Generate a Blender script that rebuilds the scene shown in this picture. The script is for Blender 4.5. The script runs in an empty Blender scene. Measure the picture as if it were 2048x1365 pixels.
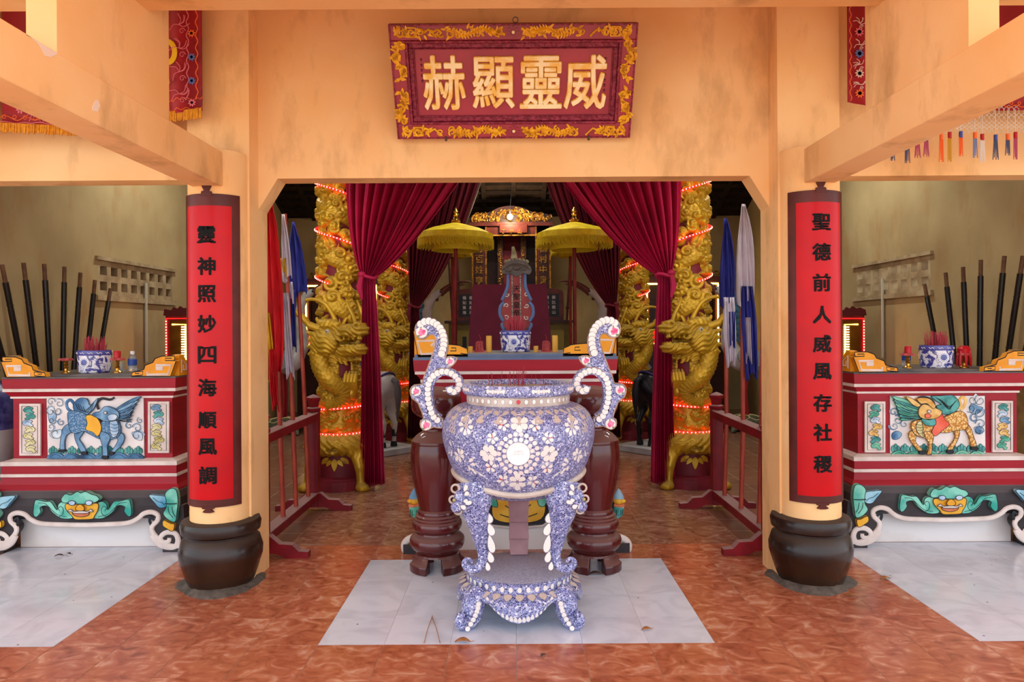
import bpy, bmesh, math, random
import numpy as np
from mathutils import Vector, Matrix, geometry
random.seed(7)
PI = math.pi
SC = bpy.context.scene
COL = SC.collection

# ------------------------------------------------------------------ camera
# pixel frame 2048x1365: focal length, optical axis and roll measured on the floor tiles (0.30 m squares)
F, H, CX, CY, ROLL = 1436.0, 1.427, 1029.0, 659.0, 0.006
def P(px, py, D):
    u, v = px - CX, py - CY
    return Vector(((u - ROLL * v) * D / F, D, H - (v + ROLL * u) * D / F))
cam = bpy.data.cameras.new('camera'); camo = bpy.data.objects.new('camera', cam); COL.objects.link(camo)
cam.sensor_width = 36.0; cam.sensor_fit = 'HORIZONTAL'; cam.lens = F * 36.0 / 2048.0
cam.shift_x = (1024 - CX) / 2048.0; cam.shift_y = (CY - 682.5) / 2048.0
cam.clip_start = 0.05
camo.location = (0, 0, H)
camo.rotation_euler = (Matrix.Rotation(PI / 2, 3, 'X') @ Matrix.Rotation(-ROLL, 3, 'Z')).to_euler()
SC.camera = camo

# ------------------------------------------------------------------ sky, sun, exposure
W = bpy.data.worlds.new('sky'); SC.world = W; W.use_nodes = True
bg = W.node_tree.nodes['Background']
bg.inputs['Color'].default_value = (0.80, 0.90, 1.0, 1); bg.inputs['Strength'].default_value = 1.75
sun = bpy.data.lights.new('sun', 'SUN'); sun.energy = 6.0; sun.angle = 0.01; sun.color = (1.0, 0.93, 0.82)
suno = bpy.data.objects.new('sun', sun); COL.objects.link(suno)
suno.rotation_euler = (math.radians(30), 0, math.radians(-14))
VS = SC.view_settings
VS.view_transform = 'Standard'; VS.look = 'None'; VS.gamma = 1.0; VS.use_curve_mapping = False
VS.exposure = 0.7

# ------------------------------------------------------------------ helpers
def lin(c):
    if isinstance(c, str):
        c = c.lstrip('#'); c = [int(c[i:i+2], 16) / 255 for i in (0, 2, 4)]
    return [((x / 12.92) if x <= 0.04045 else ((x + 0.055) / 1.055) ** 2.4) for x in c]
MATS = {}
def M(name, col='#808080', rough=0.5, metal=0.0, col2=None, scale=6.0, detail=4.0, lo=0.35, hi=0.65, bump=0.0, bscale=60.0,
      emit=0.0, coat=0.0, trans=0.0, alpha=1.0, spec=0.3, sheen=0.0, stretch=None, kind='noise', dist=0.0):
    if name in MATS: return MATS[name]
    m = bpy.data.materials.new(name); m.use_nodes = True; MATS[name] = m
    nt = m.node_tree; N = nt.nodes; L = nt.links; b = N['Principled BSDF']
    b.inputs['Roughness'].default_value = rough; b.inputs['Metallic'].default_value = metal
    b.inputs['Specular IOR Level'].default_value = spec
    b.inputs['Coat Weight'].default_value = coat; b.inputs['Coat Roughness'].default_value = 0.08
    b.inputs['Transmission Weight'].default_value = trans; b.inputs['Alpha'].default_value = alpha
    b.inputs['Sheen Weight'].default_value = sheen
    c = lin(col); b.inputs['Base Color'].default_value = (*c, 1)
    tc = N.new('ShaderNodeTexCoord'); vec = tc.outputs['Object']
    if stretch:
        mp = N.new('ShaderNodeMapping'); mp.inputs['Scale'].default_value = stretch; L.new(vec, mp.inputs['Vector']); vec = mp.outputs['Vector']
    if col2 is not None:
        if kind == 'noise':
            t = N.new('ShaderNodeTexNoise'); t.inputs['Scale'].default_value = scale; t.inputs['Detail'].default_value = detail
            t.inputs['Distortion'].default_value = dist; out = t.outputs['Fac']
        elif kind == 'voronoi':
            t = N.new('ShaderNodeTexVoronoi'); t.inputs['Scale'].default_value = scale; out = t.outputs['Distance']
        else:
            t = N.new('ShaderNodeTexWave'); t.inputs['Scale'].default_value = scale; t.inputs['Distortion'].default_value = dist; t.inputs['Detail'].default_value = detail; out = t.outputs['Fac']
        L.new(vec, t.inputs['Vector'])
        r = N.new('ShaderNodeValToRGB'); L.new(out, r.inputs['Fac'])
        r.color_ramp.elements[0].position = lo; r.color_ramp.elements[0].color = (*c, 1)
        r.color_ramp.elements[1].position = hi; r.color_ramp.elements[1].color = (*lin(col2), 1)
        L.new(r.outputs['Color'], b.inputs['Base Color'])
    if bump > 0:
        t2 = N.new('ShaderNodeTexNoise'); t2.inputs['Scale'].default_value = bscale; t2.inputs['Detail'].default_value = 3
        L.new(vec, t2.inputs['Vector'])
        bm = N.new('ShaderNodeBump'); bm.inputs['Strength'].default_value = bump; bm.inputs['Distance'].default_value = 0.01
        L.new(t2.outputs['Fac'], bm.inputs['Height']); L.new(bm.outputs['Normal'], b.inputs['Normal'])
    if emit > 0:
        b.inputs['Emission Color'].default_value = (*c, 1); b.inputs['Emission Strength'].default_value = emit
    return m

class MB:
    """collects shapes that become ONE mesh object"""
    def __init__(s): s.v = []; s.f = []
    def add(s, vs, fs):
        o = len(s.v); s.v += [tuple(p) for p in vs]; s.f += [tuple(i + o for i in f) for f in fs]; return s
    def box(s, x0, x1, y0, y1, z0, z1, taper=0.0):
        t = taper
        return s.add([(x0, y0, z0), (x1, y0, z0), (x1, y1, z0), (x0, y1, z0), (x0 + t, y0 + t, z1), (x1 - t, y0 + t, z1), (x1 - t, y1 - t, z1), (x0 + t, y1 - t, z1)],
                     [(0, 3, 2, 1), (4, 5, 6, 7), (0, 1, 5, 4), (1, 2, 6, 5), (2, 3, 7, 6), (3, 0, 4, 7)])
    def lathe(s, prof, seg=32, c=(0, 0, 0), a0=0, a1=2 * PI, cap=True):
        vs = []; fs = []; full = abs(a1 - a0 - 2 * PI) < 1e-6; n = seg if full else seg + 1
        for r, z in prof:
            for i in range(n):
                a = a0 + (a1 - a0) * i / seg; vs.append((c[0] + r * math.cos(a), c[1] + r * math.sin(a), c[2] + z))
        for j in range(len(prof) - 1):
            for i in range(seg):
                k = (i + 1) % n; fs.append((j * n + i, j * n + k, (j + 1) * n + k, (j + 1) * n + i))
        if cap and full:
            if prof[0][0] > 1e-5: fs.append(tuple(range(n - 1, -1, -1)))
            if prof[-1][0] > 1e-5: fs.append(tuple((len(prof) - 1) * n + i for i in range(n)))
        return s.add(vs, fs)
    def tube(s, pts, rad, seg=8, cap=True, up=(0, 0, 1), flat=1.0, closed=False):
        pts = [Vector(p) for p in pts]; n = len(pts)
        R = rad if hasattr(rad, '__len__') else [rad] * n
        vs = []; fs = []; pu = Vector(up)
        for i, p in enumerate(pts):
            a = pts[(i - 1) % n] if (closed or i > 0) else p; b = pts[(i + 1) % n] if (closed or i < n - 1) else p
            t = (b - a); t = t.normalized() if t.length > 1e-9 else Vector((0, 0, 1))
            n1 = pu - t * pu.dot(t)
            if n1.length < 1e-4: n1 = t.orthogonal()
            n1.normalize(); n2 = t.cross(n1); pu = n1
            for k in range(seg):
                a_ = 2 * PI * k / seg; vs.append(p + n1 * (R[i] * math.cos(a_) * flat) + n2 * (R[i] * math.sin(a_)))
        m = n if closed else n - 1
        for i in range(m):
            j = (i + 1) % n
            for k in range(seg):
                k2 = (k + 1) % seg; fs.append((i * seg + k, i * seg + k2, j * seg + k2, j * seg + k))
        if cap and not closed:
            fs.append(tuple(range(seg - 1, -1, -1))); fs.append(tuple((n - 1) * seg + k for k in range(seg)))
        return s.add(vs, fs)
    def prism(s, outline, y0, y1):
        """outline [(x,z)] in the XZ plane, extruded along Y from y0 (front) to y1"""
        n = len(outline)
        tris = geometry.tessellate_polygon([[Vector((x, z, 0)) for x, z in outline]])
        ar = sum(outline[i][0] * outline[(i + 1) % n][1] - outline[(i + 1) % n][0] * outline[i][1] for i in range(n))
        vs = [(x, y0, z) for x, z in outline] + [(x, y1, z) for x, z in outline]; fs = []
        for t in tris:
            a, b, c = t
            d = (outline[b][0] - outline[a][0]) * (outline[c][1] - outline[a][1]) - (outline[c][0] - outline[a][0]) * (outline[b][1] - outline[a][1])
            if d < 0: a, b, c = a, c, b
            fs.append((a, b, c)); fs.append((n + a, n + c, n + b))
        for i in range(n):
            j = (i + 1) % n; fs.append((j, i, n + i, n + j) if ar > 0 else (i, j, n + j, n + i))
        return s.add(vs, fs)
    def sphere(s, c, r, seg=12, rings=8, sc=(1, 1, 1)):
        vs = []; fs = []
        for j in range(rings + 1):
            t = PI * j / rings
            for i in range(seg):
                a = 2 * PI * i / seg
                vs.append((c[0] + r * sc[0] * math.sin(t) * math.cos(a), c[1] + r * sc[1] * math.sin(t) * math.sin(a), c[2] + r * sc[2] * math.cos(t)))
        for j in range(rings):
            for i in range(seg):
                k = (i + 1) % seg
                if j == 0: fs.append((i, (j + 1) * seg + i, (j + 1) * seg + k))
                elif j == rings - 1: fs.append((j * seg + i, (j + 1) * seg + i, j * seg + k))
                else: fs.append((j * seg + i, (j + 1) * seg + i, (j + 1) * seg + k, j * seg + k))
        return s.add(vs, fs)
    def xf(s, m):
        s.v = [tuple(m @ Vector(p)) for p in s.v]; return s
    def mesh(s, name, mat, smooth=True, ang=38):
        me = bpy.data.meshes.new(name); me.from_pydata(s.v, [], s.f); me.materials.append(mat)
        bm = bmesh.new(); bm.from_mesh(me)
        loose = [v for v in bm.verts if not v.link_faces]
        if loose: bmesh.ops.delete(bm, geom=loose, context='VERTS')
        bmesh.ops.recalc_face_normals(bm, faces=bm.faces); bm.to_mesh(me); bm.free()
        if smooth: me.shade_smooth(); me.set_sharp_from_angle(angle=math.radians(ang))
        return me
    def build(s, name, mat, parent=None, loc=None, smooth=True, ang=38, bevel=0.0):
        o = link(name, s.mesh(name, mat, smooth, ang), parent, loc)
        if bevel > 0:
            b = o.modifiers.new('bevel', 'BEVEL'); b.width = bevel; b.segments = 2; b.limit_method = 'ANGLE'
        return o
def link(name, me, parent=None, loc=None, rot=None, scale=None):
    o = bpy.data.objects.new(name, me); COL.objects.link(o)
    if parent: o.parent = parent
    if loc is not None: o.location = loc
    if rot is not None: o.rotation_euler = rot
    if scale is not None: o.scale = scale
    return o
def tag(o, label, cat, group=None):
    o['label'] = label; o['category'] = cat
    if group: o['group'] = group
    return o
def thing(name, label, cat, loc=(0, 0, 0), rotz=0.0, group=None):
    o = bpy.data.objects.new(name, None); COL.objects.link(o); o.location = loc; o.rotation_euler = (0, 0, rotz)
    return tag(o, label, cat, group)
def struct(name, mb, mat, smooth=False, **k):
    o = mb.build(name, mat, smooth=smooth, **k); o['kind'] = 'structure'; return o
def copy_tree(o, parent=None):
    c = o.copy(); COL.objects.link(c)
    if parent: c.parent = parent
    for ch in list(o.children): copy_tree(ch, c)
    return c
def smooth_path(pts, n=6, closed=False):
    """Catmull-Rom through pts (any dimension)"""
    p = [np.array(q, float) for q in pts]; m = len(p); out = []
    rng = range(m) if closed else range(m - 1)
    for i in rng:
        if closed: a, b, c, d = p[(i - 1) % m], p[i], p[(i + 1) % m], p[(i + 2) % m]
        else: a, b, c, d = p[max(i - 1, 0)], p[i], p[i + 1], p[min(i + 2, m - 1)]
        for k in range(n):
            t = k / n
            out.append(tuple(0.5 * (2 * b + (c - a) * t + (2 * a - 5 * b + 4 * c - d) * t * t + (3 * b - a - 3 * c + d) * t ** 3)))
    if not closed: out.append(tuple(p[-1]))
    return out
def glyph(ch, size, depth=0.004, fat=0.0):
    """mesh data (verts, faces) of one character, centred, in the XZ plane facing -Y"""
    c = bpy.data.curves.new('g', 'FONT'); c.body = ch; c.size = 1.0; c.extrude = depth / size; c.resolution_u = 2
    o = bpy.data.objects.new('g', c); COL.objects.link(o); bpy.context.view_layer.update()
    me = o.to_mesh(); V = np.array([v.co[:] for v in me.vertices]); Fs = [tuple(p.vertices) for p in me.polygons]
    o.to_mesh_clear(); bpy.data.objects.remove(o); bpy.data.curves.remove(c)
    mn, mx = V.min(0), V.max(0); V -= (mn + mx) / 2; V[:, :2] /= max(mx[0] - mn[0], mx[1] - mn[1])
    V[:, :2] *= size; V[:, 2] *= size
    V = np.stack([V[:, 0], -V[:, 2], V[:, 1]], 1)
    return fatten(V, Fs, fat * size)
def fatten(V, Fs, r, n=8):
    if r <= 0: return V, Fs
    out = []; fo = []; m = len(V)
    for k in range(n):
        a = 2 * PI * k / n; out.append(V + np.array([r * math.cos(a), -0.00004 * k, r * math.sin(a)])); fo += [tuple(i + k * m for i in f) for f in Fs]
    return np.concatenate(out), fo
def text_line(s, size, depth=0.002, fat=0.0):
    c = bpy.data.curves.new('g', 'FONT'); c.body = s; c.size = size; c.extrude = depth; c.offset = fat; c.align_x = 'CENTER'; c.align_y = 'CENTER'; c.resolution_u = 2
    o = bpy.data.objects.new('g', c); COL.objects.link(o); bpy.context.view_layer.update()
    me = o.to_mesh(); V = [(v.co.x, -v.co.z, v.co.y) for v in me.vertices]; Fs = [tuple(p.vertices) for p in me.polygons]
    o.to_mesh_clear(); bpy.data.objects.remove(o); bpy.data.curves.remove(c)
    return V, Fs
def surface_nets(f, lo, hi, h):
    lo = np.array(lo, float); n = np.ceil((np.array(hi) - lo) / h).astype(int) + 1
    ax = [lo[i] + h * np.arange(n[i]) for i in range(3)]
    X, Y, Z = np.meshgrid(*ax, indexing='ij'); S = f(X, Y, Z); ins = S < 0
    nx, ny, nz = (n - 1)
    acc = np.zeros((nx, ny, nz, 3)); cnt = np.zeros((nx, ny, nz))
    corners = [(i, j, k) for i in (0, 1) for j in (0, 1) for k in (0, 1)]
    sl = lambda A, c: A[c[0]:c[0] + nx, c[1]:c[1] + ny, c[2]:c[2] + nz]
    for a in corners:
        for b in corners:
            if sum(abs(a[i] - b[i]) for i in range(3)) == 1 and a < b:
                A, B = sl(S, a), sl(S, b); m = (A < 0) != (B < 0)
                t = np.where(m, A / np.where(m, A - B, 1), 0)
                for d in range(3): acc[..., d] += np.where(m, a[d] + t * (b[d] - a[d]), 0)
                cnt += m
    act = cnt > 0; idx = -np.ones((nx, ny, nz), int); idx[act] = np.arange(act.sum())
    I = np.argwhere(act); V = lo + h * (I + acc[act] / cnt[act][:, None])
    Q = []
    for d in range(3):
        a = [slice(None)] * 3; b = [slice(None)] * 3; a[d] = slice(0, -1); b[d] = slice(1, None)
        m = ins[tuple(a)] != ins[tuple(b)]; fl = ins[tuple(a)]
        e1, e2 = [k for k in range(3) if k != d]
        J = np.argwhere(m); ok = (J[:, e1] > 0) & (J[:, e2] > 0) & (J[:, e1] < n[e1] - 1) & (J[:, e2] < n[e2] - 1); J = J[ok]
        flp = fl[J[:, 0], J[:, 1], J[:, 2]]
        o1 = np.zeros(3, int); o1[e1] = 1; o2 = np.zeros(3, int); o2[e2] = 1
        g = lambda K: idx[K[:, 0], K[:, 1], K[:, 2]]
        q = np.stack([g(J - o1 - o2), g(J - o2), g(J), g(J - o1)], 1)
        if d == 1: flp = ~flp
        q[~flp] = q[~flp][:, ::-1]; Q.append(q)
    return V, np.concatenate(Q)
def smin(a, b, k):
    h = np.clip(0.5 + 0.5 * (b - a) / k, 0, 1); return b * (1 - h) + a * h - k * h * (1 - h)
def s_ell(X, Y, Z, c, r, rot=None):
    p = np.stack([X - c[0], Y - c[1], Z - c[2]], -1)
    if rot is not None: p = p @ np.array(rot)
    k = np.sqrt(((p / np.array(r)) ** 2).sum(-1)); k2 = np.sqrt(((p / (np.array(r) ** 2)) ** 2).sum(-1)) + 1e-9
    return k * (k - 1) / k2
def s_cap(X, Y, Z, a, b, ra, rb=None):
    rb = ra if rb is None else rb; a = np.array(a, float); b = np.array(b, float); d = b - a
    p = np.stack([X - a[0], Y - a[1], Z - a[2]], -1); t = np.clip((p @ d) / (d @ d), 0, 1)
    return np.linalg.norm(p - t[..., None] * d, axis=-1) - (ra + (rb - ra) * t)
def np_obj(name, V, Q, mat, parent=None, loc=None):
    me = bpy.data.meshes.new(name); me.from_pydata([tuple(v) for v in V], [], [tuple(q) for q in Q]); me.materials.append(mat)
    bm = bmesh.new(); bm.from_mesh(me); bmesh.ops.recalc_face_normals(bm, faces=bm.faces); bm.to_mesh(me); bm.free()
    me.shade_smooth(); return link(name, me, parent, loc)
# ------------------------------------------------------------------ materials of the building
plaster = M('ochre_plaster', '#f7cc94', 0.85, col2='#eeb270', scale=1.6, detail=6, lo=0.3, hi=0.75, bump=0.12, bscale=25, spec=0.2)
def stain(m):
    """soot and rub marks with their own shape"""
    nt = m.node_tree; N = nt.nodes; L = nt.links; b = N['Principled BSDF']; src = b.inputs['Base Color'].links[0].from_socket
    tc = N.new('ShaderNodeTexCoord'); mp = N.new('ShaderNodeMapping'); mp.inputs['Scale'].default_value = (1.3, 1.3, 0.55); L.new(tc.outputs['Object'], mp.inputs['Vector'])
    t = N.new('ShaderNodeTexNoise'); t.inputs['Scale'].default_value = 2.7; t.inputs['Detail'].default_value = 9; t.inputs['Roughness'].default_value = 0.62; L.new(mp.outputs['Vector'], t.inputs['Vector'])
    r = N.new('ShaderNodeValToRGB'); r.color_ramp.elements[0].position = 0.53; r.color_ramp.elements[0].color = (0, 0, 0, 1); r.color_ramp.elements[1].position = 0.78; r.color_ramp.elements[1].color = (0.65, 0.65, 0.65, 1)
    L.new(t.outputs['Fac'], r.inputs['Fac'])
    mx = N.new('ShaderNodeMix'); mx.data_type = 'RGBA'; L.new(r.outputs['Color'], mx.inputs['Factor']); L.new(src, mx.inputs['A']); mx.inputs['B'].default_value = (*lin('#9a6a3c'), 1)
    L.new(mx.outputs['Result'], b.inputs['Base Color'])
stain(plaster)
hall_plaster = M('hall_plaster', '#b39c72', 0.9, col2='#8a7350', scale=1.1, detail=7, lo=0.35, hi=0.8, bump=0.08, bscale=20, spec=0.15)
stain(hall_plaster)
grout = M('grout', '#c9a27f', 0.8)
roof_mat = M('dark_roof_tile', '#3a2a1e', 0.9, col2='#241a12', scale=9)
rafter_mat = M('dark_rafter_wood', '#2b1d14', 0.8, col2='#1b120c', scale=14)
yard_mat = M('yard_paving', '#c4beb2', 0.9, col2='#aea698', scale=3)

# red marble tile and white marble tile
def tile_red(nm='red_marble_tile', cs=('#8a4a31', '#a85f43', '#b26a4c', '#bd7b5e', '#cf9e84')):
    m = M(nm, '#b0603c', 0.13, spec=0.5); nt = m.node_tree; N = nt.nodes; L = nt.links; b = N['Principled BSDF']
    oi = N.new('ShaderNodeObjectInfo'); tc = N.new('ShaderNodeTexCoord'); ad = N.new('ShaderNodeVectorMath'); ad.operation = 'MULTIPLY_ADD'
    mp = N.new('ShaderNodeMapping'); mp.inputs['Scale'].default_value = (1.0, 1.25, 1); mp.inputs['Rotation'].default_value = (0, 0, 0.6); L.new(tc.outputs['Object'], mp.inputs['Vector'])
    cb = N.new('ShaderNodeCombineXYZ'); L.new(oi.outputs['Random'], cb.inputs['Z'])
    ad.inputs[1].default_value = (1, 1, 1); L.new(mp.outputs['Vector'], ad.inputs[0]); L.new(cb.outputs['Vector'], ad.inputs[2])
    t = N.new('ShaderNodeTexNoise'); t.inputs['Scale'].default_value = 9; t.inputs['Detail'].default_value = 8; t.inputs['Distortion'].default_value = 1.3; L.new(ad.outputs['Vector'], t.inputs['Vector'])
    r = N.new('ShaderNodeValToRGB'); e = r.color_ramp.elements
    e[0].position = 0.30; e[0].color = (*lin(cs[0]), 1); e[1].position = 0.70; e[1].color = (*lin(cs[4]), 1)
    for p, c in ((0.43, cs[1]), (0.52, cs[2]), (0.60, cs[3])):
        x = e.new(p); x.color = (*lin(c), 1)
    L.new(t.outputs['Fac'], r.inputs['Fac']); L.new(r.outputs['Color'], b.inputs['Base Color'])
    t2 = N.new('ShaderNodeTexNoise'); t2.inputs['Scale'].default_value = 5; t2.inputs['Detail'].default_value = 5; L.new(tc.outputs['Object'], t2.inputs['Vector'])
    mr = N.new('ShaderNodeMapRange'); mr.inputs['To Min'].default_value = 0.10; mr.inputs['To Max'].default_value = 0.30; L.new(t2.outputs['Fac'], mr.inputs['Value']); L.new(mr.outputs['Result'], b.inputs['Roughness'])
    return m
red_tile = tile_red(); hall_tile = tile_red('dusty_hall_tile', ('#704534', '#8a5a46', '#946650', '#a07761', '#b18e7a'))  # hall copy of the red tile, the dimmer light painted into its colours
def tile_white():
    m = M('white_marble_tile', '#d9dbe0', 0.16, spec=0.5); nt = m.node_tree; N = nt.nodes; L = nt.links; b = N['Principled BSDF']
    tc = N.new('ShaderNodeTexCoord'); oi = N.new('ShaderNodeObjectInfo'); cb = N.new('ShaderNodeCombineXYZ'); L.new(oi.outputs['Random'], cb.inputs['Z'])
    sc = N.new('ShaderNodeVectorMath'); sc.operation = 'SCALE'; sc.inputs['Scale'].default_value = 9; L.new(cb.outputs['Vector'], sc.inputs[0])
    ad = N.new('ShaderNodeVectorMath'); L.new(tc.outputs['Object'], ad.inputs[0]); L.new(sc.outputs['Vector'], ad.inputs[1])
    t = N.new('ShaderNodeTexNoise'); t.inputs['Scale'].default_value = 4; t.inputs['Detail'].default_value = 6; t.inputs['Distortion'].default_value = 1.5; L.new(ad.outputs['Vector'], t.inputs['Vector'])
    r = N.new('ShaderNodeValToRGB'); e = r.color_ramp.elements; e[0].position = 0.36; e[0].color = (*lin('#c4cad8'), 1); e[1].position = 0.56; e[1].color = (*lin('#d3d9e6'), 1)
    L.new(t.outputs['Fac'], r.inputs['Fac'])
    # dark wax specks
    v = N.new('ShaderNodeTexVoronoi'); v.inputs['Scale'].default_value = 11; L.new(ad.outputs['Vector'], v.inputs['Vector'])
    lt = N.new('ShaderNodeMath'); lt.operation = 'LESS_THAN'; lt.inputs[1].default_value = 0.06; L.new(v.outputs['Distance'], lt.inputs[0])
    sp = N.new('ShaderNodeSeparateColor'); L.new(v.outputs['Color'], sp.inputs['Color']); g = N.new('ShaderNodeMath'); g.operation = 'GREATER_THAN'; g.inputs[1].default_value = 0.72; L.new(sp.outputs['Red'], g.inputs[0])
    ml = N.new('ShaderNodeMath'); ml.operation = 'MULTIPLY'; L.new(lt.outputs[0], ml.inputs[0]); L.new(g.outputs[0], ml.inputs[1])
    mx = N.new('ShaderNodeMix'); mx.data_type = 'RGBA'; L.new(ml.outputs[0], mx.inputs['Factor']); L.new(r.outputs['Color'], mx.inputs['A']); mx.inputs['B'].default_value = (*lin('#6b6570'), 1)
    L.new(mx.outputs['Result'], b.inputs['Base Color']); return m
white_tile = tile_white()
def floor_field():
    m = M('hall_floor_tiles', '#8f5335', 0.2); nt = m.node_tree; N = nt.nodes; L = nt.links; b = N['Principled BSDF']
    tc = N.new('ShaderNodeTexCoord'); mp = N.new('ShaderNodeMapping'); mp.inputs['Location'].default_value = (0, 0.045, 0); L.new(tc.outputs['Object'], mp.inputs['Vector'])
    t = N.new('ShaderNodeTexBrick'); t.offset = 0; t.inputs['Scale'].default_value = 1; t.inputs['Brick Width'].default_value = 0.3; t.inputs['Row Height'].default_value = 0.3
    t.inputs['Mortar Size'].default_value = 0.0035; t.inputs['Color1'].default_value = (*lin('#845643'), 1); t.inputs['Color2'].default_value = (*lin('#8c5f4b'), 1); t.inputs['Mortar'].default_value = (*lin('#a98d7a'), 1)
    L.new(mp.outputs['Vector'], t.inputs['Vector']); L.new(t.outputs['Color'], b.inputs['Base Color']); return m
field_mat = floor_field()  # brick colours muted like the hall tiles, dim light painted in

# ------------------------------------------------------------------ the setting
floor = struct('floor', MB().box(-6, 6, -1.5, 13.0, -0.12, -0.0012), field_mat)
struct('ground_yard', MB().box(-40, 40, -40, 14, -0.4, -0.13), yard_mat)
me_r = MB().box(-0.1484, 0.1484, -0.1484, 0.1484, -0.012, 0.0).mesh('floor_tile', red_tile, False)
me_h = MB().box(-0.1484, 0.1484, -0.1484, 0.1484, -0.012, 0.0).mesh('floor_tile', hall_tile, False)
me_w = MB().box(-0.1493, 0.1493, -0.1493, 0.1493, -0.012, 0.0).mesh('white_floor_tile', white_tile, False)
nt_ = 0
for j in range(18):
    d0 = 2.655 + 0.3 * j; dc = d0 + 0.15
    for i in range(-11, 11):
        xc = 0.3 * i + 0.15; ax = abs(xc)
        if ax > 0.717 * (d0 + 0.3) + 0.3: continue
        if d0 > 4.45 and 1.5 < ax and d0 < 4.7: pass
        elif d0 > 4.7 and ax > 1.55: continue
        if d0 > 5.0 and ax < 0.55: continue
        white = (ax < 0.9 and 3.25 <= d0 < 4.45) or (ax > 2.1 and d0 >= 3.25)
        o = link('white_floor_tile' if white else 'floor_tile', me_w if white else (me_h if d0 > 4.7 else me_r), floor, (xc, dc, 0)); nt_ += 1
print('tiles', nt_)

mb = MB()
lint = [(-1.49, 3.45), (-1.49, 2.133), (-1.377, 2.315), (1.377, 2.315), (1.49, 2.133), (1.49, 3.45)]
mb.prism(lint, 4.19, 4.337)
for s in (-1, 1):
    a, b = sorted((s * 1.49, s * 1.84)); mb.box(a, b, 4.05, 4.337, -0.02, 3.45)
    a, b = sorted((s * 1.84, s * 5.6)); mb.box(a, b, 4.19, 4.337, 2.31, 3.45)
    a, b = sorted((s * 5.0, s * 5.6)); mb.box(a, b, 4.19, 4.337, -0.02, 2.31)
struct('wall_front', mb, plaster)
n = 0
for s in (-1, 1):
    n += 1; a, b = sorted((s * 1.757, s * 1.586)); struct('trim_%d' % n, MB().box(a, b, -1.2, 4.06, 2.216, 2.403), plaster, bevel=0.006)
    n += 1; a, b = sorted((s * 1.708, s * 1.600)); struct('trim_%d' % n, MB().box(a, b, 2.52, 3.34 if s < 0 else 3.26, 2.403, 3.34), plaster)
n += 1; struct('trim_%d' % n, MB().box(-4.6, 4.6, 2.53, 3.15, 2.833, 3.34), plaster, bevel=0.006)
peel = M('peeled_plaster', '#efd9c8', 0.9)
bm0 = [o for o in COL.objects if o.name == 'trim_1'][0]
for cx_, cy_, pts in ((90, 92, [(-38, -38), (-22, -24), (0, -12), (22, -2), (26, 8), (10, 22), (0, 20), (-12, -2), (-30, -26)]), (192, 212, [(-8, 4), (-2, -10), (4, -12), (8, 0), (2, 12), (-6, 10)])):
    q = []
    for dx, dy in pts:
        px, py = cx_ + dx, cy_ + dy; D = -1.586 * F / ((px - CX) - ROLL * (py - CY)); p = P(px, py, D); q.append((p.y, min(p.z, 2.398)))
    m = MB().prism(q, 0, .004); m.v = [(-1.586 + .0015 - b * 1.0, a, c) for a, b, c in m.v]; m.build('peeled_patch', peel, bm0, smooth=False)
struct('ceiling', MB().box(-6, 6, 0.4, 4.337, 3.40, 3.5), plaster)
for s, nm in ((-1, 'left'), (1, 'right')):
    a, b = sorted((s * 4.0, s * 4.15))
    # the side wall with an opening for the vent block
    mbw = MB(); y0, y1, z0, z1 = 6.9, 8.4, 1.78, 2.12
    mbw.box(a, b, 4.337, y0, -0.02, 5.2).box(a, b, y1, 12.75, -0.02, 5.2).box(a, b, y0, y1, -0.02, z0).box(a, b, y0, y1, z1, 5.2)
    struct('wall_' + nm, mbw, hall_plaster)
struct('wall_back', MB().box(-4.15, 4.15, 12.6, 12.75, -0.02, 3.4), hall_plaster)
def slab(a, b, t=0.08, x=4.3):
    (y0, z0), (y1, z1) = a, b
    return MB().add([(-x, y0, z0), (x, y0, z0), (x, y1, z1), (-x, y1, z1), (-x, y0, z0 + t), (x, y0, z0 + t), (x, y1, z1 + t), (-x, y1, z1 + t)],
                    [(0, 1, 2, 3), (7, 6, 5, 4), (0, 4, 5, 1), (1, 5, 6, 2), (2, 6, 7, 3), (3, 7, 4, 0)])
roof = struct('roof_back', slab((8.3, 5.2), (12.9, 3.3)), roof_mat)
struct('roof_front', slab((4.2, 3.4), (8.3, 5.2)), roof_mat)
# battens and rafters under the roof slopes
for k in range(17):
    x = -4.0 + 0.5 * k
    o = slab((8.3, 5.13), (12.6, 3.35), 0.07, 0.035).build('rafter', rafter_mat, roof, (x, 0, 0), smooth=False)
for k in range(18):
    t = k / 18; y = 8.45 + 4.1 * t; z = 5.14 - 0.413 * (y - 8.3)
    MB().box(-4, 4, y - 0.02, y + 0.02, z - 0.005, z + 0.05).build('batten', rafter_mat, roof, smooth=False)
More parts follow.
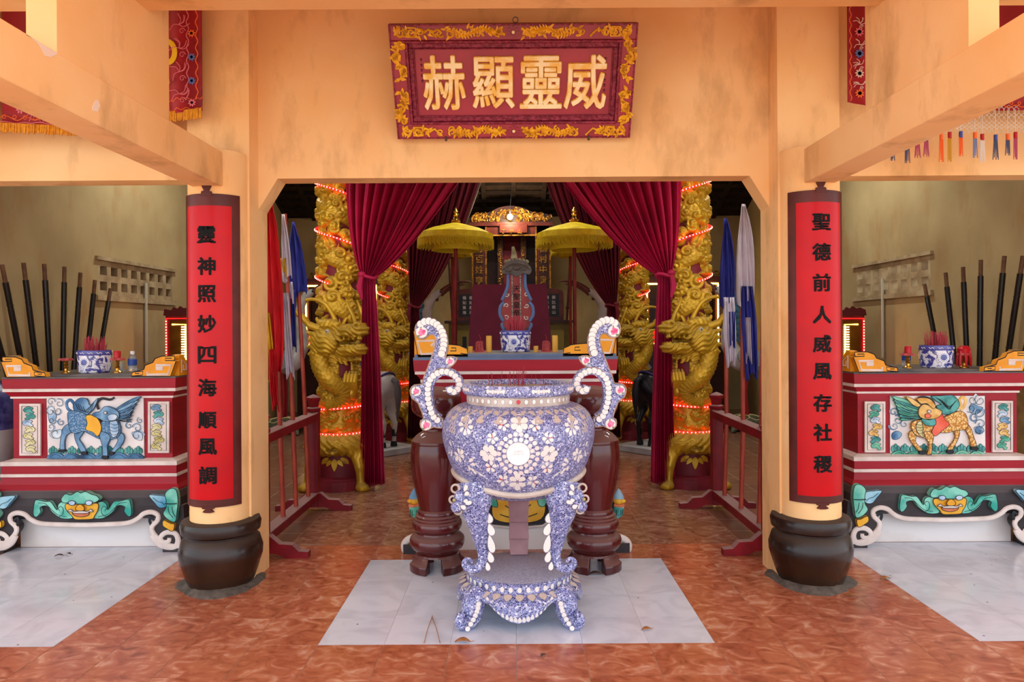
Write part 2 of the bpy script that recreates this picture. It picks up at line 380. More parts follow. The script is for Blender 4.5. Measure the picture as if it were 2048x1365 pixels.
# vent blocks of the side walls: pierced concrete, two rows of openings
vent_mat = M('vent_concrete', '#b09a78', 0.9, col2='#8a7355', scale=6)
def vent(s):
    y0, y1, z0, z1 = 6.9, 8.4, 1.78, 2.12; mbv = MB(); x0, x1 = sorted((s * 4.0, s * 4.09))
    nc = 8; w = (y1 - y0) / nc; hs = [z0 + 0.05, z0 + 0.135, z0 + 0.20, z0 + 0.285]
    for a, b in ((z0, hs[0]), (hs[1], hs[2]), (hs[3], z1)): mbv.box(x0, x1, y0, y1, a, b)
    for k in range(nc + 1):
        yc = y0 + k * w
        for a, b in ((hs[0], hs[1]), (hs[2], hs[3])): mbv.box(x0, x1, max(y0, yc - 0.035), min(y1, yc + 0.035), a, b)
    o = mbv.build('vent_block', vent_mat, smooth=False); o['kind'] = 'structure'; o.name = 'window_1' if s < 0 else 'window_2'
    fr = MB(); a, b = sorted((s * 3.97, s * 4.0)); fr.box(a, b, y0 - 0.05, y1 + 0.05, z1, z1 + 0.035).box(a, b, y0 - 0.05, y1 + 0.05, z0 - 0.05, z0)
    fr.build('vent_ledge', vent_mat, o, smooth=False)
    cn = MB(); xc = s * 3.975; cn.tube([(xc, 7.75, 1.1), (xc, 7.75, z0 - 0.05), (xc, 7.75, 1.95)], 0.016, 8); cn.build('conduit', M('grey_conduit', '#b9b2a0', 0.6), o)
vent(-1); vent(1)
struct('wall_outer', MB().box(-4.6, -4.5, 4.4, 12.7, -0.1, 3.4), hall_plaster)  # added backing, hides the sky so the left vent openings stay dark

# ------------------------------------------------------------------ round columns with couplets on glazed jars
maroon = M('maroon_paint', '#5e2017', 0.42, col2='#4a1710', scale=7, bump=0.05)
couplet_red = M('couplet_red_paint', '#c2000d', 0.33, col2='#b30512', scale=5, detail=6, spec=.2, bump=0.08, bscale=14)
ink = M('black_lacquer', '#0d0b0a', 0.6, spec=.15)
glaze = M('dark_brown_glaze', '#1f0f09', 0.22, col2='#3a2418', scale=3, bump=0.04, bscale=8, spec=.35)
def dusty(m, dust, amt=1.0):
    """dust lies on upward faces"""
    nt = m.node_tree; N = nt.nodes; L = nt.links; b = N['Principled BSDF']
    g = N.new('ShaderNodeNewGeometry'); sp = N.new('ShaderNodeSeparateXYZ'); L.new(g.outputs['Normal'], sp.inputs['Vector'])
    mr = N.new('ShaderNodeMapRange'); mr.inputs['From Min'].default_value = 0.25; mr.inputs['From Max'].default_value = 0.85; mr.inputs['To Max'].default_value = amt; L.new(sp.outputs['Z'], mr.inputs['Value'])
    mx = N.new('ShaderNodeMix'); mx.data_type = 'RGBA'; L.new(mr.outputs['Result'], mx.inputs['Factor'])
    i = b.inputs['Base Color']
    if i.links: L.new(i.links[0].from_socket, mx.inputs['A'])
    else: mx.inputs['A'].default_value = i.default_value
    mx.inputs['B'].default_value = (*lin(dust), 1); L.new(mx.outputs['Result'], i)
    mr2 = N.new('ShaderNodeMapRange'); mr2.inputs['From Min'].default_value = 0.25; mr2.inputs['From Max'].default_value = 0.85
    mr2.inputs['To Min'].default_value = b.inputs['Roughness'].default_value; mr2.inputs['To Max'].default_value = 0.75; L.new(sp.outputs['Z'], mr2.inputs['Value']); L.new(mr2.outputs['Result'], b.inputs['Roughness'])
    return m
dusty(glaze, '#4a3c32', 0.85)
mortar = M('grey_mortar', '#6a6057', 0.95, col2='#4c443d', scale=20, bump=0.5, bscale=60)
RC = 0.163
def arc_plate(mb, r0, r1, a, z0, z1, seg=24):
    vs = []; fs = []
    for k in range(seg + 1):
        t = -a + 2 * a * k / seg
        for r in (r0, r1):
            for z in (z0, z1): vs.append((r * math.sin(t), -r * math.cos(t), z))
    for k in range(seg):
        o = 4 * k; p = o + 4
        fs += [(o + 2, p + 2, p + 3, o + 3), (o, o + 1, p + 1, p), (o + 1, o + 3, p + 3, p + 1), (o, p, p + 2, o + 2)]
    fs += [(0, 2, 3, 1), (4 * seg, 4 * seg + 1, 4 * seg + 3, 4 * seg + 2)]
    return mb.add(vs, fs)
def column(s, text, ys, label):
    t = thing('round_column', label, 'column', (s * 1.665, 4.06, 0))
    MB().lathe([(RC, 0.30), (RC, 2.405), (RC * 0.97, 2.42)], 48).build('shaft', plaster, t)
    jar = MB().lathe([(.165, 0), (.176, .02), (.2, .09), (.222, .165), (.225, .205), (.208, .262), (.188, .283), (.188, .293), (.211, .306), (.216, .346), (.207, .368), (.18, .378), (.16, .378)], 48)
    jar.build('jar_base', glaze, t)
    mm = MB(); ring = []
    for k in range(40):
        a = 2 * PI * k / 40; ring.append((a, 0.235 + 0.02 * math.sin(3 * a + s) + 0.008 * random.uniform(-1, 1)))
    vs = [(r * math.cos(a), r * math.sin(a), 0.0005) for a, r in ring] + [((r - .045) * math.cos(a), (r - .045) * math.sin(a), 0.02 + random.uniform(0, .006)) for a, r in ring] + [(.15 * math.cos(a), .15 * math.sin(a), .03) for a, r in ring]
    fs = [(i, (i + 1) % 40, 40 + (i + 1) % 40, 40 + i) for i in range(40)] + [(40 + i, 40 + (i + 1) % 40, 80 + (i + 1) % 40, 80 + i) for i in range(40)]
    mm.add(vs, fs).build('mortar_ring', mortar, t)
    z0, z1, f0, f1 = 0.47, 2.173, 0.511, 2.108
    fr = MB(); a1 = math.radians(60); a2 = math.radians(43)
    arc_plate(fr, RC - .01, RC + .010, a1, z0, z1)
    fr.build('couplet_frame', maroon, t)
    fd = MB(); arc_plate(fd, RC, RC + .014, a2, f0, f1); field = fd.build('couplet_field', couplet_red, t)
    for zc, up in ((z1, 1), (z0, -1)):
        tb = MB(); pts = [(-.03, -.012), (.03, -.012), (.026, .012), (.012, .016), (.02, .03), (.026, .044), (.012, .052), (-.012, .052), (-.026, .044), (-.02, .03), (-.012, .016), (-.026, .012)]
        if up < 0: pts = [(x * 1.2, y * .55) for x, y in pts]
        tb.prism([(x, zc + up * z) for x, z in pts], -RC - .012, -RC + .008).build('finial', maroon, t)
    for ch, y in zip(text, ys):
        V, Fs = glyph(ch, 0.092, 0.003, 0.026)
        zc = 1.427 - (y - 659 - 3.5) * 3.9 / F
        out = []
        for x, yy, z in V:
            r = RC + .0155 - yy; th = (x * 0.95) / RC; out.append((r * math.sin(th), -r * math.cos(th), zc + z))
        m2 = MB(); m2.add(out, Fs); m2.build('character', ink, field, smooth=False)
    return t
column(-1, '靈神照妙四海順風調', [470, 533, 588, 648, 710, 775, 840, 893, 950], 'round ochre column on dark jar, red couplet of nine characters, by red flags')
column(1, '聖德前人威風存社稷', [452, 512, 573, 637, 695, 750, 813, 872, 935], 'round ochre column on dark jar, red couplet of nine characters, by blue flags')

# ------------------------------------------------------------------ sign board over the doorway
sign_red = M('sign_red_paint', '#a82e40', 0.3, col2='#942036', scale=4, detail=6, bump=0.05, bscale=9, spec=.6)
sign_dark = M('sign_dark_moulding', '#74162a', 0.4, col2='#9a3348', scale=60, lo=.45, hi=.6, bump=0.5, bscale=90)
gold = M('gilt_carving', '#f0b01e', 0.38, metal=0.15, col2='#c9820f', scale=30, lo=.35, hi=.7)
gold_letter = M('gilt_letter', '#fbe7b4', 0.35, col2='#f3bd55', scale=14, lo=.42, hi=.66)
def curl(mb, c, r, turns, a0, rad, sgn=1, y=0.0, n=18, tail=0.0):
    pts = []; rr = []
    for k in range(n + 1):
        t = k / n; a = a0 + sgn * 2 * PI * turns * t; q = r * (1 - 0.82 * t); pts.append((c[0] + q * math.cos(a), y, c[1] + q * math.sin(a))); rr.append(rad * (1 - 0.45 * t))
    mb.tube(pts, rr, 6, up=(0, 1, 0)); return mb
def leaf(mb, c, l, w, a, y0, y1):
    pts = [(0, 0), (.25, .5), (.6, .42), (1, 0), (.6, -.42), (.25, -.5)]
    ca, sa = math.cos(a), math.sin(a)
    mb.prism([(c[0] + l * x * ca - w * z * sa, c[1] + l * x * sa + w * z * ca) for x, z in smooth_path(pts, 3, True)], y0, y1); return mb
def signboard():
    t = thing('sign_board', 'red carved sign board with four gilt characters hanging above the doorway', 'sign', (0.003, 4.165, 2.548))
    t.rotation_euler = (math.atan2(0.302, 0.53), 0, 0)
    w, h = 0.6665, 0.61
    MB().box(-w, w, -.02, .0, 0, h).build('back_panel', sign_dark, t, smooth=False)
    def ring(x0, x1, z0, z1, wd, y0, y1, nm, mt, bev=0.004):
        m = MB(); m.box(x0, x1, y0, y1, z0, z0 + wd).box(x0, x1, y0, y1, z1 - wd, z1).box(x0, x0 + wd, y0, y1, z0 + wd, z1 - wd).box(x1 - wd, x1, y0, y1, z0 + wd, z1 - wd)
        return m.build(nm, mt, t, smooth=False, bevel=bev)
    b = ring(-w, w, 0, h, .082, -.045, -.02, 'border', sign_red)
    ring(-w, w, 0, h, .008, -.052, -.02, 'border_edge', sign_dark, 0)
    ring(-w + .082, w - .082, .082, h - .082, .014, -.058, -.02, 'moulding', sign_dark)
    ring(-w + .096, w - .096, .096, h - .096, .026, -.038, -.02, 'beaded_moulding', sign_dark)
    ring(-w + .122, w - .122, .122, h - .122, .006, -.046, -.02, 'inner_moulding', sign_dark)
    f = MB().box(-w + .12, w - .12, -.03, -.02, .12, h - .12).build('field', sign_red, t, smooth=False)
    for ch, x in zip('赫顯靈威', (-.385, -.112, .152, .398)):
        V, Fs = glyph(ch, 0.228, 0.014, 0.012); V[:, 2] *= 1.25; V2, F2 = glyph(ch, 0.228, 0.006, 0.026); V2[:, 2] *= 1.24
        m = MB(); m.add([(x + a, -.033 + b_, .306 + c) for a, b_, c in V2], F2); m.build('character_edge', gold, f, smooth=False)
        m = MB(); m.add([(x + a, -.036 + b_, .306 + c) for a, b_, c in V], Fs); m.build('character', gold_letter, f, smooth=False)
    # small side inscription
    for x, n_ in ((.505, 9), (-.505, 5)):
        m = MB()
        for k in range(n_):
            z = .43 - .028 * k; m.box(x - .007, x + .007, -.0315, -.03, z, z + .003).box(x - .001, x + .001, -.0315, -.03, z - .008, z + .008).box(x - .006, x + .006, -.0315, -.03, z - .008, z - .006)
        m.build('small_inscription', ink, f, smooth=False)
    y = -.05
    rnd = random.Random(3)
    for z, nm in ((h - .041, 1), (.041, -1)):      # dragons, flower and corner frets along top and bottom rails
        for s in (-1, 1):
            m = MB()
            pts = []; rr = []
            for k in range(30):
                q = k / 29; pts.append((s * (.12 + .23 * q), y, z + .018 * math.sin(q * 7.5) * (1 - .2 * q))); rr.append(.011 * (1 - .55 * q))
            m.tube(pts, rr, 6, up=(0, 1, 0))
            for k in range(2, 28, 2):
                p = pts[k]; leaf(m, (p[0], p[2]), .026, .01, s * 0 + (PI / 2 + .5 * s), y - .006, y + .012); leaf(m, (p[0], p[2]), .022, .009, (-PI / 2 - .5 * s), y - .006, y + .012)
            m.sphere((s * .105, y, z), .018, 10, 6, (1.2, .6, .9))
            for k in range(26): leaf(m, (s * rnd.uniform(.06, .38), z + rnd.uniform(-.022, .022)), .032, .013, rnd.uniform(-PI, PI), y - .004, y + .01)
            for k in range(7): curl(m, (s * rnd.uniform(.08, .44), z + rnd.uniform(-.014, .014)), .02, 1.1, rnd.uniform(0, 6), .006, s, y)
            for k in range(9): leaf(m, (s * .09, z), .034, .012, rnd.uniform(-PI, PI), y - .006, y + .01)
            for k in range(6): m.sphere((s * (.05 + .006 * k), y, z + rnd.uniform(-.02, .02)), .009, 8, 5, (1, .6, 1))
            m.build('dragon_carving', gold, b)
            m = MB(); cx = s * (w - .045)
            curl(m, (cx - s * .075, z), .026, 1.2, 0, .008, s, y); curl(m, (cx - s * .018, z), .028, 1.3, 1.5, .009, -s, y); curl(m, (cx - s * .125, z), .020, 1.1, 3, .007, s, y)
            m.tube([(cx - s * .10, y, z + .024), (cx - s * .05, y, z + .024), (cx - s * .05, y, z - .022), (cx - s * .10, y, z - .022), (cx - s * .10, y, z + .024)], .006, 5, up=(0, 1, 0))
            for k in range(22): leaf(m, (cx - s * rnd.uniform(-.02, .17), z + rnd.uniform(-.018, .018)), .03, .012, rnd.uniform(-PI, PI), y - .006, y + .012)
            m.tube([(cx - s * .14, y, z), (cx - s * .17, y, z + .015), (cx - s * .20, y, z - .012), (cx - s * .21, y, z - .024)], [.008, .007, .005, .007], 6, up=(0, 1, 0))
            m.build('corner_carving', gold, b)
        fl = MB()
        for k in range(10): leaf(fl, (0, z), .036, .013, 2 * PI * k / 10, y - .004, y + .012)
        fl.build('flower_petals', sign_red, b); MB().sphere((0, y - .002, z), .010, 10, 6).build('flower_heart', gold_letter, b)
    for s in (-1, 1):                               # vine carvings on the side rails
        x = s * (w - .042); m = MB()
        pts = [(x + s * .02 * math.sin(k * .55), y, .10 + (h - .20) * k / 30) for k in range(31)]
        m.tube([p for k, p in enumerate(pts) if k < 13], .006, 6, up=(0, 1, 0)); m.tube([p for k, p in enumerate(pts) if k > 15], .006, 6, up=(0, 1, 0))
        for k in range(0, 31):
            if 12 < k < 17: continue
            for q in range(2): leaf(m, (pts[k][0], pts[k][2]), .036, .018, rnd.uniform(-PI, PI), y - .006, y + .012)
            if k % 5 == 0: curl(m, (pts[k][0], pts[k][2]), .026, 1.2, rnd.uniform(0, 6), .009, rnd.choice((-1, 1)), y)
        m.build('vine_carving', gold, b)
    metal = M('dull_iron', '#77706a', 0.5, metal=0.8)
    m = MB(); m.tube([(0.012 + .014 * math.cos(a * PI / 8), -.02, h + .016 + .014 * math.sin(a * PI / 8)) for a in range(16)], .003, 6, closed=True, up=(0, 1, 0)); m.build('hanging_ring', metal, t)
    for x in (-.39, .43): MB().box(x - .006, x + .006, -.058, .004, -.012, .012).build('clip', M('rusty_clip', '#5a4030', 0.8), t, smooth=False)
signboard()
# ------------------------------------------------------------------ mosaic urn
def mosaic(name, ramp, scale=125.0, grout='#aeadcc'):
    m = M(name, '#5a64b0', 0.3, spec=0.5); nt = m.node_tree; N = nt.nodes; L = nt.links; b = N['Principled BSDF']
    tc = N.new('ShaderNodeTexCoord'); v = N.new('ShaderNodeTexVoronoi'); v.inputs['Scale'].default_value = scale; L.new(tc.outputs['Object'], v.inputs['Vector'])
    e = N.new('ShaderNodeTexVoronoi'); e.feature = 'DISTANCE_TO_EDGE'; e.inputs['Scale'].default_value = scale; L.new(tc.outputs['Object'], e.inputs['Vector'])
    sp = N.new('ShaderNodeSeparateColor'); L.new(v.outputs['Color'], sp.inputs['Color'])
    r = N.new('ShaderNodeValToRGB'); r.color_ramp.interpolation = 'CONSTANT'; L.new(sp.outputs['Red'], r.inputs['Fac']); el = r.color_ramp.elements
    el[0].position = 0; el[0].color = (*lin(ramp[0][1]), 1); el[1].position = ramp[1][0]; el[1].color = (*lin(ramp[1][1]), 1)
    for p, c in ramp[2:]: x = el.new(p); x.color = (*lin(c), 1)
    g = N.new('ShaderNodeMath'); g.operation = 'LESS_THAN'; g.inputs[1].default_value = 0.07; L.new(e.outputs['Distance'], g.inputs[0])
    mx = N.new('ShaderNodeMix'); mx.data_type = 'RGBA'; L.new(g.outputs[0], mx.inputs['Factor']); L.new(r.outputs['Color'], mx.inputs['A']); mx.inputs['B'].default_value = (*lin(grout), 1)
    L.new(mx.outputs['Result'], b.inputs['Base Color'])
    bm = N.new('ShaderNodeBump'); bm.inputs['Strength'].default_value = 0.6; bm.inputs['Distance'].default_value = 0.004; L.new(e.outputs['Distance'], bm.inputs['Height']); L.new(bm.outputs['Normal'], b.inputs['Normal'])
    return m
mos = mosaic('blue_white_mosaic', [(0, '#282f6e'), (.28, '#41498c'), (.5, '#6067a4'), (.68, '#8286ba'), (.82, '#adaed0'), (.93, '#dcdae6')])
mos_dust = mosaic('dusty_mosaic', [(0, '#7c7c97'), (.25, '#8e8ea6'), (.5, '#9c9cb2'), (.75, '#a9a7b8')], 160, '#a7a3b0')
porc = M('white_porcelain', '#ece6e0', 0.2, col2='#dcd4cf', scale=12, coat=0.3)
porc_b = M('aged_porcelain', '#cfc0b4', 0.35, col2='#b39d90', scale=9)
medal_mat = M('white_medallion', '#f6f3f2', 0.25, coat=.3)
pinkr = M('rose_pink', '#dc3f7a', 0.35, col2='#f08bb0', scale=60)
leafg = M('rose_leaf_green', '#6f8a5e', 0.4)
redp = M('red_shard', '#c93a3f', 0.3)
rim_edge = M('handle_edge', '#b79a84', 0.6, col2='#8a6d58', scale=20)
UX, UY = 0.0166, 3.67
prof = [(.02, .575), (.12, .578), (.20, .598), (.262, .640), (.31, .69), (.345, .745), (.372, .82), (.386, .885), (.386, .93), (.374, .975), (.348, 1.015), (.305, 1.043), (.258, 1.056)]
profS = smooth_path(prof, 4)
_pz = np.array([p[1] for p in profS]); _pr = np.array([p[0] for p in profS])
def bowl_r(z): return float(np.interp(z, _pz, _pr))
def bowl_hit(px, py, off=0.0):
    """where the line of sight of a pixel meets the bowl (local position, outward normal)"""
    D0 = 3.2
    for it in range(2):
        st = 0.01 if it == 0 else 0.0005
        D = D0
        while D < 3.75:
            p = P(px, py, D); x, y = p.x - UX, p.y - UY
            if _pz[0] < p.z < 1.056 and math.hypot(x, y) < bowl_r(p.z): break
            D += st
        D0 = D - st
    p = P(px, py, D); x, y = p.x - UX, p.y - UY; r = math.hypot(x, y) + 1e-9; z = p.z
    dr = (bowl_r(z + .004) - bowl_r(z - .004)) / .008
    n = Vector((x / r, y / r, -dr)).normalized()
    return Vector((x, y, z)) + n * off, n
urn = thing('incense_urn', 'blue and white mosaic incense urn with scroll handles on a round footed stand', 'urn', (UX, UY, 0))
bowl = MB().lathe(profS, 64, cap=False).build('bowl', mos, urn, ang=60)
tile_joint = M('tile_joint', '#8f8090', .7)
def petal_mesh(name, mat, rnd=0.5, n=14):
    """unit tile: length 1 along +X from the origin, half width .5, domed, face +Z"""
    pts = []
    for k in range(n):
        a = 2 * PI * k / n; x = .5 - .5 * math.cos(a); w = math.sin(a) * .5
        w *= (x ** rnd) * (1.25 if rnd > 0 else 1.0); pts.append((x, w))
    vs = [(x, y, -.05) for x, y in pts] + [(.5 + (x - .5) * .90, y * .88, .10) for x, y in pts] + [(.55, 0, .15)]
    fs = [(i, (i + 1) % n, n + (i + 1) % n, n + i) for i in range(n)] + [(n + i, n + (i + 1) % n, 2 * n) for i in range(n)]
    me = MB().add(vs, fs).mesh(name, mat, True, 50); me.materials.append(tile_joint)
    for i in range(n): me.polygons[i].material_index = 1
    return me
me_petal = petal_mesh('petal', porc, .45); me_disc = petal_mesh('disc', porc, 0.0, 12); me_petal_b = petal_mesh('petal', porc_b, .45); me_redp = petal_mesh('shard', redp, .2, 8); me_disc_p = petal_mesh('disc', M('pink_porcelain', '#e9d3d2', .25), 0.0, 12); me_dot = petal_mesh('dot', M('rust_dot', '#b56a55', .4), 0.0, 6)
def put(me, nm, parent, p0, p1, nrm, wid, th=None):
    d = p1 - p0; l = d.length; x = d / l; z = (nrm - x * nrm.dot(x)).normalized(); y = z.cross(x)
    th = th or min(l, wid) * .5
    m = Matrix(((x.x * l, y.x * wid, z.x * th, p0.x), (x.y * l, y.y * wid, z.y * th, p0.y), (x.z * l, y.z * wid, z.z * th, p0.z), (0, 0, 0, 1)))
    o = bpy.data.objects.new(nm, me); COL.objects.link(o); o.parent = parent; o.matrix_local = m; return o
def bp(base, tip, w, me=me_petal, nm='petal'):
    a, n1 = bowl_hit(*base); b, n2 = bowl_hit(*tip); put(me, nm, bowl, a, b, (n1 + n2), w * .00235)
def bdisc(c, r, me=me_disc, nm='disc'): bp((c[0] - r, c[1]), (c[0] + r, c[1]), 2 * r, me, nm)
def flower(c, n, r, w, a0=0, red=None, sq=1.0):
    for k in range(n):
        a = a0 + 2 * PI * k / n; bp((c[0] + 1.5 * math.cos(a), c[1] + 1.5 * math.sin(a)), (c[0] + r * math.cos(a) * sq, c[1] + r * math.sin(a)), w)
    if red is not None: bp((c[0], c[1]), (c[0] + r * .6 * math.cos(red), c[1] + r * .6 * math.sin(red)), 4.5, me_redp, 'red_shard')
mc = (1036.6, 908)
flower((1038.6, 847.5), 6, 19.5, 15, PI / 6, PI / 2); flower((977.4, 907), 6, 18, 15, 0, 0); flower((1098, 908), 6, 18, 15, 0, PI); flower((1035, 964), 6, 18, 14, PI / 6, -PI / 2)
for cx, cy, a in ((1007, 851, 2.6), (1070, 852, .5), (985, 877, 3.9), (1096, 877, -.8), (982, 934, 2.3), (1094, 936, .9), (1006, 961, 2.9), (1066, 963, .2)):
    flower((cx, cy), 5, 12.5, 9, a); bp((cx, cy), (cx + 9 * math.cos(a + .6), cy + 9 * math.sin(a + .6)), 5, me_redp, 'red_shard')
for k in range(22):
    a = 2 * PI * k / 22; c = (mc[0] + 39 * math.cos(a), mc[1] + 39 * math.sin(a)); bdisc(c, 5.2, me_disc_p if k % 2 else me_disc); bdisc((c[0], c[1]), 1.3, me_dot, 'dot')
for k in range(16): a = 2 * PI * (k + .5) / 16; bdisc((mc[0] + 28.2 * math.cos(a), mc[1] + 28.2 * math.sin(a)), 5.0)
# medallion plate with its faint lettering
a_, n_ = bowl_hit(*mc); z_ = n_; x_ = Vector((1, 0, 0)); x_ = (x_ - z_ * x_.dot(z_)).normalized(); y_ = z_.cross(x_)
mm = Matrix(((x_.x, y_.x, z_.x, a_.x), (x_.y, y_.y, z_.y, a_.y), (x_.z, y_.z, z_.z, a_.z), (0, 0, 0, 1)))
pl = MB().lathe([(.0, .0095), (.046, .0095), (.048, .012), (.052, .012), (.054, .009), (.054, -.004)], 32); po = pl.build('medallion', medal_mat, urn); po.matrix_local = mm
tx = MB()
for s_, h_, dz in (('GIA ĐÌNH', .0095, .014), ('HỒNG KÝ', .0115, .001)):
    V, Fs = text_line(s_, h_, .0004); tx.add([(x, z + dz, .0098 - y) for x, y, z in V], Fs)
tx.build('lettering', M('faint_grey_print', '#c9c4c4', .5), po, smooth=False)
for c in ((932, 852), (1143, 853)):
    for k in range(8):
        a = 2 * PI * k / 8 + .2; bp((c[0] + 4 * math.cos(a), c[1] + 6 * math.sin(a)), (c[0] + 15 * math.cos(a), c[1] + 21 * math.sin(a)), 10)
    for k in range(4): a = k * PI / 2; bp((c[0], c[1]), (c[0] + 4.5 * math.cos(a), c[1] + 8 * math.sin(a)), 6, me_petal_b, 'petal')
for s in (-1, 1):
    X = lambda x: 1037 + s * (1037 - x)
    flower((X(919), 911), 6, 15, 10, .3, None, .7)
    for b_, t_, w_ in (((937, 925), (946, 918), 8), ((940, 930), (951, 929), 8), ((938, 931), (940, 942), 8), ((941, 936), (949, 943), 8), ((945, 938), (953, 950), 8), ((950, 942), (968, 954), 6), ((904, 895), (899, 882), 7), ((903, 899), (897, 908), 7), ((905, 900), (902, 914), 7)):
        bp((X(b_[0]), b_[1]), (X(t_[0]), t_[1]), w_)
    for q in range(3):
        for y in (828, 838, 848, 856): bp((X(905 + q * 4 - 3), y + q * 2), (X(902 + q * 4 - 3), y + 9 + q * 2), 6, me_petal_b)
# hearts round the shoulder
for k in range(24):
    th = 2 * PI * k / 24 - PI / 2
    def sp(t, z): r = bowl_r(z); return Vector((r * math.cos(t), r * math.sin(t), z))
    nn = Vector((math.cos(th), math.sin(th), 1.2)).normalized()
    put(me_petal_b, 'petal', bowl, sp(th, 1.025), sp(th, .985), nn, .05)
    put(me_petal_b, 'petal', bowl, sp(th - .02, 1.022), sp(th - .11, 1.043), nn, .028); put(me_petal_b, 'petal', bowl, sp(th + .02, 1.022), sp(th + .11, 1.043), nn, .028)
# rope edge under the bowl: low in front, high at the sides
pts = []
for k in range(72):
    a = 2 * PI * k / 72; z = .640 + .07 * math.cos(a) ** 2; r = bowl_r(z) + .004; pts.append((r * math.cos(a), r * math.sin(a), z))
MB().tube(pts, .017, 8, closed=True).build('lower_edge', porc_b, urn)
# neck, rim, ash
MB().lathe([(.258, 1.05), (.262, 1.06), (.262, 1.098), (.256, 1.104)], 64, cap=False).build('neck', porc_b, urn)
rim = MB().lathe([(.25, 1.10), (.276, 1.102), (.284, 1.112), (.284, 1.145), (.278, 1.155), (.245, 1.155), (.24, 1.148), (.24, 1.12)], 64, cap=False).build('rim', mos, urn)
MB().lathe([(.242, 1.13), (.12, 1.137), (0.001, 1.14)], 40, cap=False).build('ash', M('incense_ash', '#a99a90', .95, col2='#877a70', scale=30, bump=.5), urn)
def on_ring(parent, r, z0, z1, a, w, me, nm='petal', tilt=0.0):
    n = Vector((math.cos(a), math.sin(a), tilt)); put(me, nm, parent, Vector((r * math.cos(a), r * math.sin(a), z0)), Vector((r * math.cos(a), r * math.sin(a), z1)), n, w)
nk = [o for o in urn.children if o.name.startswith('neck')][0]
for k in range(44):
    a = 2 * PI * k / 44; on_ring(nk, .2625, 1.068, 1.092, a, .02, me_disc if k % 11 else me_redp, 'disc')
for g in range(8):
    for q in range(7):
        a = 2 * PI * g / 8 + PI / 8 + (q - 3) * .048 + (PI / 8 if False else 0)
        on_ring(rim, .2845, 1.117 + (.004 if q % 2 else 0), 1.142 - (.004 if q % 2 else 0), a, .02, me_disc_p if q in (2, 4) else me_petal, 'petal')
# joss sticks stubs in the ash
joss = M('joss_red', '#9b2b3a', .8); m = MB()
for k in range(46):
    a = random.uniform(0, 2 * PI); r = .16 * math.sqrt(random.random()) if k > 22 else .05 * random.random()
    x, y = r * math.cos(a) , r * math.sin(a); h = random.uniform(.04, .10) if k <= 22 else random.uniform(.02, .07)
    m.tube([(x, y, 1.13), (x + random.uniform(-.01, .01), y, 1.14 + h)], .0011, 4)
o = m.build('joss_sticks', joss, urn); o['kind'] = 'stuff'
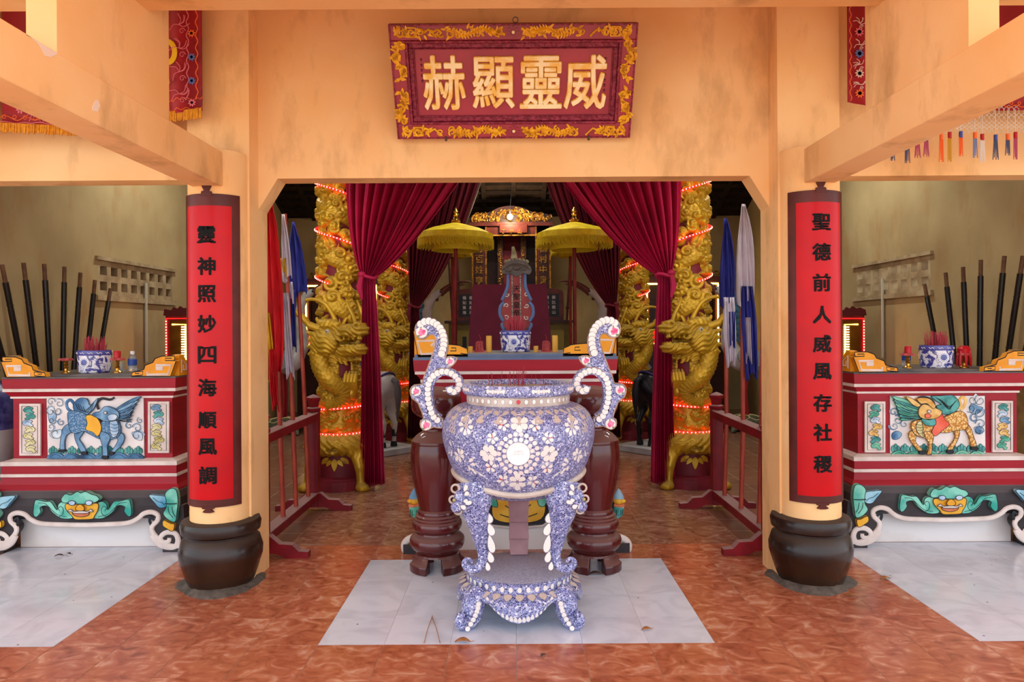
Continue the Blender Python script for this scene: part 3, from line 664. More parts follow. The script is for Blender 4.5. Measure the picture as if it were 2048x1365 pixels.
# handles
def handle(s):
    def L(px, py): p = P(px, py, 3.67); return (s * -(p.x - UX), p.z) if s > 0 else (p.x - UX, p.z)
    A = [(884, 855), (868, 853), (853, 860), (843, 853), (843, 840), (849, 836), (838, 806), (826, 796), (822, 780), (830, 770), (845, 768), (849, 755), (857, 735), (866, 710), (872, 690), (873, 678), (869, 671), (860, 670), (850, 678), (838, 676), (832, 665), (834, 650), (845, 641), (862, 638), (878, 646), (890, 660), (896, 680), (896, 702), (891, 716), (899, 713), (915, 716), (906, 731), (893, 737), (880, 737), (868, 745), (860, 762), (857, 785), (861, 808), (870, 826), (887, 838)]
    Bc = smooth_path([(880, 838), (866, 826), (860, 805), (859, 785), (862, 766), (872, 752), (885, 744), (900, 745), (913, 753), (920, 768), (914, 780), (903, 782), (899, 773)], 5)
    hb = MB(); yF, yB = -.03, .03
    hb.prism([L(*q) for q in A], yF, yB)
    out = []; inn = []
    for i, q in enumerate(Bc):
        a = Bc[max(i - 1, 0)]; b = Bc[min(i + 1, len(Bc) - 1)]; d = np.array(b) - np.array(a); d /= np.linalg.norm(d); nn = np.array([-d[1], d[0]]); w = 7.6
        out.append(tuple(np.array(q) + nn * w)); inn.append(tuple(np.array(q) - nn * w))
    for i in range(len(Bc) - 1):
        q = [L(*out[i]), L(*out[i + 1]), L(*inn[i + 1]), L(*inn[i])]
        hb.add([(x, yF, z) for x, z in q] + [(x, yB, z) for x, z in q], [(0, 1, 2, 3), (7, 6, 5, 4), (0, 4, 5, 1), (1, 5, 6, 2), (2, 6, 7, 3), (3, 7, 4, 0)])
    h = hb.build('handle', mos, urn, smooth=False)
    e = MB(); e.tube([(x, yF, z) for x, z in (L(*q) for q in smooth_path(A, 2, True))], .0035, 5, closed=True, up=(0, 1, 0)); e.build('handle_edge', rim_edge, h)
    p1 = smooth_path([(840, 652), (848, 645), (861, 643), (874, 649), (883, 659), (888, 672), (889, 686), (887, 699), (883, 712)], 8)
    p2 = smooth_path([(880, 842), (868, 832), (862, 816), (858, 800), (857, 784), (858, 770), (863, 757), (873, 748), (885, 743), (897, 744), (909, 750), (917, 759), (920, 770), (914, 781), (904, 783), (899, 775)], 8)
    def along(pts, n, r, rev=False):
        P_ = np.array(pts); seg = np.linalg.norm(np.diff(P_, axis=0), axis=1); cs = np.concatenate([[0], np.cumsum(seg)])
        for k in range(n):
            t = cs[-1] * (k + .5) / n; q = np.array([np.interp(t, cs, P_[:, 0]), np.interp(t, cs, P_[:, 1])]); q2 = np.array([np.interp(min(t + 1, cs[-1]), cs, P_[:, 0]), np.interp(min(t + 1, cs[-1]), cs, P_[:, 1])]); d = (q2 - q); d /= (np.linalg.norm(d) + 1e-9)
            a = L(*(q - d * r)); b = L(*(q + d * r)); put(me_disc, 'scale', h, Vector((a[0], yF - .006, a[1])), Vector((b[0], yF - .002, b[1])), Vector((0, -1, 0)), 2.1 * r * .00256, .012)
    along(p1, 12, 7.6); along(p2, 21, 6.6)
    for c, r in (((845, 665), 12), ((901, 723), 9), ((834, 782), 10), ((854, 849), 11)):
        x, z = L(*c); R_ = r * .00256
        pl = MB().lathe([(0.0005, .008), (R_ * .9, .006), (R_, 0), (R_, -.004)], 20); pl.xf(Matrix.Translation((x, yF, z)) @ Matrix.Rotation(PI / 2, 4, 'X')); q = pl.build('rose_plate', porc, h)
        ro = MB()
        for k in range(9): a = k * 2.4; rr = R_ * .1 * math.sqrt(k) * 1.6; ro.sphere((x + rr * math.cos(a), yF - .008, z + rr * math.sin(a)), R_ * .26, 7, 5, (1, .3, 1))
        ro.build('rose', pinkr, h); lf = MB(); lf.sphere((x + s * R_ * .5, yF - .006, z - R_ * .6), R_ * .25, 7, 4, (1.2, .25, .7)); lf.sphere((x - R_ * .1, yF - .006, z + R_ * .75), R_ * .2, 7, 4, (.6, .25, 1)); lf.build('rose_leaf', leafg, h)
handle(-1); handle(1)
# legs
def leg(s):
    def L(px, py, D):
        p = P(px, py, D); x = p.x - UX; return Vector((-x if s > 0 else x, p.y - UY, p.z))
    cl = [(950, 965, 3.47, 36), (951, 985, 3.46, 36), (950, 1005, 3.455, 34), (952, 1027, 3.455, 27), (957, 1048, 3.465, 21.5), (961, 1070, 3.48, 18), (965, 1092, 3.49, 14.5), (967, 1110, 3.49, 11.5), (964, 1126, 3.485, 10), (953, 1138, 3.47, 8.5), (939, 1138, 3.46, 8.5), (930, 1130, 3.455, 7.5), (931, 1122, 3.455, 6), (939, 1120, 3.455, 5), (943, 1127, 3.455, 3.5)]
    cl = smooth_path(cl, 4)
    lg = MB().tube([L(a, b, c) for a, b, c, d in cl], [d * .00243 for a, b, c, d in cl], 14, up=(0, 1, 0), flat=0.62); lo = lg.build('leg', mos, urn, ang=60)
    for (bx, by), (tx_, ty), w in (((976, 1022), (987, 1048), 17), ((982, 1046), (991, 1073), 16), ((983, 1068), (991, 1108), 16), ((983, 1103), (989, 1127), 14), ((979, 1124), (982, 1143), 11)):
        a, b = L(bx - 5, by, 3.455), L(tx_ - 5, ty, 3.45); put(me_petal, 'drop', lo, a, b, Vector((0, -1, .1)), w * .00243, .02)
    hd = MB(); c = L(921, 1000, 3.43); hd.sphere(c, .045, 14, 10, (.75, .9, 1.2)); hd.sphere(c + Vector((-.018 * (1 if s < 0 else -1), -.02, -.03)), .028, 10, 8); ho = hd.build('lion_head', mos, lo)
    for a, b, w in (((928, 985), (934, 970), 9), ((928, 992), (938, 985), 10), ((926, 1002), (936, 1004), 10), ((930, 1010), (944, 1004), 9), ((920, 1012), (932, 1018), 10), ((914, 1006), (918, 1022), 8)):
        put(me_petal, 'petal', lo, L(*a, 3.39), L(*b, 3.39), Vector((0, -1, 0)), w * .00243)
    for (cx, cy), r in (((911, 978), 8), ((906, 1000), 7), ((916, 1022), 7)):
        lp = MB(); lp.tube([L(cx + r * math.cos(k * PI / 8), cy + r * math.sin(k * PI / 8), 3.42) for k in range(16)], .0055, 6, closed=True, up=(0, 1, 0)); lp.build('fin_loop', porc_b, lo)
    MB().sphere(L(908, 1001, 3.385), .008, 8, 6).build('lion_eye', M('lion_eye', '#a8a06a', .3), lo)
leg(-1); leg(1)
mauve = M('mauve_ceramic', '#9c6f74', .4, col2='#7e5257', scale=5); dusty(mauve, '#b29a98', .5)
rl = MB(); segs = [(.66, .60, .058, .053), (.60, .50, .052, .056), (.50, .39, .056, .050), (.39, .30, .050, .054), (.30, .215, .052, .047)]
for i, (z1, z0, w1, w0) in enumerate(segs): rl.add([(-w1, .20, z1), (w1, .20, z1), (w0, .18, z0), (-w0, .18, z0), (-w1, .27, z1), (w1, .27, z1), (w0, .25, z0), (-w0, .25, z0)], [(3, 2, 1, 0), (4, 5, 6, 7), (0, 1, 5, 4), (1, 2, 6, 5), (2, 3, 7, 6), (3, 0, 4, 7)])
rl.build('leg', mauve, urn, smooth=False, bevel=.004)
# stand
stand = MB().lathe([(.0005, .212), (.255, .212), (.266, .206), (.268, .17), (.262, .163)], 64, cap=False).build('stand_top', mos, urn)
MB().lathe([(.0005, .2135), (.25, .2135), (.252, .2125)], 48, cap=False).build('stand_dust', mos_dust, stand)
for k in range(40): on_ring(stand, .268, .174, .203, 2 * PI * k / 40, .024, me_disc, 'disc')
NA = 96; vs = []; fs = []; NT = 10
def zlow(a):
    b = ((a + PI / 2 + PI / 4) % (PI / 2)) - PI / 4        # 0 at the middle of each side, +-45 deg at the feet
    b = abs(b) / (PI / 4)
    return .05 + .085 * (b / .62) ** 2 if b < .62 else .135 - .04 * ((b - .62) / .38)
for k in range(NA):
    a = 2 * PI * k / NA; zl = zlow(a)
    for t in range(NT + 1):
        q = t / NT; z = .172 + (zl - .172) * q; r = .262 + .062 * math.sin(min(1, q * 1.2) * PI * .55) - .02 * max(0, q - .6); vs.append((r * math.cos(a), r * math.sin(a), z))
    for t in range(NT + 1):
        q = 1 - t / NT; z = .168 + (zl - .168) * q; r = .24 + .055 * math.sin(min(1, q * 1.2) * PI * .55) - .02 * max(0, q - .6); vs.append((r * math.cos(a), r * math.sin(a), z))
n_ = 2 * NT + 2
for k in range(NA):
    for t in range(n_): fs.append((k * n_ + t, k * n_ + (t + 1) % n_, ((k + 1) % NA) * n_ + (t + 1) % n_, ((k + 1) % NA) * n_ + t))
apron = MB().add(vs, fs).build('stand_apron', mos, urn, ang=70)
for k in range(32):
    a = 2 * PI * k / 32; put(me_petal_b, 'petal', apron, Vector((.315 * math.cos(a), .315 * math.sin(a), .150)), Vector((.270 * math.cos(a), .270 * math.sin(a), .170)), Vector((math.cos(a), math.sin(a), 1)), .045, .006)
for sd in range(4):
    for k in range(-8, 9):
        if sd == 2: continue
        a = -PI / 2 + sd * PI / 2 + k * .062; z = zlow(a); r = .3205
        put(me_petal, 'petal', apron, Vector((r * math.cos(a), r * math.sin(a), z + .034)), Vector(((r - .006) * math.cos(a), (r - .006) * math.sin(a), z + .002)), Vector((math.cos(a), math.sin(a), .0)), .022, .014)
for k in range(4):                                                  # scroll feet
    a = -PI / 2 + PI / 4 + k * PI / 2; e = Vector((math.cos(a), math.sin(a), 0))
    pth = [(.27, .15, .045), (.305, .125, .050), (.318, .09, .048), (.325, .058, .042), (.342, .038, .036), (.368, .031, .030), (.392, .038, .025), (.404, .060, .019), (.392, .078, .014), (.376, .070, .009)]
    pth = smooth_path([(r, z, w * 1.18) for r, z, w in pth], 3); f = MB().tube([e * r + Vector((0, 0, z)) for r, z, w in pth], [w for r, z, w in pth], 12, up=(0, 0, 1)); fo = f.build('stand_foot', mos, urn, ang=60)
    if k in (0, 3):
        sgn = 1 if math.cos(a) > 0 else -1; tn = Vector((-math.sin(a), math.cos(a), 0)) * (-sgn); 
        for q in range(7):
            t = q / 6; r = .325 + .055 * t ** 2 ; z = .128 - .105 * t; c = e * r + tn * (.050 - .016 * t) + Vector((0, -.012, z)); put(me_disc, 'disc', fo, c + Vector((0, 0, .013)), c - Vector((0, 0, .013)), (tn + e * .5 + Vector((0, -.6, 0))), .027)

# ------------------------------------------------------------------ dark red turned jars
lac = M('dark_red_lacquer', '#5a1717', 0.22, col2='#43100f', scale=2.5, coat=0.5); dusty(lac, '#7d5c56', .75)
def jar(x, y, label, g):
    t = thing('turned_jar', label, 'jar', (x, y, 0), 0, g)
    pf = [(.105, .36), (.118, .42), (.14, .52), (.154, .62), (.156, .70), (.150, .745), (.151, .75), (.151, .765), (.146, .772), (.118, .80), (.088, .82), (.082, .84), (.095, .86), (.10, .875), (.085, .89), (.085, .90), (.135, .93), (.15, .975), (.148, 1.02), (.13, 1.055), (.08, 1.075), (.03, 1.085), (.0005, 1.088)]
    MB().lathe(smooth_path(pf, 3), 48, cap=False).build('body', lac, t, ang=50)
    bs = [(.12, .095), (.125, .11), (.15, .13), (.164, .16), (.160, .19), (.14, .207), (.128, .212), (.122, .225), (.14, .238), (.149, .262), (.145, .285), (.135, .295), (.136, .302), (.128, .312), (.129, .32), (.116, .33), (.117, .342), (.106, .36)]
    MB().lathe(smooth_path(bs, 2), 48, cap=False).build('moulded_base', lac, t, ang=40)
    MB().lathe([(.0005, .098), (.125, .098), (.13, .088), (.0005, .088)], 40, cap=False).build('base_plate', lac, t)
    for k in range(4):
        a0 = PI / 4 + k * PI / 2 - .48; a1 = a0 + .96; m = MB(); vs = []; fs = []; n = 8
        for i in range(n + 1):
            a = a0 + (a1 - a0) * i / n
            for r, z in ((.105, .0), (.166, .0), (.168, .045), (.150, .062), (.135, .092), (.105, .092)): vs.append((r * math.cos(a), r * math.sin(a), z))
        for i in range(n):
            for j in range(6): fs.append((i * 6 + j, i * 6 + (j + 1) % 6, i * 6 + 6 + (j + 1) % 6, i * 6 + 6 + j))
        fs += [tuple(range(6)), tuple(n * 6 + j for j in range(5, -1, -1))]
        m.add(vs, fs).build('foot', lac, t, bevel=.004)
    return t
jar(-.470, 4.30, 'dark red turned jar on feet beside the green-bearded altar guardian', 'turned jars flanking the urn'); jar(.468, 4.30, 'dark red turned jar on feet beside the teal-bearded altar guardian', 'turned jars flanking the urn')
# ------------------------------------------------------------------ altars
altar_red = M('altar_red_paint', '#a01226', 0.5, col2='#8c0f22', scale=3, detail=6, stretch=(.3, .3, 4), bump=.05)
altar_white = M('altar_white_line', '#e2d3cc', 0.6, col2='#cbbab2', scale=8)
altar_black = M('altar_black_paint', '#2a2427', 0.5, col2='#3b3336', scale=6); dusty(altar_black, '#7a6a66', .8)
altar_top = M('altar_dark_top', '#4a4648', 0.45, col2='#6e6663', scale=5)
altar_blue = M('altar_blue_top', '#4d5f84', 0.5, col2='#5f6f8c', scale=5); dusty(altar_blue, '#8b857e', .8)
base_white = M('base_white_wash', '#e6dcd8', 0.7, col2='#c9b3a6', scale=2.2, detail=6, lo=.45, hi=.8)
orange = M('scroll_orange', '#eda21a', 0.5, col2='#d98a12', scale=6)
brown_top = M('scroll_dusty_edge', '#a98a5c', 0.8, col2='#8c6f47', scale=12)
panel_white = M('picture_white', '#e9e2e0', 0.55, col2='#d5cbc9', scale=6)
line_black = M('drawn_black', '#1d1f27', 0.5)
def wash(n, a, b, sc=9): return M(n, a, 0.5, col2=b, scale=sc, detail=3, lo=.35, hi=.62)
c_blue = wash('wash_blue', '#2f5d8a', '#7ba4c4'); c_blued = wash('wash_dark_blue', '#1f4568', '#4f80a8', 14); c_sky = wash('wash_pale_blue', '#7fa5c8', '#d5e0ea')
c_teal = wash('wash_teal', '#1f6d6c', '#58a8a2', 14); c_green = wash('wash_green', '#2f8f78', '#7cc5a8'); c_yel = wash('wash_yellow', '#e3a01f', '#f0b73a'); c_och = wash('wash_ochre', '#c98f35', '#e6c079', 25)
c_redc = wash('wash_red', '#d8482f', '#e8735a'); c_olive = wash('wash_olive', '#b3a860', '#dcd3a4'); c_mask = wash('mask_ochre', '#d9951f', '#e8b03a'); c_maskt = wash('mask_teal', '#2a9a8a', '#86cdb8'); c_maskb = wash('mask_blue', '#3f8bb0', '#9cc9d8'); c_lip = wash('mask_lip', '#c4603a', '#d9825c')
scale_yel = M('scaled_yellow', '#f0d08a', .5, col2='#b8782a', kind='voronoi', scale=75, lo=.25, hi=.6)
scale_blue = M('scaled_blue', '#8fabc4', .5, col2='#3f6c96', kind='voronoi', scale=85, lo=.2, hi=.55)
class Rel:
    """painted low relief: px outlines of the photo laid on an upright plane at distance D"""
    def __init__(s, root, D, scale, ox, oy, mirror=None):
        s.root = root; s.D = D; s.sc = scale; s.ox = ox; s.oy = oy; s.ol = MB(); s.ol2 = MB(); s.mir = mirror; s.lift = 0.0
    def pt(s, q):
        x, y = q
        p = P(s.ox + x / s.sc, s.oy + y / s.sc, s.D); l = s.root.location; return (p.x - l.x, p.z - l.z)
    def y(s): return s.D - s.root.location.y
    def fill(s, nm, pts, mat, parent, t=.006, sm=4, line=True, lw=.0022):
        s.lift += .00012; o = [s.pt(q) for q in (smooth_path(pts, sm, True) if sm else pts)]; y = s.y() - s.lift
        ob = MB().prism(o, y - t, y + .004).build(nm, mat, parent, smooth=False)
        if line: s.ol.tube([(x, y - t, z) for x, z in o], lw, 5, closed=True, up=(0, 1, 0))
        return ob
    def line(s, pts, w=.002, sm=4, t=.007, mb=None):
        o = [s.pt(q) for q in (smooth_path(pts, sm) if sm else pts)]; y = s.y() - t - s.lift
        (mb or s.ol).tube([(x, y, z) for x, z in o], w, 5, up=(0, 1, 0))
    def band(s, nm, pts, w, mat, parent, t=.012, sm=5):
        o = [s.pt(q) for q in (smooth_path(pts, sm) if sm else pts)]; n = len(o)
        W_ = w if hasattr(w, '__len__') else [w] * n
        if hasattr(w, '__len__'): W_ = list(np.interp(np.linspace(0, 1, n), np.linspace(0, 1, len(w)), w))
        return MB().tube([(x, s.y() - t * .3, z) for x, z in o], W_, 8, up=(0, 1, 0), flat=.5).build(nm, mat, parent)
    def cloud(s, c, r, a0, sg, parent, m1, turns=1.15):
        pts = []
        for k in range(16):
            t = k / 15; a = a0 + sg * 2 * PI * turns * t; q = r * (1 - .8 * t); pts.append((c[0] + q * math.cos(a), c[1] - q * math.sin(a)))
        o = [s.pt(q) for q in pts]; w = [r / s.sc * s.D / F * .30 * (1 - .5 * k / 15) for k in range(16)]
        s.line(pts, .0016, 0, .014)
        return MB().tube([(x, s.y() - .002, z) for x, z in o], w, 7, up=(0, 1, 0), flat=.6).build('cloud', m1, parent)
    def done(s, parent, nm='ink_lines'):
        if s.ol.v: s.ol.build(nm, line_black, parent, smooth=False)
def mould(mb, x0, x1, y0, y1, prof):
    """rectangular moulding: prof [(outset, z)]"""
    vs = []; fs = []
    for o, z in prof: vs += [(x0 - o, y0 - o, z), (x1 + o, y0 - o, z), (x1 + o, y1 + o, z), (x0 - o, y1 + o, z)]
    for j in range(len(prof) - 1):
        for i in range(4): k = (i + 1) % 4; fs.append((4 * j + i, 4 * j + k, 4 * j + 4 + k, 4 * j + 4 + i))
    n = 4 * (len(prof) - 1); fs += [(3, 2, 1, 0), (n, n + 1, n + 2, n + 3)]
    return mb.add(vs, fs)
def scroll_end(root, pts, fret, ret, xf, yf, depth, sgn, top):
    """stepped fret end piece: front board and a side return, orange with white fret"""
    m = MB(); m.prism([xf(q) for q in pts], yf, yf + .05); m.build('scroll_end', orange, root, smooth=False)
    e = MB(); e.tube([(x, yf - .001, z) for x, z in [xf(q) for q in pts]], .0032, 4, closed=True, up=(0, 1, 0)); se = e.build('scroll_outline', line_black, root, smooth=False)
    for i, f in enumerate(fret):
        MB().tube([(x, yf - .001, z) for x, z in [xf(q) for q in f]], .0075 if i == 0 or i == 1 else .003, 4, up=(0, 1, 0), flat=.35).build('fret', altar_white if i < 2 else line_black, root, smooth=False)
def side_altar(s, D, label, pic):
    k = D / F
    cxw = s * 2.79; root = thing('side_altar', label, 'altar', (cxw, D, 0))
    hw = .525; x0, x1 = -hw, hw; y0, y1 = .045, .72
    bands = [('lower_red', altar_red, [(.075, .36), (.075, .405), (.055, .43), (.047, .478)]), ('white_line', altar_white, [(.052, .478), (.052, .498)]), ('red_band', altar_red, [(.047, .498), (.047, .551)]),
             ('white_ledge', altar_white, [(.052, .551), (.052, .578), (.0, .592)]), ('body', altar_red, [(0, .590), (0, .990)]), ('white_line', altar_white, [(.012, .989), (.012, 1.002)]),
             ('cove', altar_red, [(.010, 1.002), (.035, 1.035)]), ('white_line', altar_white, [(.042, 1.035), (.042, 1.055)]), ('top_band', altar_red, [(.040, 1.055), (.045, 1.12)])]
    body = None
    for nm, mt, pf in bands:
        o = mould(MB(), x0, x1, y0, y1, pf).build(nm, mt, root, smooth=False)
        if nm == 'body': body = o
    mould(MB(), x0, x1, y0, y1, [(.045, 1.12), (.045, 1.132), (-.005, 1.133), (-.005, 1.144)]).build('top_slab', altar_top, root, smooth=False, bevel=.003)
    # black base: bulging shoulder, shaped apron with white trim, recessed white panel
    mould(MB(), x0, x1, y0, y1, [(.04, .20), (.085, .23), (.10, .29), (.095, .35), (.075, .40)]).build('base_shoulder', altar_black, root, smooth=False, bevel=.01)
    MB().box(x0 + .03, x1 - .03, y0 + .02, y1, 0, .26).build('base_panel', base_white, root, smooth=False)
    yA = y0 - .10
    trim = [(-.66, .058), (-.60, .045), (-.535, .055), (-.49, .085), (-.445, .135), (-.44, .175), (-.475, .215), (-.475, .25), (-.435, .268), (-.385, .258), (-.345, .225), (-.28, .198), (-.15, .190), (0, .187), (.15, .190), (.28, .198), (.345, .225), (.385, .258), (.435, .268), (.475, .25), (.475, .215), (.44, .175), (.445, .135), (.49, .085), (.535, .055), (.60, .045), (.66, .058)]
    tr = smooth_path(trim, 5)
    m = MB(); lo = [(x, z) for x, z in tr]
    m.prism([(-.66, .02), *lo, (.66, .02), (.66, .30), (-.66, .30)][1:-3] + [(.64, .30), (-.64, .30)], yA, yA + .07)
    ap = m.build('base_apron', altar_black, root, smooth=False)
    MB().tube([(x, yA - .002, z - .010) for x, z in tr], .016, 8, up=(0, 1, 0), flat=.7).build('white_trim', altar_white, root)
    for q in (-1, 1):
        qq = [(1600, 660), (1640, 735), (1730, 785), (1830, 785), (1862, 720), (1830, 650), (1745, 640), (1685, 685), (1705, 735), (1765, 730), (1772, 695)]
        sp = smooth_path([(q * (x - 900) / 5.12 * k * .99, 1.427 - (940 + y / 5.12 - 664) * k + .012) for x, y in qq], 4)
        MB().tube([(x, yA - .006, z) for x, z in sp], [.021 - .008 * i / len(sp) for i in range(len(sp))], 8, up=(0, 1, 0), flat=.5).build('white_scroll', altar_white, root)
        MB().box(q * .60 - .09, q * .60 + .08, yA - .01, yA + .12, 0, .045).build('foot', altar_black, root, smooth=False)
        dr = [(q * .455, .205), (q * .43, .225), (q * .425, .20), (q * .435, .17), (q * .43, .14)]
        MB().tube([(x, yA - .004, z) for x, z in smooth_path(dr, 4)], [.004 + .006 * math.sin(t * 3) for t in np.linspace(.2, 1, 17)], 6, up=(0, 1, 0), flat=.5).build('black_drop', line_black, root)
    # lion mask and corner leaves on the apron (left altar coordinates; the other altar mirrors them)
    R = Rel(root, D + yA - .0, 5.12, 0, 940)
    mx0 = 900
    def Q(pts):
        out = []
        for x, y in pts:
            X = (x - mx0) / 5.12 * k * .99; Z = 1.427 - (940 + y / 5.12 - 664) * k + .012; out.append((X, Z))
        return out
    R.pt = lambda q: q; R.y = lambda: yA
    def fq(nm, pts, mat, par, t=.012, sm=4): return R.fill(nm, Q(pts), mat, par, t, sm)
    mk = fq('lion_mask', [(740, 340), (820, 335), (900, 345), (980, 335), (1065, 335), (1065, 400), (1030, 460), (1010, 488), (900, 495), (830, 490), (800, 455), (745, 395)], c_mask, root, .03)
    fq('mask_hair', [(700, 285), (740, 235), (800, 245), (860, 212), (900, 225), (950, 212), (1010, 240), (1060, 255), (1085, 290), (1040, 322), (960, 335), (860, 335), (800, 322), (720, 322)], c_maskt, root, .035)
    for q in (-1, 1):
        mq = lambda pts: [(mx0 + q * (mx0 - x), y) for x, y in pts]
        fq('mask_beard', mq([(760, 345), (700, 318), (655, 345), (640, 400), (580, 320), (520, 315), (430, 298), (408, 350), (400, 440), (430, 470), (475, 420), (470, 372), (540, 360), (600, 430), (690, 486), (790, 486), (802, 452)]), c_maskt, root, .02)
        fq('mask_brow', mq([(780, 310), (820, 300), (850, 318), (830, 345), (790, 340)]), c_sky, root, .042); 
        R.line(Q(mq([(660, 470), (700, 440), (705, 390), (680, 365), (655, 385), (670, 410)])), .002, 4, .02); R.line(Q(mq([(450, 330), (520, 335), (580, 390), (650, 450), (740, 470)])), .0018, 4, .02)
        if q > 0 or True:
            fq('corner_leaf_blue', mq([(220, 258), (140, 256), (50, 272), (30, 330), (60, 378), (120, 380), (165, 330)]), c_maskb, root, .022)
            fq('corner_leaf_green', mq([(50, 240), (0, 190), (-60, 200), (-80, 300), (-70, 420), (-50, 520), (20, 500), (70, 440), (40, 380), (40, 300)]), c_maskt, root, .03)
            fq('corner_leaf_yellow', mq([(70, 510), (0, 540), (-40, 552), (-20, 620), (40, 592), (80, 560)]), c_yel, root, .024)
            R.line(Q(mq([(50, 338), (-10, 342), (-70, 338)])), .0035, 2, .032); R.line(Q(mq([(20, 370), (10, 430), (-30, 480)])), .0016, 3, .032); R.line(Q(mq([(-20, 370), (-30, 430), (-55, 470)])), .0016, 3, .032)
            R.line(Q(mq([(60, 360), (90, 330), (130, 320), (180, 280)])), .0015, 3, .024)
    fq('mask_nose', [(855, 375), (875, 345), (900, 335), (925, 345), (945, 375), (930, 398), (870, 398)], c_mask, root, .045)
    fq('mask_mouth', [(815, 420), (900, 432), (980, 420), (968, 450), (900, 465), (832, 450)], c_lip, root, .034)
    fq('mask_teeth', [(768, 408), (798, 385), (830, 408), (900, 402), (970, 408), (1002, 385), (1026, 412), (990, 412), (960, 428), (840, 428), (812, 412)], altar_white, root, .038)
    R.done(root, 'mask_lines')
    # picture panel and side panels
    pic(root, root, D + y0 - .002)
    # end scrolls (crop px of the photo, mirrored for each end)
    cr = [(10, 130), (70, 290), (480, 288), (472, 245), (425, 236), (350, 215), (335, 172), (255, 142), (232, 102), (160, 76), (30, 76), (22, 100), (32, 122)]
    f1 = [(222, 212), (150, 215), (150, 196), (222, 198), (222, 172), (68, 172), (95, 268), (320, 272), (308, 240)]
    f3 = [(480, 285), (365, 275), (358, 235), (440, 240), (440, 258), (398, 258)]; f4 = [(20, 125), (125, 122), (125, 98), (55, 100)]
    for q in (-1, 1):
        def xf(p, q=q):
            X = (p[0] - 10) / 5.25 * k; Z = 1.132 + (290 - p[1]) / 5.25 * k; x = -(.57 - X + .004); return (x if q < 0 else -x, Z)
        scroll_end(root, cr, [f1, f1[:1], f3, f4], None, xf, y0 - .045, .3, q, 1.14)
        pr = [(0, 0), (.0, .135), (.06, .14), (.10, .10), (.16, .09), (.18, .06), (.28, .05), (.30, 0)]
        m = MB(); xs = q * (hw + .045); a, b = sorted((xs, xs - q * .05))
        m.add([(a, y0 + .005 + y, 1.133 + z) for y, z in pr] + [(b, y0 + .005 + y, 1.133 + z) for y, z in pr], [tuple(range(8)), tuple(range(15, 7, -1))] + [(i, (i + 1) % 8, 8 + (i + 1) % 8, 8 + i) for i in range(8)])
        m.build('scroll_return', brown_top if q == s else orange, root, smooth=False)
        fr = MB(); xo = (b if q > 0 else a); fr.tube([(xo + q * .001, y0 + .005 + y, 1.133 + z) for y, z in [(.03, .02), (.03, .105), (.10, .07), (.10, .035), (.055, .035), (.055, .07)]], .004, 4, up=(1, 0, 0)); fr.build('return_fret', altar_white, root, smooth=False)
    return root
def leafy(R, x0, x1, y0, y1, cols, body, nm='side_panel', D=None):
    """small framed panel: white frame, black inner line, curled leaves"""
    f = R.fill(nm, [(x0, y0), (x1, y0), (x1, y1), (x0, y1)], altar_white, body, .010, 0, False)
    w = x1 - x0; h = y1 - y0; i = .12 * w
    R.line([(x0 + i, y0 + i), (x1 - i, y0 + i), (x1 - i, y1 - i), (x0 + i, y1 - i), (x0 + i, y0 + i)], .0016, 0, .011)
    rn = random.Random(int(x0 + y0))
    for r in range(7):
        c = cols[r * len(cols) // 7]; cy = y0 + h * (.13 + .125 * r); cx = (x0 + x1) / 2 + rn.uniform(-.12, .12) * w
        sg = 1 if r % 2 else -1
        lf = [(cx - sg * .22 * w, cy - .05 * h), (cx + sg * .05 * w, cy - .075 * h), (cx + sg * .25 * w, cy - .02 * h), (cx + sg * .16 * w, cy + .035 * h), (cx - sg * .02 * w, cy + .03 * h), (cx - sg * .14 * w, cy + .075 * h), (cx - sg * .26 * w, cy + .03 * h), (cx - sg * .15 * w, cy)]
        R.fill('leaf_motif', lf, c, f, .013, 4, True, .0013)
        R.line([(cx - sg * .15 * w, cy - .02 * h), (cx + sg * .05 * w, cy - .04 * h), (cx + sg * .12 * w, cy - .01 * h)], .001, 3, .014)
    return f
def waves(R, x0, x1, yb, par, m1, m2, step=95):
    n = int((x1 - x0) / step)
    for k in range(n):
        cx = x0 + (k + .5) * (x1 - x0) / n
        for dx, dy in ((-25, 10), (0, -8), (25, 12)):
            R.fill('wave_crest', [(cx + dx - 14, yb + 30), (cx + dx - 18, yb + dy - 15), (cx + dx, yb + dy - 38), (cx + dx + 18, yb + dy - 15), (cx + dx + 14, yb + 30)], m1, par, .008, 3, True, .0012)
    m = 6
    for k in range(m):
        cx = x0 + (k + .5) * (x1 - x0) / m; w = (x1 - x0) / m * .52
        R.fill('wave', [(cx - w, yb + 85), (cx - w * .8, yb + 45), (cx, yb + 20 + 8 * (k % 2)), (cx + w * .8, yb + 45), (cx + w, yb + 85)], m2, par, .010, 3, True, .0012)
        R.line([(cx - w * .7, yb + 75), (cx - w * .4, yb + 50), (cx, yb + 42), (cx + w * .4, yb + 52), (cx + w * .7, yb + 75)], .0012, 3, .011)
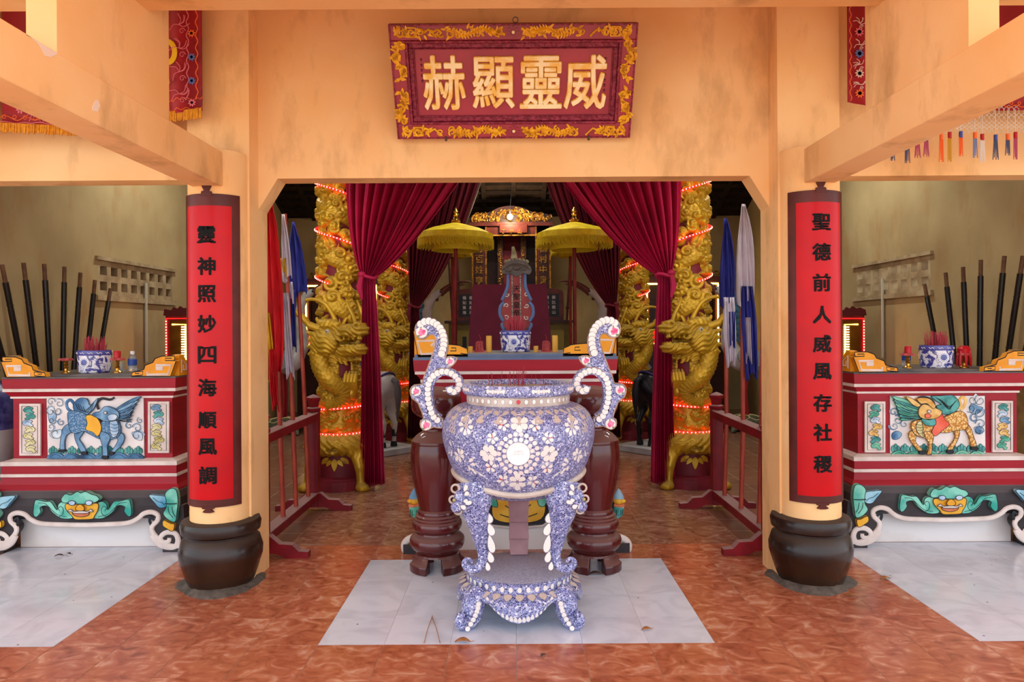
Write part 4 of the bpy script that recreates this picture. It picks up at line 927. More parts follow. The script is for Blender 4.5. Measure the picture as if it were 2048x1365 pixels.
def pic_left(root, body, D):
    R = Rel(root, D, 5.251, 0, 700)
    pn = R.fill('picture_panel', [(492, 495), (1512, 485), (1520, 1145), (505, 1155)], panel_white, body, .004, 0, True, .0016)
    for c, r, a, g in (((550, 545), 45, 0, 1), ((635, 560), 50, 2, -1), ((545, 645), 55, 1, 1), ((620, 640), 48, 3, 1), ((560, 740), 42, 0, -1), ((655, 760), 40, 2, 1), ((548, 810), 45, 4, 1), ((600, 875), 70, .5, -1), ((1365, 795), 45, 1, 1), ((1450, 820), 55, 3, -1), ((1450, 900), 60, 0, 1), ((1480, 740), 35, 2, 1)): R.cloud(c, r, a, g, pn, c_sky)
    for pts in ([(510, 600), (560, 590), (600, 700), (560, 760), (520, 740)], [(530, 880), (590, 850), (650, 840), (640, 920), (560, 925)], [(1390, 870), (1440, 860), (1500, 880), (1490, 950), (1420, 930)]): R.fill('cloud', pts, c_sky, pn, .006, 4, True, .0014)
    waves(R, 515, 1510, 1055, pn, c_teal, c_blued)
    B = lambda nm, pts, m, t=.014: R.fill(nm, pts, m, pn, t, 4, True, .0018)
    B('kylin_mane_back', [(790, 570), (850, 508), (930, 515), (965, 580), (1045, 505), (1010, 600), (965, 655), (900, 695), (830, 680), (795, 630)], c_blue)
    for q in range(4): R.line([(815 + 25 * q, 560 + 10 * q), (840 + 25 * q, 620 + 8 * q), (900 + 22 * q, 640 + 4 * q), (960 + 15 * q, 600 - 20 * q)], .0016, 4, .016)
    R.band('kylin_tail', [(785, 665), (718, 620), (705, 555), (745, 528), (785, 575), (790, 620)], .011, c_blue, pn)
    B('kylin_leg', [(735, 780), (800, 840), (722, 890), (697, 960), (697, 1055), (655, 1055), (650, 980), (665, 880), (680, 820)], c_blue)
    B('kylin_leg', [(810, 850), (895, 850), (870, 900), (852, 940), (892, 1000), (925, 1075), (885, 1090), (838, 1010), (803, 920)], c_blue)
    B('kylin_leg', [(1200, 890), (1290, 870), (1322, 920), (1292, 1000), (1240, 1050), (1200, 1090), (1172, 1075), (1210, 1030), (1250, 960), (1250, 930)], c_blue)
    B('kylin_body', [(740, 650), (830, 640), (930, 680), (1050, 760), (1120, 740), (1230, 720), (1280, 790), (1280, 880), (1220, 930), (1130, 940), (1060, 930), (960, 880), (900, 850), (830, 870), (770, 860), (745, 800), (735, 720)], scale_blue, .018)
    B('kylin_leg', [(1080, 850), (1180, 900), (1150, 1000), (1150, 1115), (1105, 1120), (1095, 1000), (1068, 900)], c_blue, .020)
    B('kylin_chest', [(1180, 745), (1240, 735), (1270, 800), (1260, 880), (1210, 915), (1180, 850)], c_sky, .021)
    for q in range(4): R.line([(1185, 770 + 35 * q), (1225, 785 + 35 * q), (1265, 775 + 32 * q)], .0013, 3, .023)
    B('saddle_cloth', [(930, 690), (1000, 685), (1060, 730), (1090, 820), (1052, 903), (1000, 860), (928, 832), (942, 770)], c_yel, .022)
    for q in range(7):
        a = q / 6; B('kylin_mane', [(1215, 640 + 12 * q), (1320, 560 + 32 * q), (1400 + 40 * (1 - a), 500 + 38 * q), (1500 - 25 * q, 492 + 40 * q), (1430 - 10 * q, 545 + 33 * q), (1350, 625 + 20 * q), (1240, 690 + 8 * q)], c_blue if q % 2 else c_blued, .019)
    B('kylin_head', [(1075, 645), (1130, 590), (1210, 608), (1272, 650), (1272, 712), (1220, 742), (1130, 748), (1080, 722), (1000, 682), (1030, 650)], c_blue, .026)
    B('kylin_cheek', [(1160, 690), (1220, 668), (1262, 690), (1240, 730), (1180, 735)], c_sky, .028)
    R.band('kylin_horn', [(1048, 625), (1032, 560), (1080, 510), (1170, 522), (1213, 498)], [.008, .009, .008, .006], line_black, pn, .05)
    R.band('kylin_beard', [(1040, 700), (1090, 760), (1200, 742), (1300, 690)], [.004, .008, .007, .003], line_black, pn, .06)
    B('kylin_eye', [(1122, 655), (1140, 640), (1158, 655), (1140, 672)], altar_white, .031)
    B('kylin_hoof', [(650, 1045), (700, 1045), (705, 1065), (650, 1068)], line_black, .021); B('kylin_hoof', [(885, 1065), (930, 1065), (930, 1095), (885, 1092)], line_black, .021); B('kylin_hoof', [(1100, 1110), (1155, 1110), (1150, 1138), (1108, 1138)], line_black, .023); B('kylin_hoof', [(1172, 1065), (1215, 1070), (1205, 1100), (1175, 1098)], line_black, .021)
    leafy(R, 222, 440, 565, 1108, [c_teal, c_teal, c_sky, c_olive, c_olive, c_olive, c_olive], body)
    leafy(R, 1568, 1788, 542, 1080, [c_blue, c_teal, c_sky, c_olive, c_olive, c_olive, c_olive], body)
    R.done(pn)
def pic_right(root, body, D):
    R = Rel(root, D, 5.056, 1670, 690)
    pn = R.fill('picture_panel', [(552, 515), (1512, 515), (1520, 1140), (552, 1140)], panel_white, body, .004, 0, True, .0016)
    for c, r, a, g in (((585, 680), 45, 0, 1), ((625, 760), 55, 2, -1), ((690, 800), 45, 1, 1), ((590, 820), 45, 3, 1), ((1380, 555), 50, 0, -1), ((1455, 560), 60, 2, 1), ((1360, 640), 45, 4, 1), ((1440, 680), 60, .5, -1), ((1400, 740), 50, 1, 1), ((1460, 800), 55, 3, -1), ((1440, 870), 55, 0, 1)): R.cloud(c, r, a, g, pn, c_sky)
    for pts in ([(570, 900), (620, 870), (670, 900), (640, 950), (580, 955)], [(1370, 600), (1440, 620), (1490, 640), (1430, 700), (1360, 680)], [(1400, 840), (1460, 830), (1500, 870), (1450, 905)]): R.fill('cloud', pts, c_blue, pn, .006, 4, True, .0014)
    waves(R, 560, 1510, 1045, pn, c_teal, c_green)
    B = lambda nm, pts, m, t=.014: R.fill(nm, pts, m, pn, t, 4, True, .0018)
    B('kylin_mane_back', [(960, 520), (1050, 515), (1180, 512), (1240, 590), (1212, 660), (1130, 702), (1050, 682), (1010, 620), (1060, 600), (1000, 560)], c_teal)
    for q in range(5): R.line([(1000 + 15 * q, 530 + 10 * q), (1060 + 10 * q, 560 + 16 * q), (1140, 620 + 8 * q), (1210 - 12 * q, 560 + 12 * q)], .0016, 4, .016)
    R.band('kylin_tail', [(1245, 650), (1262, 600), (1255, 560), (1285, 530), (1318, 560), (1300, 620), (1262, 660)], .012, c_och, pn)
    B('kylin_leg', [(1290, 780), (1350, 830), (1382, 920), (1412, 1020), (1360, 1038), (1340, 940), (1300, 855), (1240, 820)], scale_yel)
    B('kylin_leg', [(1180, 835), (1242, 868), (1222, 960), (1160, 1065), (1118, 1060), (1190, 950), (1190, 890)], scale_yel)
    B('kylin_leg', [(760, 865), (805, 900), (800, 980), (872, 1062), (850, 1088), (768, 1000), (728, 910)], scale_yel)
    B('kylin_body', [(760, 780), (850, 755), (960, 790), (1100, 720), (1220, 668), (1292, 690), (1322, 780), (1302, 850), (1200, 862), (1120, 885), (1040, 885), (970, 905), (920, 942), (850, 932), (790, 902), (755, 840)], scale_yel, .018)
    B('kylin_leg', [(885, 875), (972, 890), (962, 1000), (948, 1112), (908, 1115), (930, 1000), (890, 930)], scale_yel, .020)
    B('kylin_chest', [(810, 785), (850, 775), (868, 840), (860, 900), (880, 930), (840, 915), (800, 850)], c_olive, .021)
    for q in range(4): R.line([(808, 800 + 28 * q), (840, 808 + 28 * q), (866, 800 + 28 * q)], .0013, 3, .023)
    B('saddle_cloth', [(985, 700), (1050, 690), (1092, 760), (1132, 800), (1062, 862), (990, 918), (955, 872), (985, 800)], c_redc, .022)
    for q in range(7):
        B('kylin_mane', [(850, 640 + 14 * q), (740, 570 + 30 * q), (640, 535 + 32 * q), (558 + 16 * q, 520 + 36 * q), (640, 590 + 28 * q), (740, 650 + 18 * q), (850, 690 + 8 * q)], c_teal if q % 2 else c_green, .019)
    B('kylin_head', [(820, 645), (870, 598), (950, 618), (1000, 640), (1050, 665), (1040, 705), (985, 740), (880, 745), (825, 715)], c_och, .026)
    B('kylin_antler', [(690, 525), (730, 528), (800, 572), (835, 610), (795, 622), (745, 590)], c_och, .028); B('kylin_antler', [(800, 545), (850, 530), (930, 545), (985, 610), (960, 640), (900, 590), (840, 590)], c_och, .028)
    R.band('kylin_horn', [(825, 528), (900, 528), (965, 560), (990, 610), (968, 655)], [.004, .008, .009, .006], line_black, pn, .05)
    R.band('kylin_beard', [(720, 690), (800, 730), (880, 748), (940, 730), (965, 690)], [.003, .006, .008, .004], line_black, pn, .06)
    B('kylin_ruff', [(850, 745), (920, 755), (985, 745), (990, 800), (940, 815), (880, 800)], c_teal, .024)
    B('kylin_eye', [(900, 668), (920, 652), (940, 668), (920, 684)], altar_white, .031); B('kylin_nose', [(880, 700), (910, 690), (940, 710), (915, 735), (885, 728)], c_redc, .030)
    for hx, hy in ((1385, 1040), (1138, 1075), (925, 1122), (862, 1080)): B('kylin_hoof', [(hx - 28, hy - 12), (hx + 26, hy - 14), (hx + 30, hy + 16), (hx - 24, hy + 18)], line_black, .023)
    leafy(R, 290, 496, 572, 1085, [c_teal, c_green, c_sky, c_och, c_och, c_teal, c_green], body)
    leafy(R, 1575, 1780, 565, 1082, [c_teal, c_sky, c_blue, c_och, c_och, c_green, c_green], body)
    R.done(pn)
alL = side_altar(-1, 4.70, 'red and white altar with blue kylin picture and lion mask base', pic_left)
alR = side_altar(1, 4.70, 'red and white altar with yellow kylin picture and lion mask base', pic_right)

# central altar
def main_altar():
    D = 4.60; k = D / F; root = thing('main_altar', 'red altar with blue top and orange fret ends behind the mosaic urn', 'altar', (0.005, D, 0))
    hw = .60; x0, x1, y0, y1 = -hw, hw, .05, .80
    for nm, mt, pf in [('body', altar_red, [(0, .36), (0, 1.10)]), ('white_line', altar_white, [(.014, 1.085), (.014, 1.105)]), ('cove', altar_red, [(.012, 1.105), (.04, 1.14)]), ('white_line', altar_white, [(.046, 1.14), (.046, 1.16)]), ('top_band', altar_red, [(.05, 1.16), (.055, 1.232)]), ('top_slab', altar_blue, [(.055, 1.232), (.055, 1.25), (.045, 1.252), (.045, 1.268)]),
                       ('lower_red', altar_red, [(.015, .36), (.015, .42), (.01, .48)]), ('white_ledge', altar_white, [(.012, .48), (.012, .51), (0, .53)])]:
        mould(MB(), x0, x1, y0, y1, pf).build(nm, mt, root, smooth=False)
    mould(MB(), x0, x1, y0, y1, [(.0, .24), (.01, .28), (.015, .33), (.015, .36)]).build('base_shoulder', altar_black, root, smooth=False)
    MB().box(x0, x1, y0, y1, 0, .26).build('base_panel', base_white, root, smooth=False)
    # lower front mask between the urn legs
    yb = y0 - .02
    def q(px, py): p = P(px, py, D); return (p.x - .005, p.z)
    fr = MB().prism([q(*a) for a in ((960, 985), (1105, 985), (1105, 1040), (1085, 1052), (1035, 1056), (985, 1052), (960, 1040))], yb, yb + .06).build('front_apron', altar_black, root, smooth=False)
    MB().tube([(x, yb, z) for x, z in [q(*a) for a in ((960, 1043), (985, 1055), (1035, 1060), (1085, 1055), (1105, 1043))]], .008, 6, up=(0, 1, 0)).build('apron_trim', altar_white, root)
    R = Rel(root, D, 1, 0, 0); R.pt = lambda a: q(*a); R.y = lambda: yb
    mk = R.fill('lion_mask', [(985, 1010), (1000, 995), (1035, 990), (1070, 995), (1090, 1010), (1082, 1040), (1035, 1048), (990, 1040)], c_mask, root, .02)
    R.fill('mask_leaf', [(990, 995), (975, 990), (980, 1010), (995, 1015)], c_green, root, .025); R.fill('mask_leaf', [(1075, 990), (1095, 990), (1090, 1012), (1078, 1012)], c_green, root, .025)
    R.line([(1000, 1030), (1020, 1036), (1050, 1036), (1075, 1028)], .003, 3, .026); R.line([(1010, 1012), (1025, 1020), (1045, 1020), (1062, 1010)], .003, 3, .026)
    R.cloud((1003, 1006), 9, 0, 1, mk, c_lip); R.done(mk, 'mask_lines')
    # guardian heads with beards and scroll feet at the front corners
    for s in (-1, 1):
        xm = lambda x: 1033 + s * (1033 - x)
        def g(x, y): p = P(xm(x), y, D - .02); return Vector((p.x - .005, -.0, p.z))
        hd = MB(); c = g(828, 1003); hd.sphere(c, .034, 14, 10, (1, 1, .9)); hd.sphere(c + Vector((-s * -.0 + s * .022, -.02, .0)), .018, 10, 8, (1.2, 1, .8)); ho = hd.build('guardian_face', c_mask, root)
        cp = MB(); cp.lathe([(.036, 0), (.028, .022), (.012, .05), (.001, .062)], 14, c + Vector((0, 0, .015))); cp.build('guardian_cap', wash('cap_blue', '#5c86a8', '#8fb0c4'), ho)
        lp = MB(); lp.tube([c + Vector((-.03, -.02, -.026)), c + Vector((0, -.036, -.03)), c + Vector((.03, -.02, -.026))], .010, 8); lp.build('guardian_lip', c_lip, ho)
        for j in range(6): MB().sphere(c + Vector((-.025 + .01 * j, -.03 + .003 * abs(j - 2.5), -.042)), .007, 6, 5, (.9, .7, 1.2)).build('tooth', altar_white, ho)
        gm = c_green if s < 0 else c_teal
        bd = MB(); bd.tube([c + Vector((0, -.01, -.04)), c + Vector((-s * .005, -.015, -.075)), g(838, 1036) + Vector((0, -.01, 0)), g(842, 1055), g(838, 1068)], [.034, .034, .026, .016, .006], 12, up=(0, 1, 0)); bd.build('guardian_beard', gm, ho)
        for j in range(4): MB().tube([c + Vector((-.02 + .013 * j, -.042, -.05)), c + Vector((-.018 + .011 * j, -.047, -.085))], .0022, 4).build('beard_line', line_black, ho)
        sc = [(838, 1068), (828, 1075), (815, 1082), (808, 1092), (810, 1105), (820, 1108)]
        MB().tube([g(*a) for a in smooth_path(sc, 5)], [.012 + .012 * math.sin(t * 3) for t in np.linspace(0, 1, 26)], 10, up=(0, 1, 0)).build('white_scroll', altar_white, root)
        MB().tube([g(*a) + Vector((0, -.012, 0)) for a in smooth_path([(836, 1072), (826, 1082), (824, 1094), (834, 1104)], 5)], .012, 8, up=(0, 1, 0)).build('grey_scroll', wash('scroll_grey', '#6f727c', '#9a9ca4'), root)
        c0 = g(826, 1110); MB().box(c0.x - .06, c0.x + .06, -.035, .12, 0, .06).build('foot', altar_black, root, smooth=False)
        MB().prism([(c0.x - s * .02, .05), (c0.x + s * -.07, .05), (c0.x + s * -.07, .36), (c0.x - s * .01, .36)], .01, .12).build('corner_leg', altar_black, root, smooth=False)
    # orange fret ends
    cr = [(822, 668), (832, 720), (931, 719), (930, 704), (921, 700), (915, 697), (898, 695), (880, 694), (874, 680), (860, 672)]
    f1 = [(864, 692), (858, 697), (864, 701), (864, 687), (830, 688), (838, 714), (868, 713)]; f3 = [(930, 715), (917, 713), (917, 716)]; f4 = [(896, 708), (908, 708), (907, 702), (898, 702)]
    for s in (-1, 1):
        def xf(p, s=s):
            X = (p[0] - 822) * k; Z = 1.252 + (720 - p[1]) * k; x = -(.655 - X); return (x if s < 0 else -x, Z)
        scroll_end(root, cr, [f1, f1[:1], f3, f4], None, xf, y0 - .045, .3, s, 1.25)
        pr = [(0, 0), (.0, .15), (.08, .15), (.12, .10), (.25, .06), (.34, 0)]; xs = s * (hw + .055); a, b = sorted((xs, xs - s * .05))
        m = MB(); m.add([(a, y0 + .005 + y, 1.253 + z) for y, z in pr] + [(b, y0 + .005 + y, 1.253 + z) for y, z in pr], [tuple(range(6)), tuple(range(11, 5, -1))] + [(i, (i + 1) % 6, 6 + (i + 1) % 6, 6 + i) for i in range(6)]); m.build('scroll_return', orange, root, smooth=False)
    return root
main_altar()

# ------------------------------------------------------------------ things on the altars
def pot_mat():
    m = M('blue_white_china', '#e6e6f0', .15, coat=.5); nt = m.node_tree; N = nt.nodes; L = nt.links; b = N['Principled BSDF']
    tc = N.new('ShaderNodeTexCoord'); t = N.new('ShaderNodeTexNoise'); t.inputs['Scale'].default_value = 22; t.inputs['Detail'].default_value = 4; t.inputs['Distortion'].default_value = 1.5; L.new(tc.outputs['Object'], t.inputs['Vector'])
    r = N.new('ShaderNodeValToRGB'); e = r.color_ramp.elements; e[0].position = .46; e[0].color = (*lin('#e4e4ef'), 1); e[1].position = .56; e[1].color = (*lin('#3a3f94'), 1); L.new(t.outputs['Fac'], r.inputs['Fac']); L.new(r.outputs['Color'], b.inputs['Base Color']); return m
china = pot_mat(); china_w = M('china_white', '#e9e9f1', .15, coat=.5); china_b = M('china_blue', '#4a4f9e', .2, coat=.5)
def incense_pot(loc, r, h, label, nj, g='blue and white incense pots', jh=.06):
    t = thing('incense_pot', label, 'pot', loc, 0, g)
    MB().lathe([(r * .86, 0), (r * .93, .006), (r * .98, h * .5), (r, h * .78)], 40).build('bowl', china, t)
    MB().lathe([(r, h * .78), (r * 1.015, h * .8), (r * 1.015, h * .97), (r, h), (r * .9, h), (r * .9, h * .86), (0.0005, h * .86)], 40, cap=False).build('rim', china_b, t)
    for k in range(6, 12):
        ws = MB(); a = 2 * PI * (k + .5) / 12; ws.tube([(r * 1.018 * math.cos(a + d * .05), r * 1.018 * math.sin(a + d * .05), h * (.885 + .03 * math.sin(d * 1.6))) for d in range(-3, 4)], .0022, 4, up=(0, 0, 1)); ws.build('rim_scroll', china_w, t)
    for a in (-PI / 2 - .1,):
        e = Vector((math.cos(a), math.sin(a), 0)); d = MB(); M_ = Matrix.Translation(e * (r * .985) + Vector((0, 0, h * .48))) @ e.to_track_quat('Z', 'Y').to_matrix().to_4x4()
        d.lathe([(.0005, .004), (h * .23, .002), (h * .23, -.004)], 20); d.xf(M_); d.build('white_field', china_w, t)
        s_ = MB(); s_.lathe([(.0005, .007), (h * .13, .005), (h * .13, 0)], 16); s_.xf(M_); s_.build('sun_motif', china_b, t)
        ry = MB()
        for k in range(14): b_ = 2 * PI * k / 14; ry.tube([Vector((h * .15 * math.cos(b_), h * .15 * math.sin(b_), .004)), Vector((h * .19 * math.cos(b_), h * .19 * math.sin(b_), .004))], .0018, 4)
        ry.xf(M_); ry.build('sun_rays', china_b, t)
    rn = random.Random(nj); m = MB()
    for k in range(nj):
        a = rn.uniform(0, 2 * PI); q = r * .6 * math.sqrt(rn.random()); x, y = q * math.cos(a), q * math.sin(a); m.tube([(x, y, h * .84), (x * 1.15 + rn.uniform(-.008, .008), y * 1.15, h + rn.uniform(.3, 1) * jh)], .0016, 4)
    o = m.build('joss_sticks', M('joss_pink', '#b03a4a', .8), t); o['kind'] = 'stuff'
    return t
def on_altar(px, py, D): return P(px, py, D)
zS = 1.144
pL = P(193, 741, 5.0); pR = P(1869, 739, 5.0)
incense_pot((pL.x, 4.98, zS), .107, .155, 'blue and white incense pot full of red joss sticks on blue kylin altar', 90, jh=.10)
incense_pot((pR.x, 4.98, zS), .107, .155, 'blue and white incense pot full of red joss sticks on yellow kylin altar', 91, jh=.10)
incense_pot((P(1031, 705, 5.1).x, 5.08, 1.268), .108, .150, 'blue and white incense pot in the middle of the main altar', 120, jh=.11)
brass = M('polished_brass', '#d09a3e', .22, metal=.9); candle_red = M('red_candle_wax', '#b5101c', .35); wax = M('melted_red_wax', '#9c3338', .55, col2='#b9544f', scale=20)
bottle_clear = M('clear_plastic', '#f2f5f6', .08, trans=.85, alpha=1); blue_label = M('blue_label', '#2a4a9a', .4); cap_w = M('white_cap', '#dfe3ea', .4); ycl = M('yellow_paper_roll', '#d9a441', .5)
def candlestick(loc, label, top, g=None):
    t = thing('candlestick', label, 'candlestick', loc, 0, g)
    MB().lathe([(.030, 0), (.030, .006), (.014, .016), (.011, .03), (.016, .04), (.010, .05), (.015, .062), (.010, .074), (.018, .085)], 20).build('stem', brass, t)
    d = MB(); pts = [(.045 + .006 * math.sin(7 * k * PI / 12), k * PI / 12) for k in range(24)]
    d.add([(r * math.cos(a), r * math.sin(a), .086) for r, a in pts] + [(r * .9 * math.cos(a), r * .9 * math.sin(a), .10) for r, a in pts] + [(0, 0, .104)], [tuple(range(23, -1, -1))] + [(i, (i + 1) % 24, 24 + (i + 1) % 24, 24 + i) for i in range(24)] + [(24 + i, 24 + (i + 1) % 24, 48) for i in range(24)])
    d.build('wax_dish', wax, t)
    if top == 'candle': MB().lathe([(.021, .10), (.022, .145), (.019, .15), (.0005, .148)], 18, cap=False).build('candle', candle_red, t)
    elif top == 'melt':
        w = MB()
        for k in range(14):
            a = k * .9; w.tube([(.03 * math.cos(a), .03 * math.sin(a), .115), (.04 * math.cos(a), .04 * math.sin(a), .06), (.042 * math.cos(a), .042 * math.sin(a), .01)], [.012, .010, .006], 6)
        w.lathe([(.036, .09), (.042, .13), (.025, .15), (.0005, .152)], 16, cap=False); w.build('candle', candle_red, t)
    return t
candlestick((P(141, 741, 5).x, 4.95, zS), 'brass candlestick with red wax dish, no candle, left of the incense pot', 'none')
candlestick((P(243, 741, 5).x, 4.95, zS), 'brass candlestick with short red candle on blue kylin altar', 'candle')
candlestick((P(1808, 739, 5).x, 4.95, zS), 'brass candlestick with short red candle on yellow kylin altar', 'candle')
candlestick((P(1919, 739, 5).x, 4.95, zS), 'brass candlestick draped in melted bright red wax', 'melt')
def bottle(loc, label):
    t = thing('water_bottle', label, 'bottle', loc)
    MB().lathe([(.026, 0), (.029, .006), (.029, .04), (.027, .045), (.029, .05), (.029, .085), (.022, .11), (.012, .122), (.012, .13)], 20).build('bottle_body', bottle_clear, t)
    MB().lathe([(.0295, .048), (.0295, .09)], 20, cap=False).build('bottle_label', blue_label, t); MB().lathe([(.014, .126), (.014, .146), (.0005, .147)], 16).build('cap', cap_w, t)
bottle((P(262, 740, 5).x, 5.02, zS), 'small water bottle with blue label on blue kylin altar'); bottle((P(1822, 739, 5).x, 5.06, zS), 'small water bottle with blue label on yellow kylin altar')
tg = thing('drinking_glass', 'small clear glass beside the red candle on blue kylin altar', 'glass', (P(232, 741, 5).x, 5.06, zS)); MB().lathe([(.022, 0), (.026, .07), (.024, .07), (.020, .005), (.0005, .005)], 18, cap=False).build('glass', bottle_clear, tg)
def cup(loc, r, h, label, mt, nm='gilt_cup'):
    t = thing(nm, label, 'cup' if 'cup' in nm else 'candle', loc); MB().lathe([(r, 0), (r, h * .92), (r * .94, h), (r * .85, h), (r * .8, h * .8), (.0005, h * .78)], 20, cap=False).build('wall', mt, t)
    MB().lathe([(r * 1.06, 0), (r * 1.06, .004), (r, .006)], 20).build('base_ring', mt, t); return t
zM = 1.268
for px, r, h, lb in ((941, .017, .042, 'short gilt cup at the end of the main altar by the taller left roll'), (978, .020, .115, 'tall yellow candle roll on main altar beside melted wax stump, toward the white horse'), (1072, .017, .042, 'short gilt cup beside the main incense pot'), (1110, .020, .115, 'tall yellow candle roll on main altar beside melted wax stump, toward the black horse')):
    cup((P(px, 705, 5.0).x, 5.0, zM), r, h, lb, ycl, 'gilt_cup' if h < .1 else 'candle_roll')
def waxstump(px, lb):
    t = thing('melted_candle', lb, 'candle', (P(px, 705, 5.02).x, 5.02, zM)); m = MB(); rn = random.Random(px)
    for k in range(16):
        a = rn.uniform(0, 6.28); r = .022; h = rn.uniform(.03, .075); m.tube([(r * math.cos(a), r * math.sin(a), h), (r * 1.25 * math.cos(a), r * 1.25 * math.sin(a), .01), (r * 1.9 * math.cos(a), r * 1.9 * math.sin(a), .002)], [.007, .007, .005], 6)
    m.lathe([(.022, 0), (.024, .07), (.015, .078), (.0005, .07)], 16, cap=False); m.build('wax', wax, t)
    pd = MB().lathe([(.06, 0), (.055, .004), (.0005, .006)], 24); pd.build('wax_puddle', M('wax_puddle', '#c4626a', .6), t)
    MB().tube([(.0, 0, .06), (.004, 0, .10), (-.006, 0, .125)], .0018, 5).build('wick', joss, t)
waxstump(960, 'melted pink wax stump on main altar, by the tall roll toward white horse'); waxstump(1092, 'melted pink wax candle stump on main altar, between gilt cup and tall roll')
# ------------------------------------------------------------------ dragon columns
dgold = M('dragon_gold_paint', '#d3a42a', 0.34, metal=0.35, col2='#a07a1e', scale=5, detail=6, lo=.35, hi=.75); dusty(dgold, '#8f8558', .35)
dred = M('dragon_column_red', '#7d1f2c', 0.5, col2='#651823', scale=6)
led_rope = M('red_led_rope', '#ff1414', .4, emit=2.6); led_dot = M('red_led_dot', '#ff8a70', .4, emit=6.0)
RS = .150
def carve():
    nt, nz = 150, 420; th = np.linspace(-PI, PI, nt, endpoint=False); zz = np.linspace(.70, 3.25, nz); T, Z = np.meshgrid(th, zz)
    h = np.full(T.shape, -.015); rn = random.Random(11); pitch = .43
    def wrap(a): return (a + PI) % (2 * PI) - PI
    for hz, hw, A in ((.235, .078, .05),):
        zc = 2.69 + hz + pitch * (-T / (2 * PI)); d = (Z - zc + pitch / 2) % pitch - pitch / 2; q = np.clip(1 - (d / hw) ** 2, 0, 1)
        u = T * .19 / .036; row = np.floor(d / .024); saw = (u + .5 * (row % 2)) % 1; cr = 1 - np.abs((d / .024) % 1 - .5) * 1.2
        band = np.where(q > 0, A * np.sqrt(q) + .009 * saw * cr, -1); h = np.maximum(h, np.where(Z > 1.2, band, -1))
    for k in range(330):
        t0 = rn.uniform(-PI, PI); z0 = rn.uniform(.74, 3.2); R_ = rn.uniform(.035, .075); dx = wrap(T - t0) * .18; dz = Z - z0; d = np.hypot(dx, dz); a = np.arctan2(dz, dx)
        sp = np.sin(d / R_ * 8.5 - rn.choice((-1, 1)) * a + t0 * 5); q = 1 - (d / R_) ** 2
        h = np.maximum(h, np.where(q > 0, (.020 + .042 * np.sqrt(np.clip(q, 0, 1))) + .010 * sp, -1)) if k % 3 else h
        l = R_ * 1.5; w = R_ * .45; an = rn.uniform(-.4, PI + .4); x = dx * math.cos(an) + dz * math.sin(an); y = -dx * math.sin(an) + dz * math.cos(an) + .25 * x * x / l
        q = 1 - (x / l) ** 2 - (y / (w * (1 - .6 * np.clip(x / l, -1, 1)))) ** 2
        h = np.maximum(h, np.where(q > 0, .012 + .032 * np.sqrt(np.clip(q, 0, 1)) + .004 * np.sin(y / w * 12), -1))
    u = T * .19 / .04; row = np.floor(Z / .028); sc_ = .022 + .014 * (1 - np.abs((u + .5 * (row % 2)) % 1 - .5) * 1.6) * (1 - (Z / .028) % 1); h = np.maximum(h, np.where((Z < 1.15) & (np.abs(T - .55) > .35), sc_, -1))
    r = RS + h; V = np.stack([r * np.sin(T), -r * np.cos(T), Z], -1).reshape(-1, 3)
    Fq = []
    i = np.arange(nt); k = (i + 1) % nt
    for j in range(nz - 1): Fq.append(np.stack([j * nt + i, j * nt + k, (j + 1) * nt + k, (j + 1) * nt + i], 1))
    return V, np.concatenate(Fq)
def carve_band():
    nt, nz = 150, 60; th = np.linspace(-PI, PI, nt, endpoint=False); zz = np.linspace(.47, .72, nz); T, Z = np.meshgrid(th, zz); h = np.zeros(T.shape); rn = random.Random(5)
    for k in range(90):
        t0 = rn.uniform(-PI, PI); z0 = rn.uniform(.49, .70); R_ = rn.uniform(.025, .05); dx = ((T - t0 + PI) % (2 * PI) - PI) * .19; dz = Z - z0; d = np.hypot(dx, dz); q = 1 - (d / R_) ** 2
        h = np.maximum(h, np.where(q > 0, .022 * np.sqrt(np.clip(q, 0, 1)) + .006 * np.sin(d / R_ * 8 + np.arctan2(dz, dx)), 0))
    r = .178 + h; V = np.stack([r * np.sin(T), -r * np.cos(T), Z], -1).reshape(-1, 3); i = np.arange(nt); k = (i + 1) % nt
    return V, np.concatenate([np.stack([j * nt + i, j * nt + k, (j + 1) * nt + k, (j + 1) * nt + i], 1) for j in range(nz - 1)])
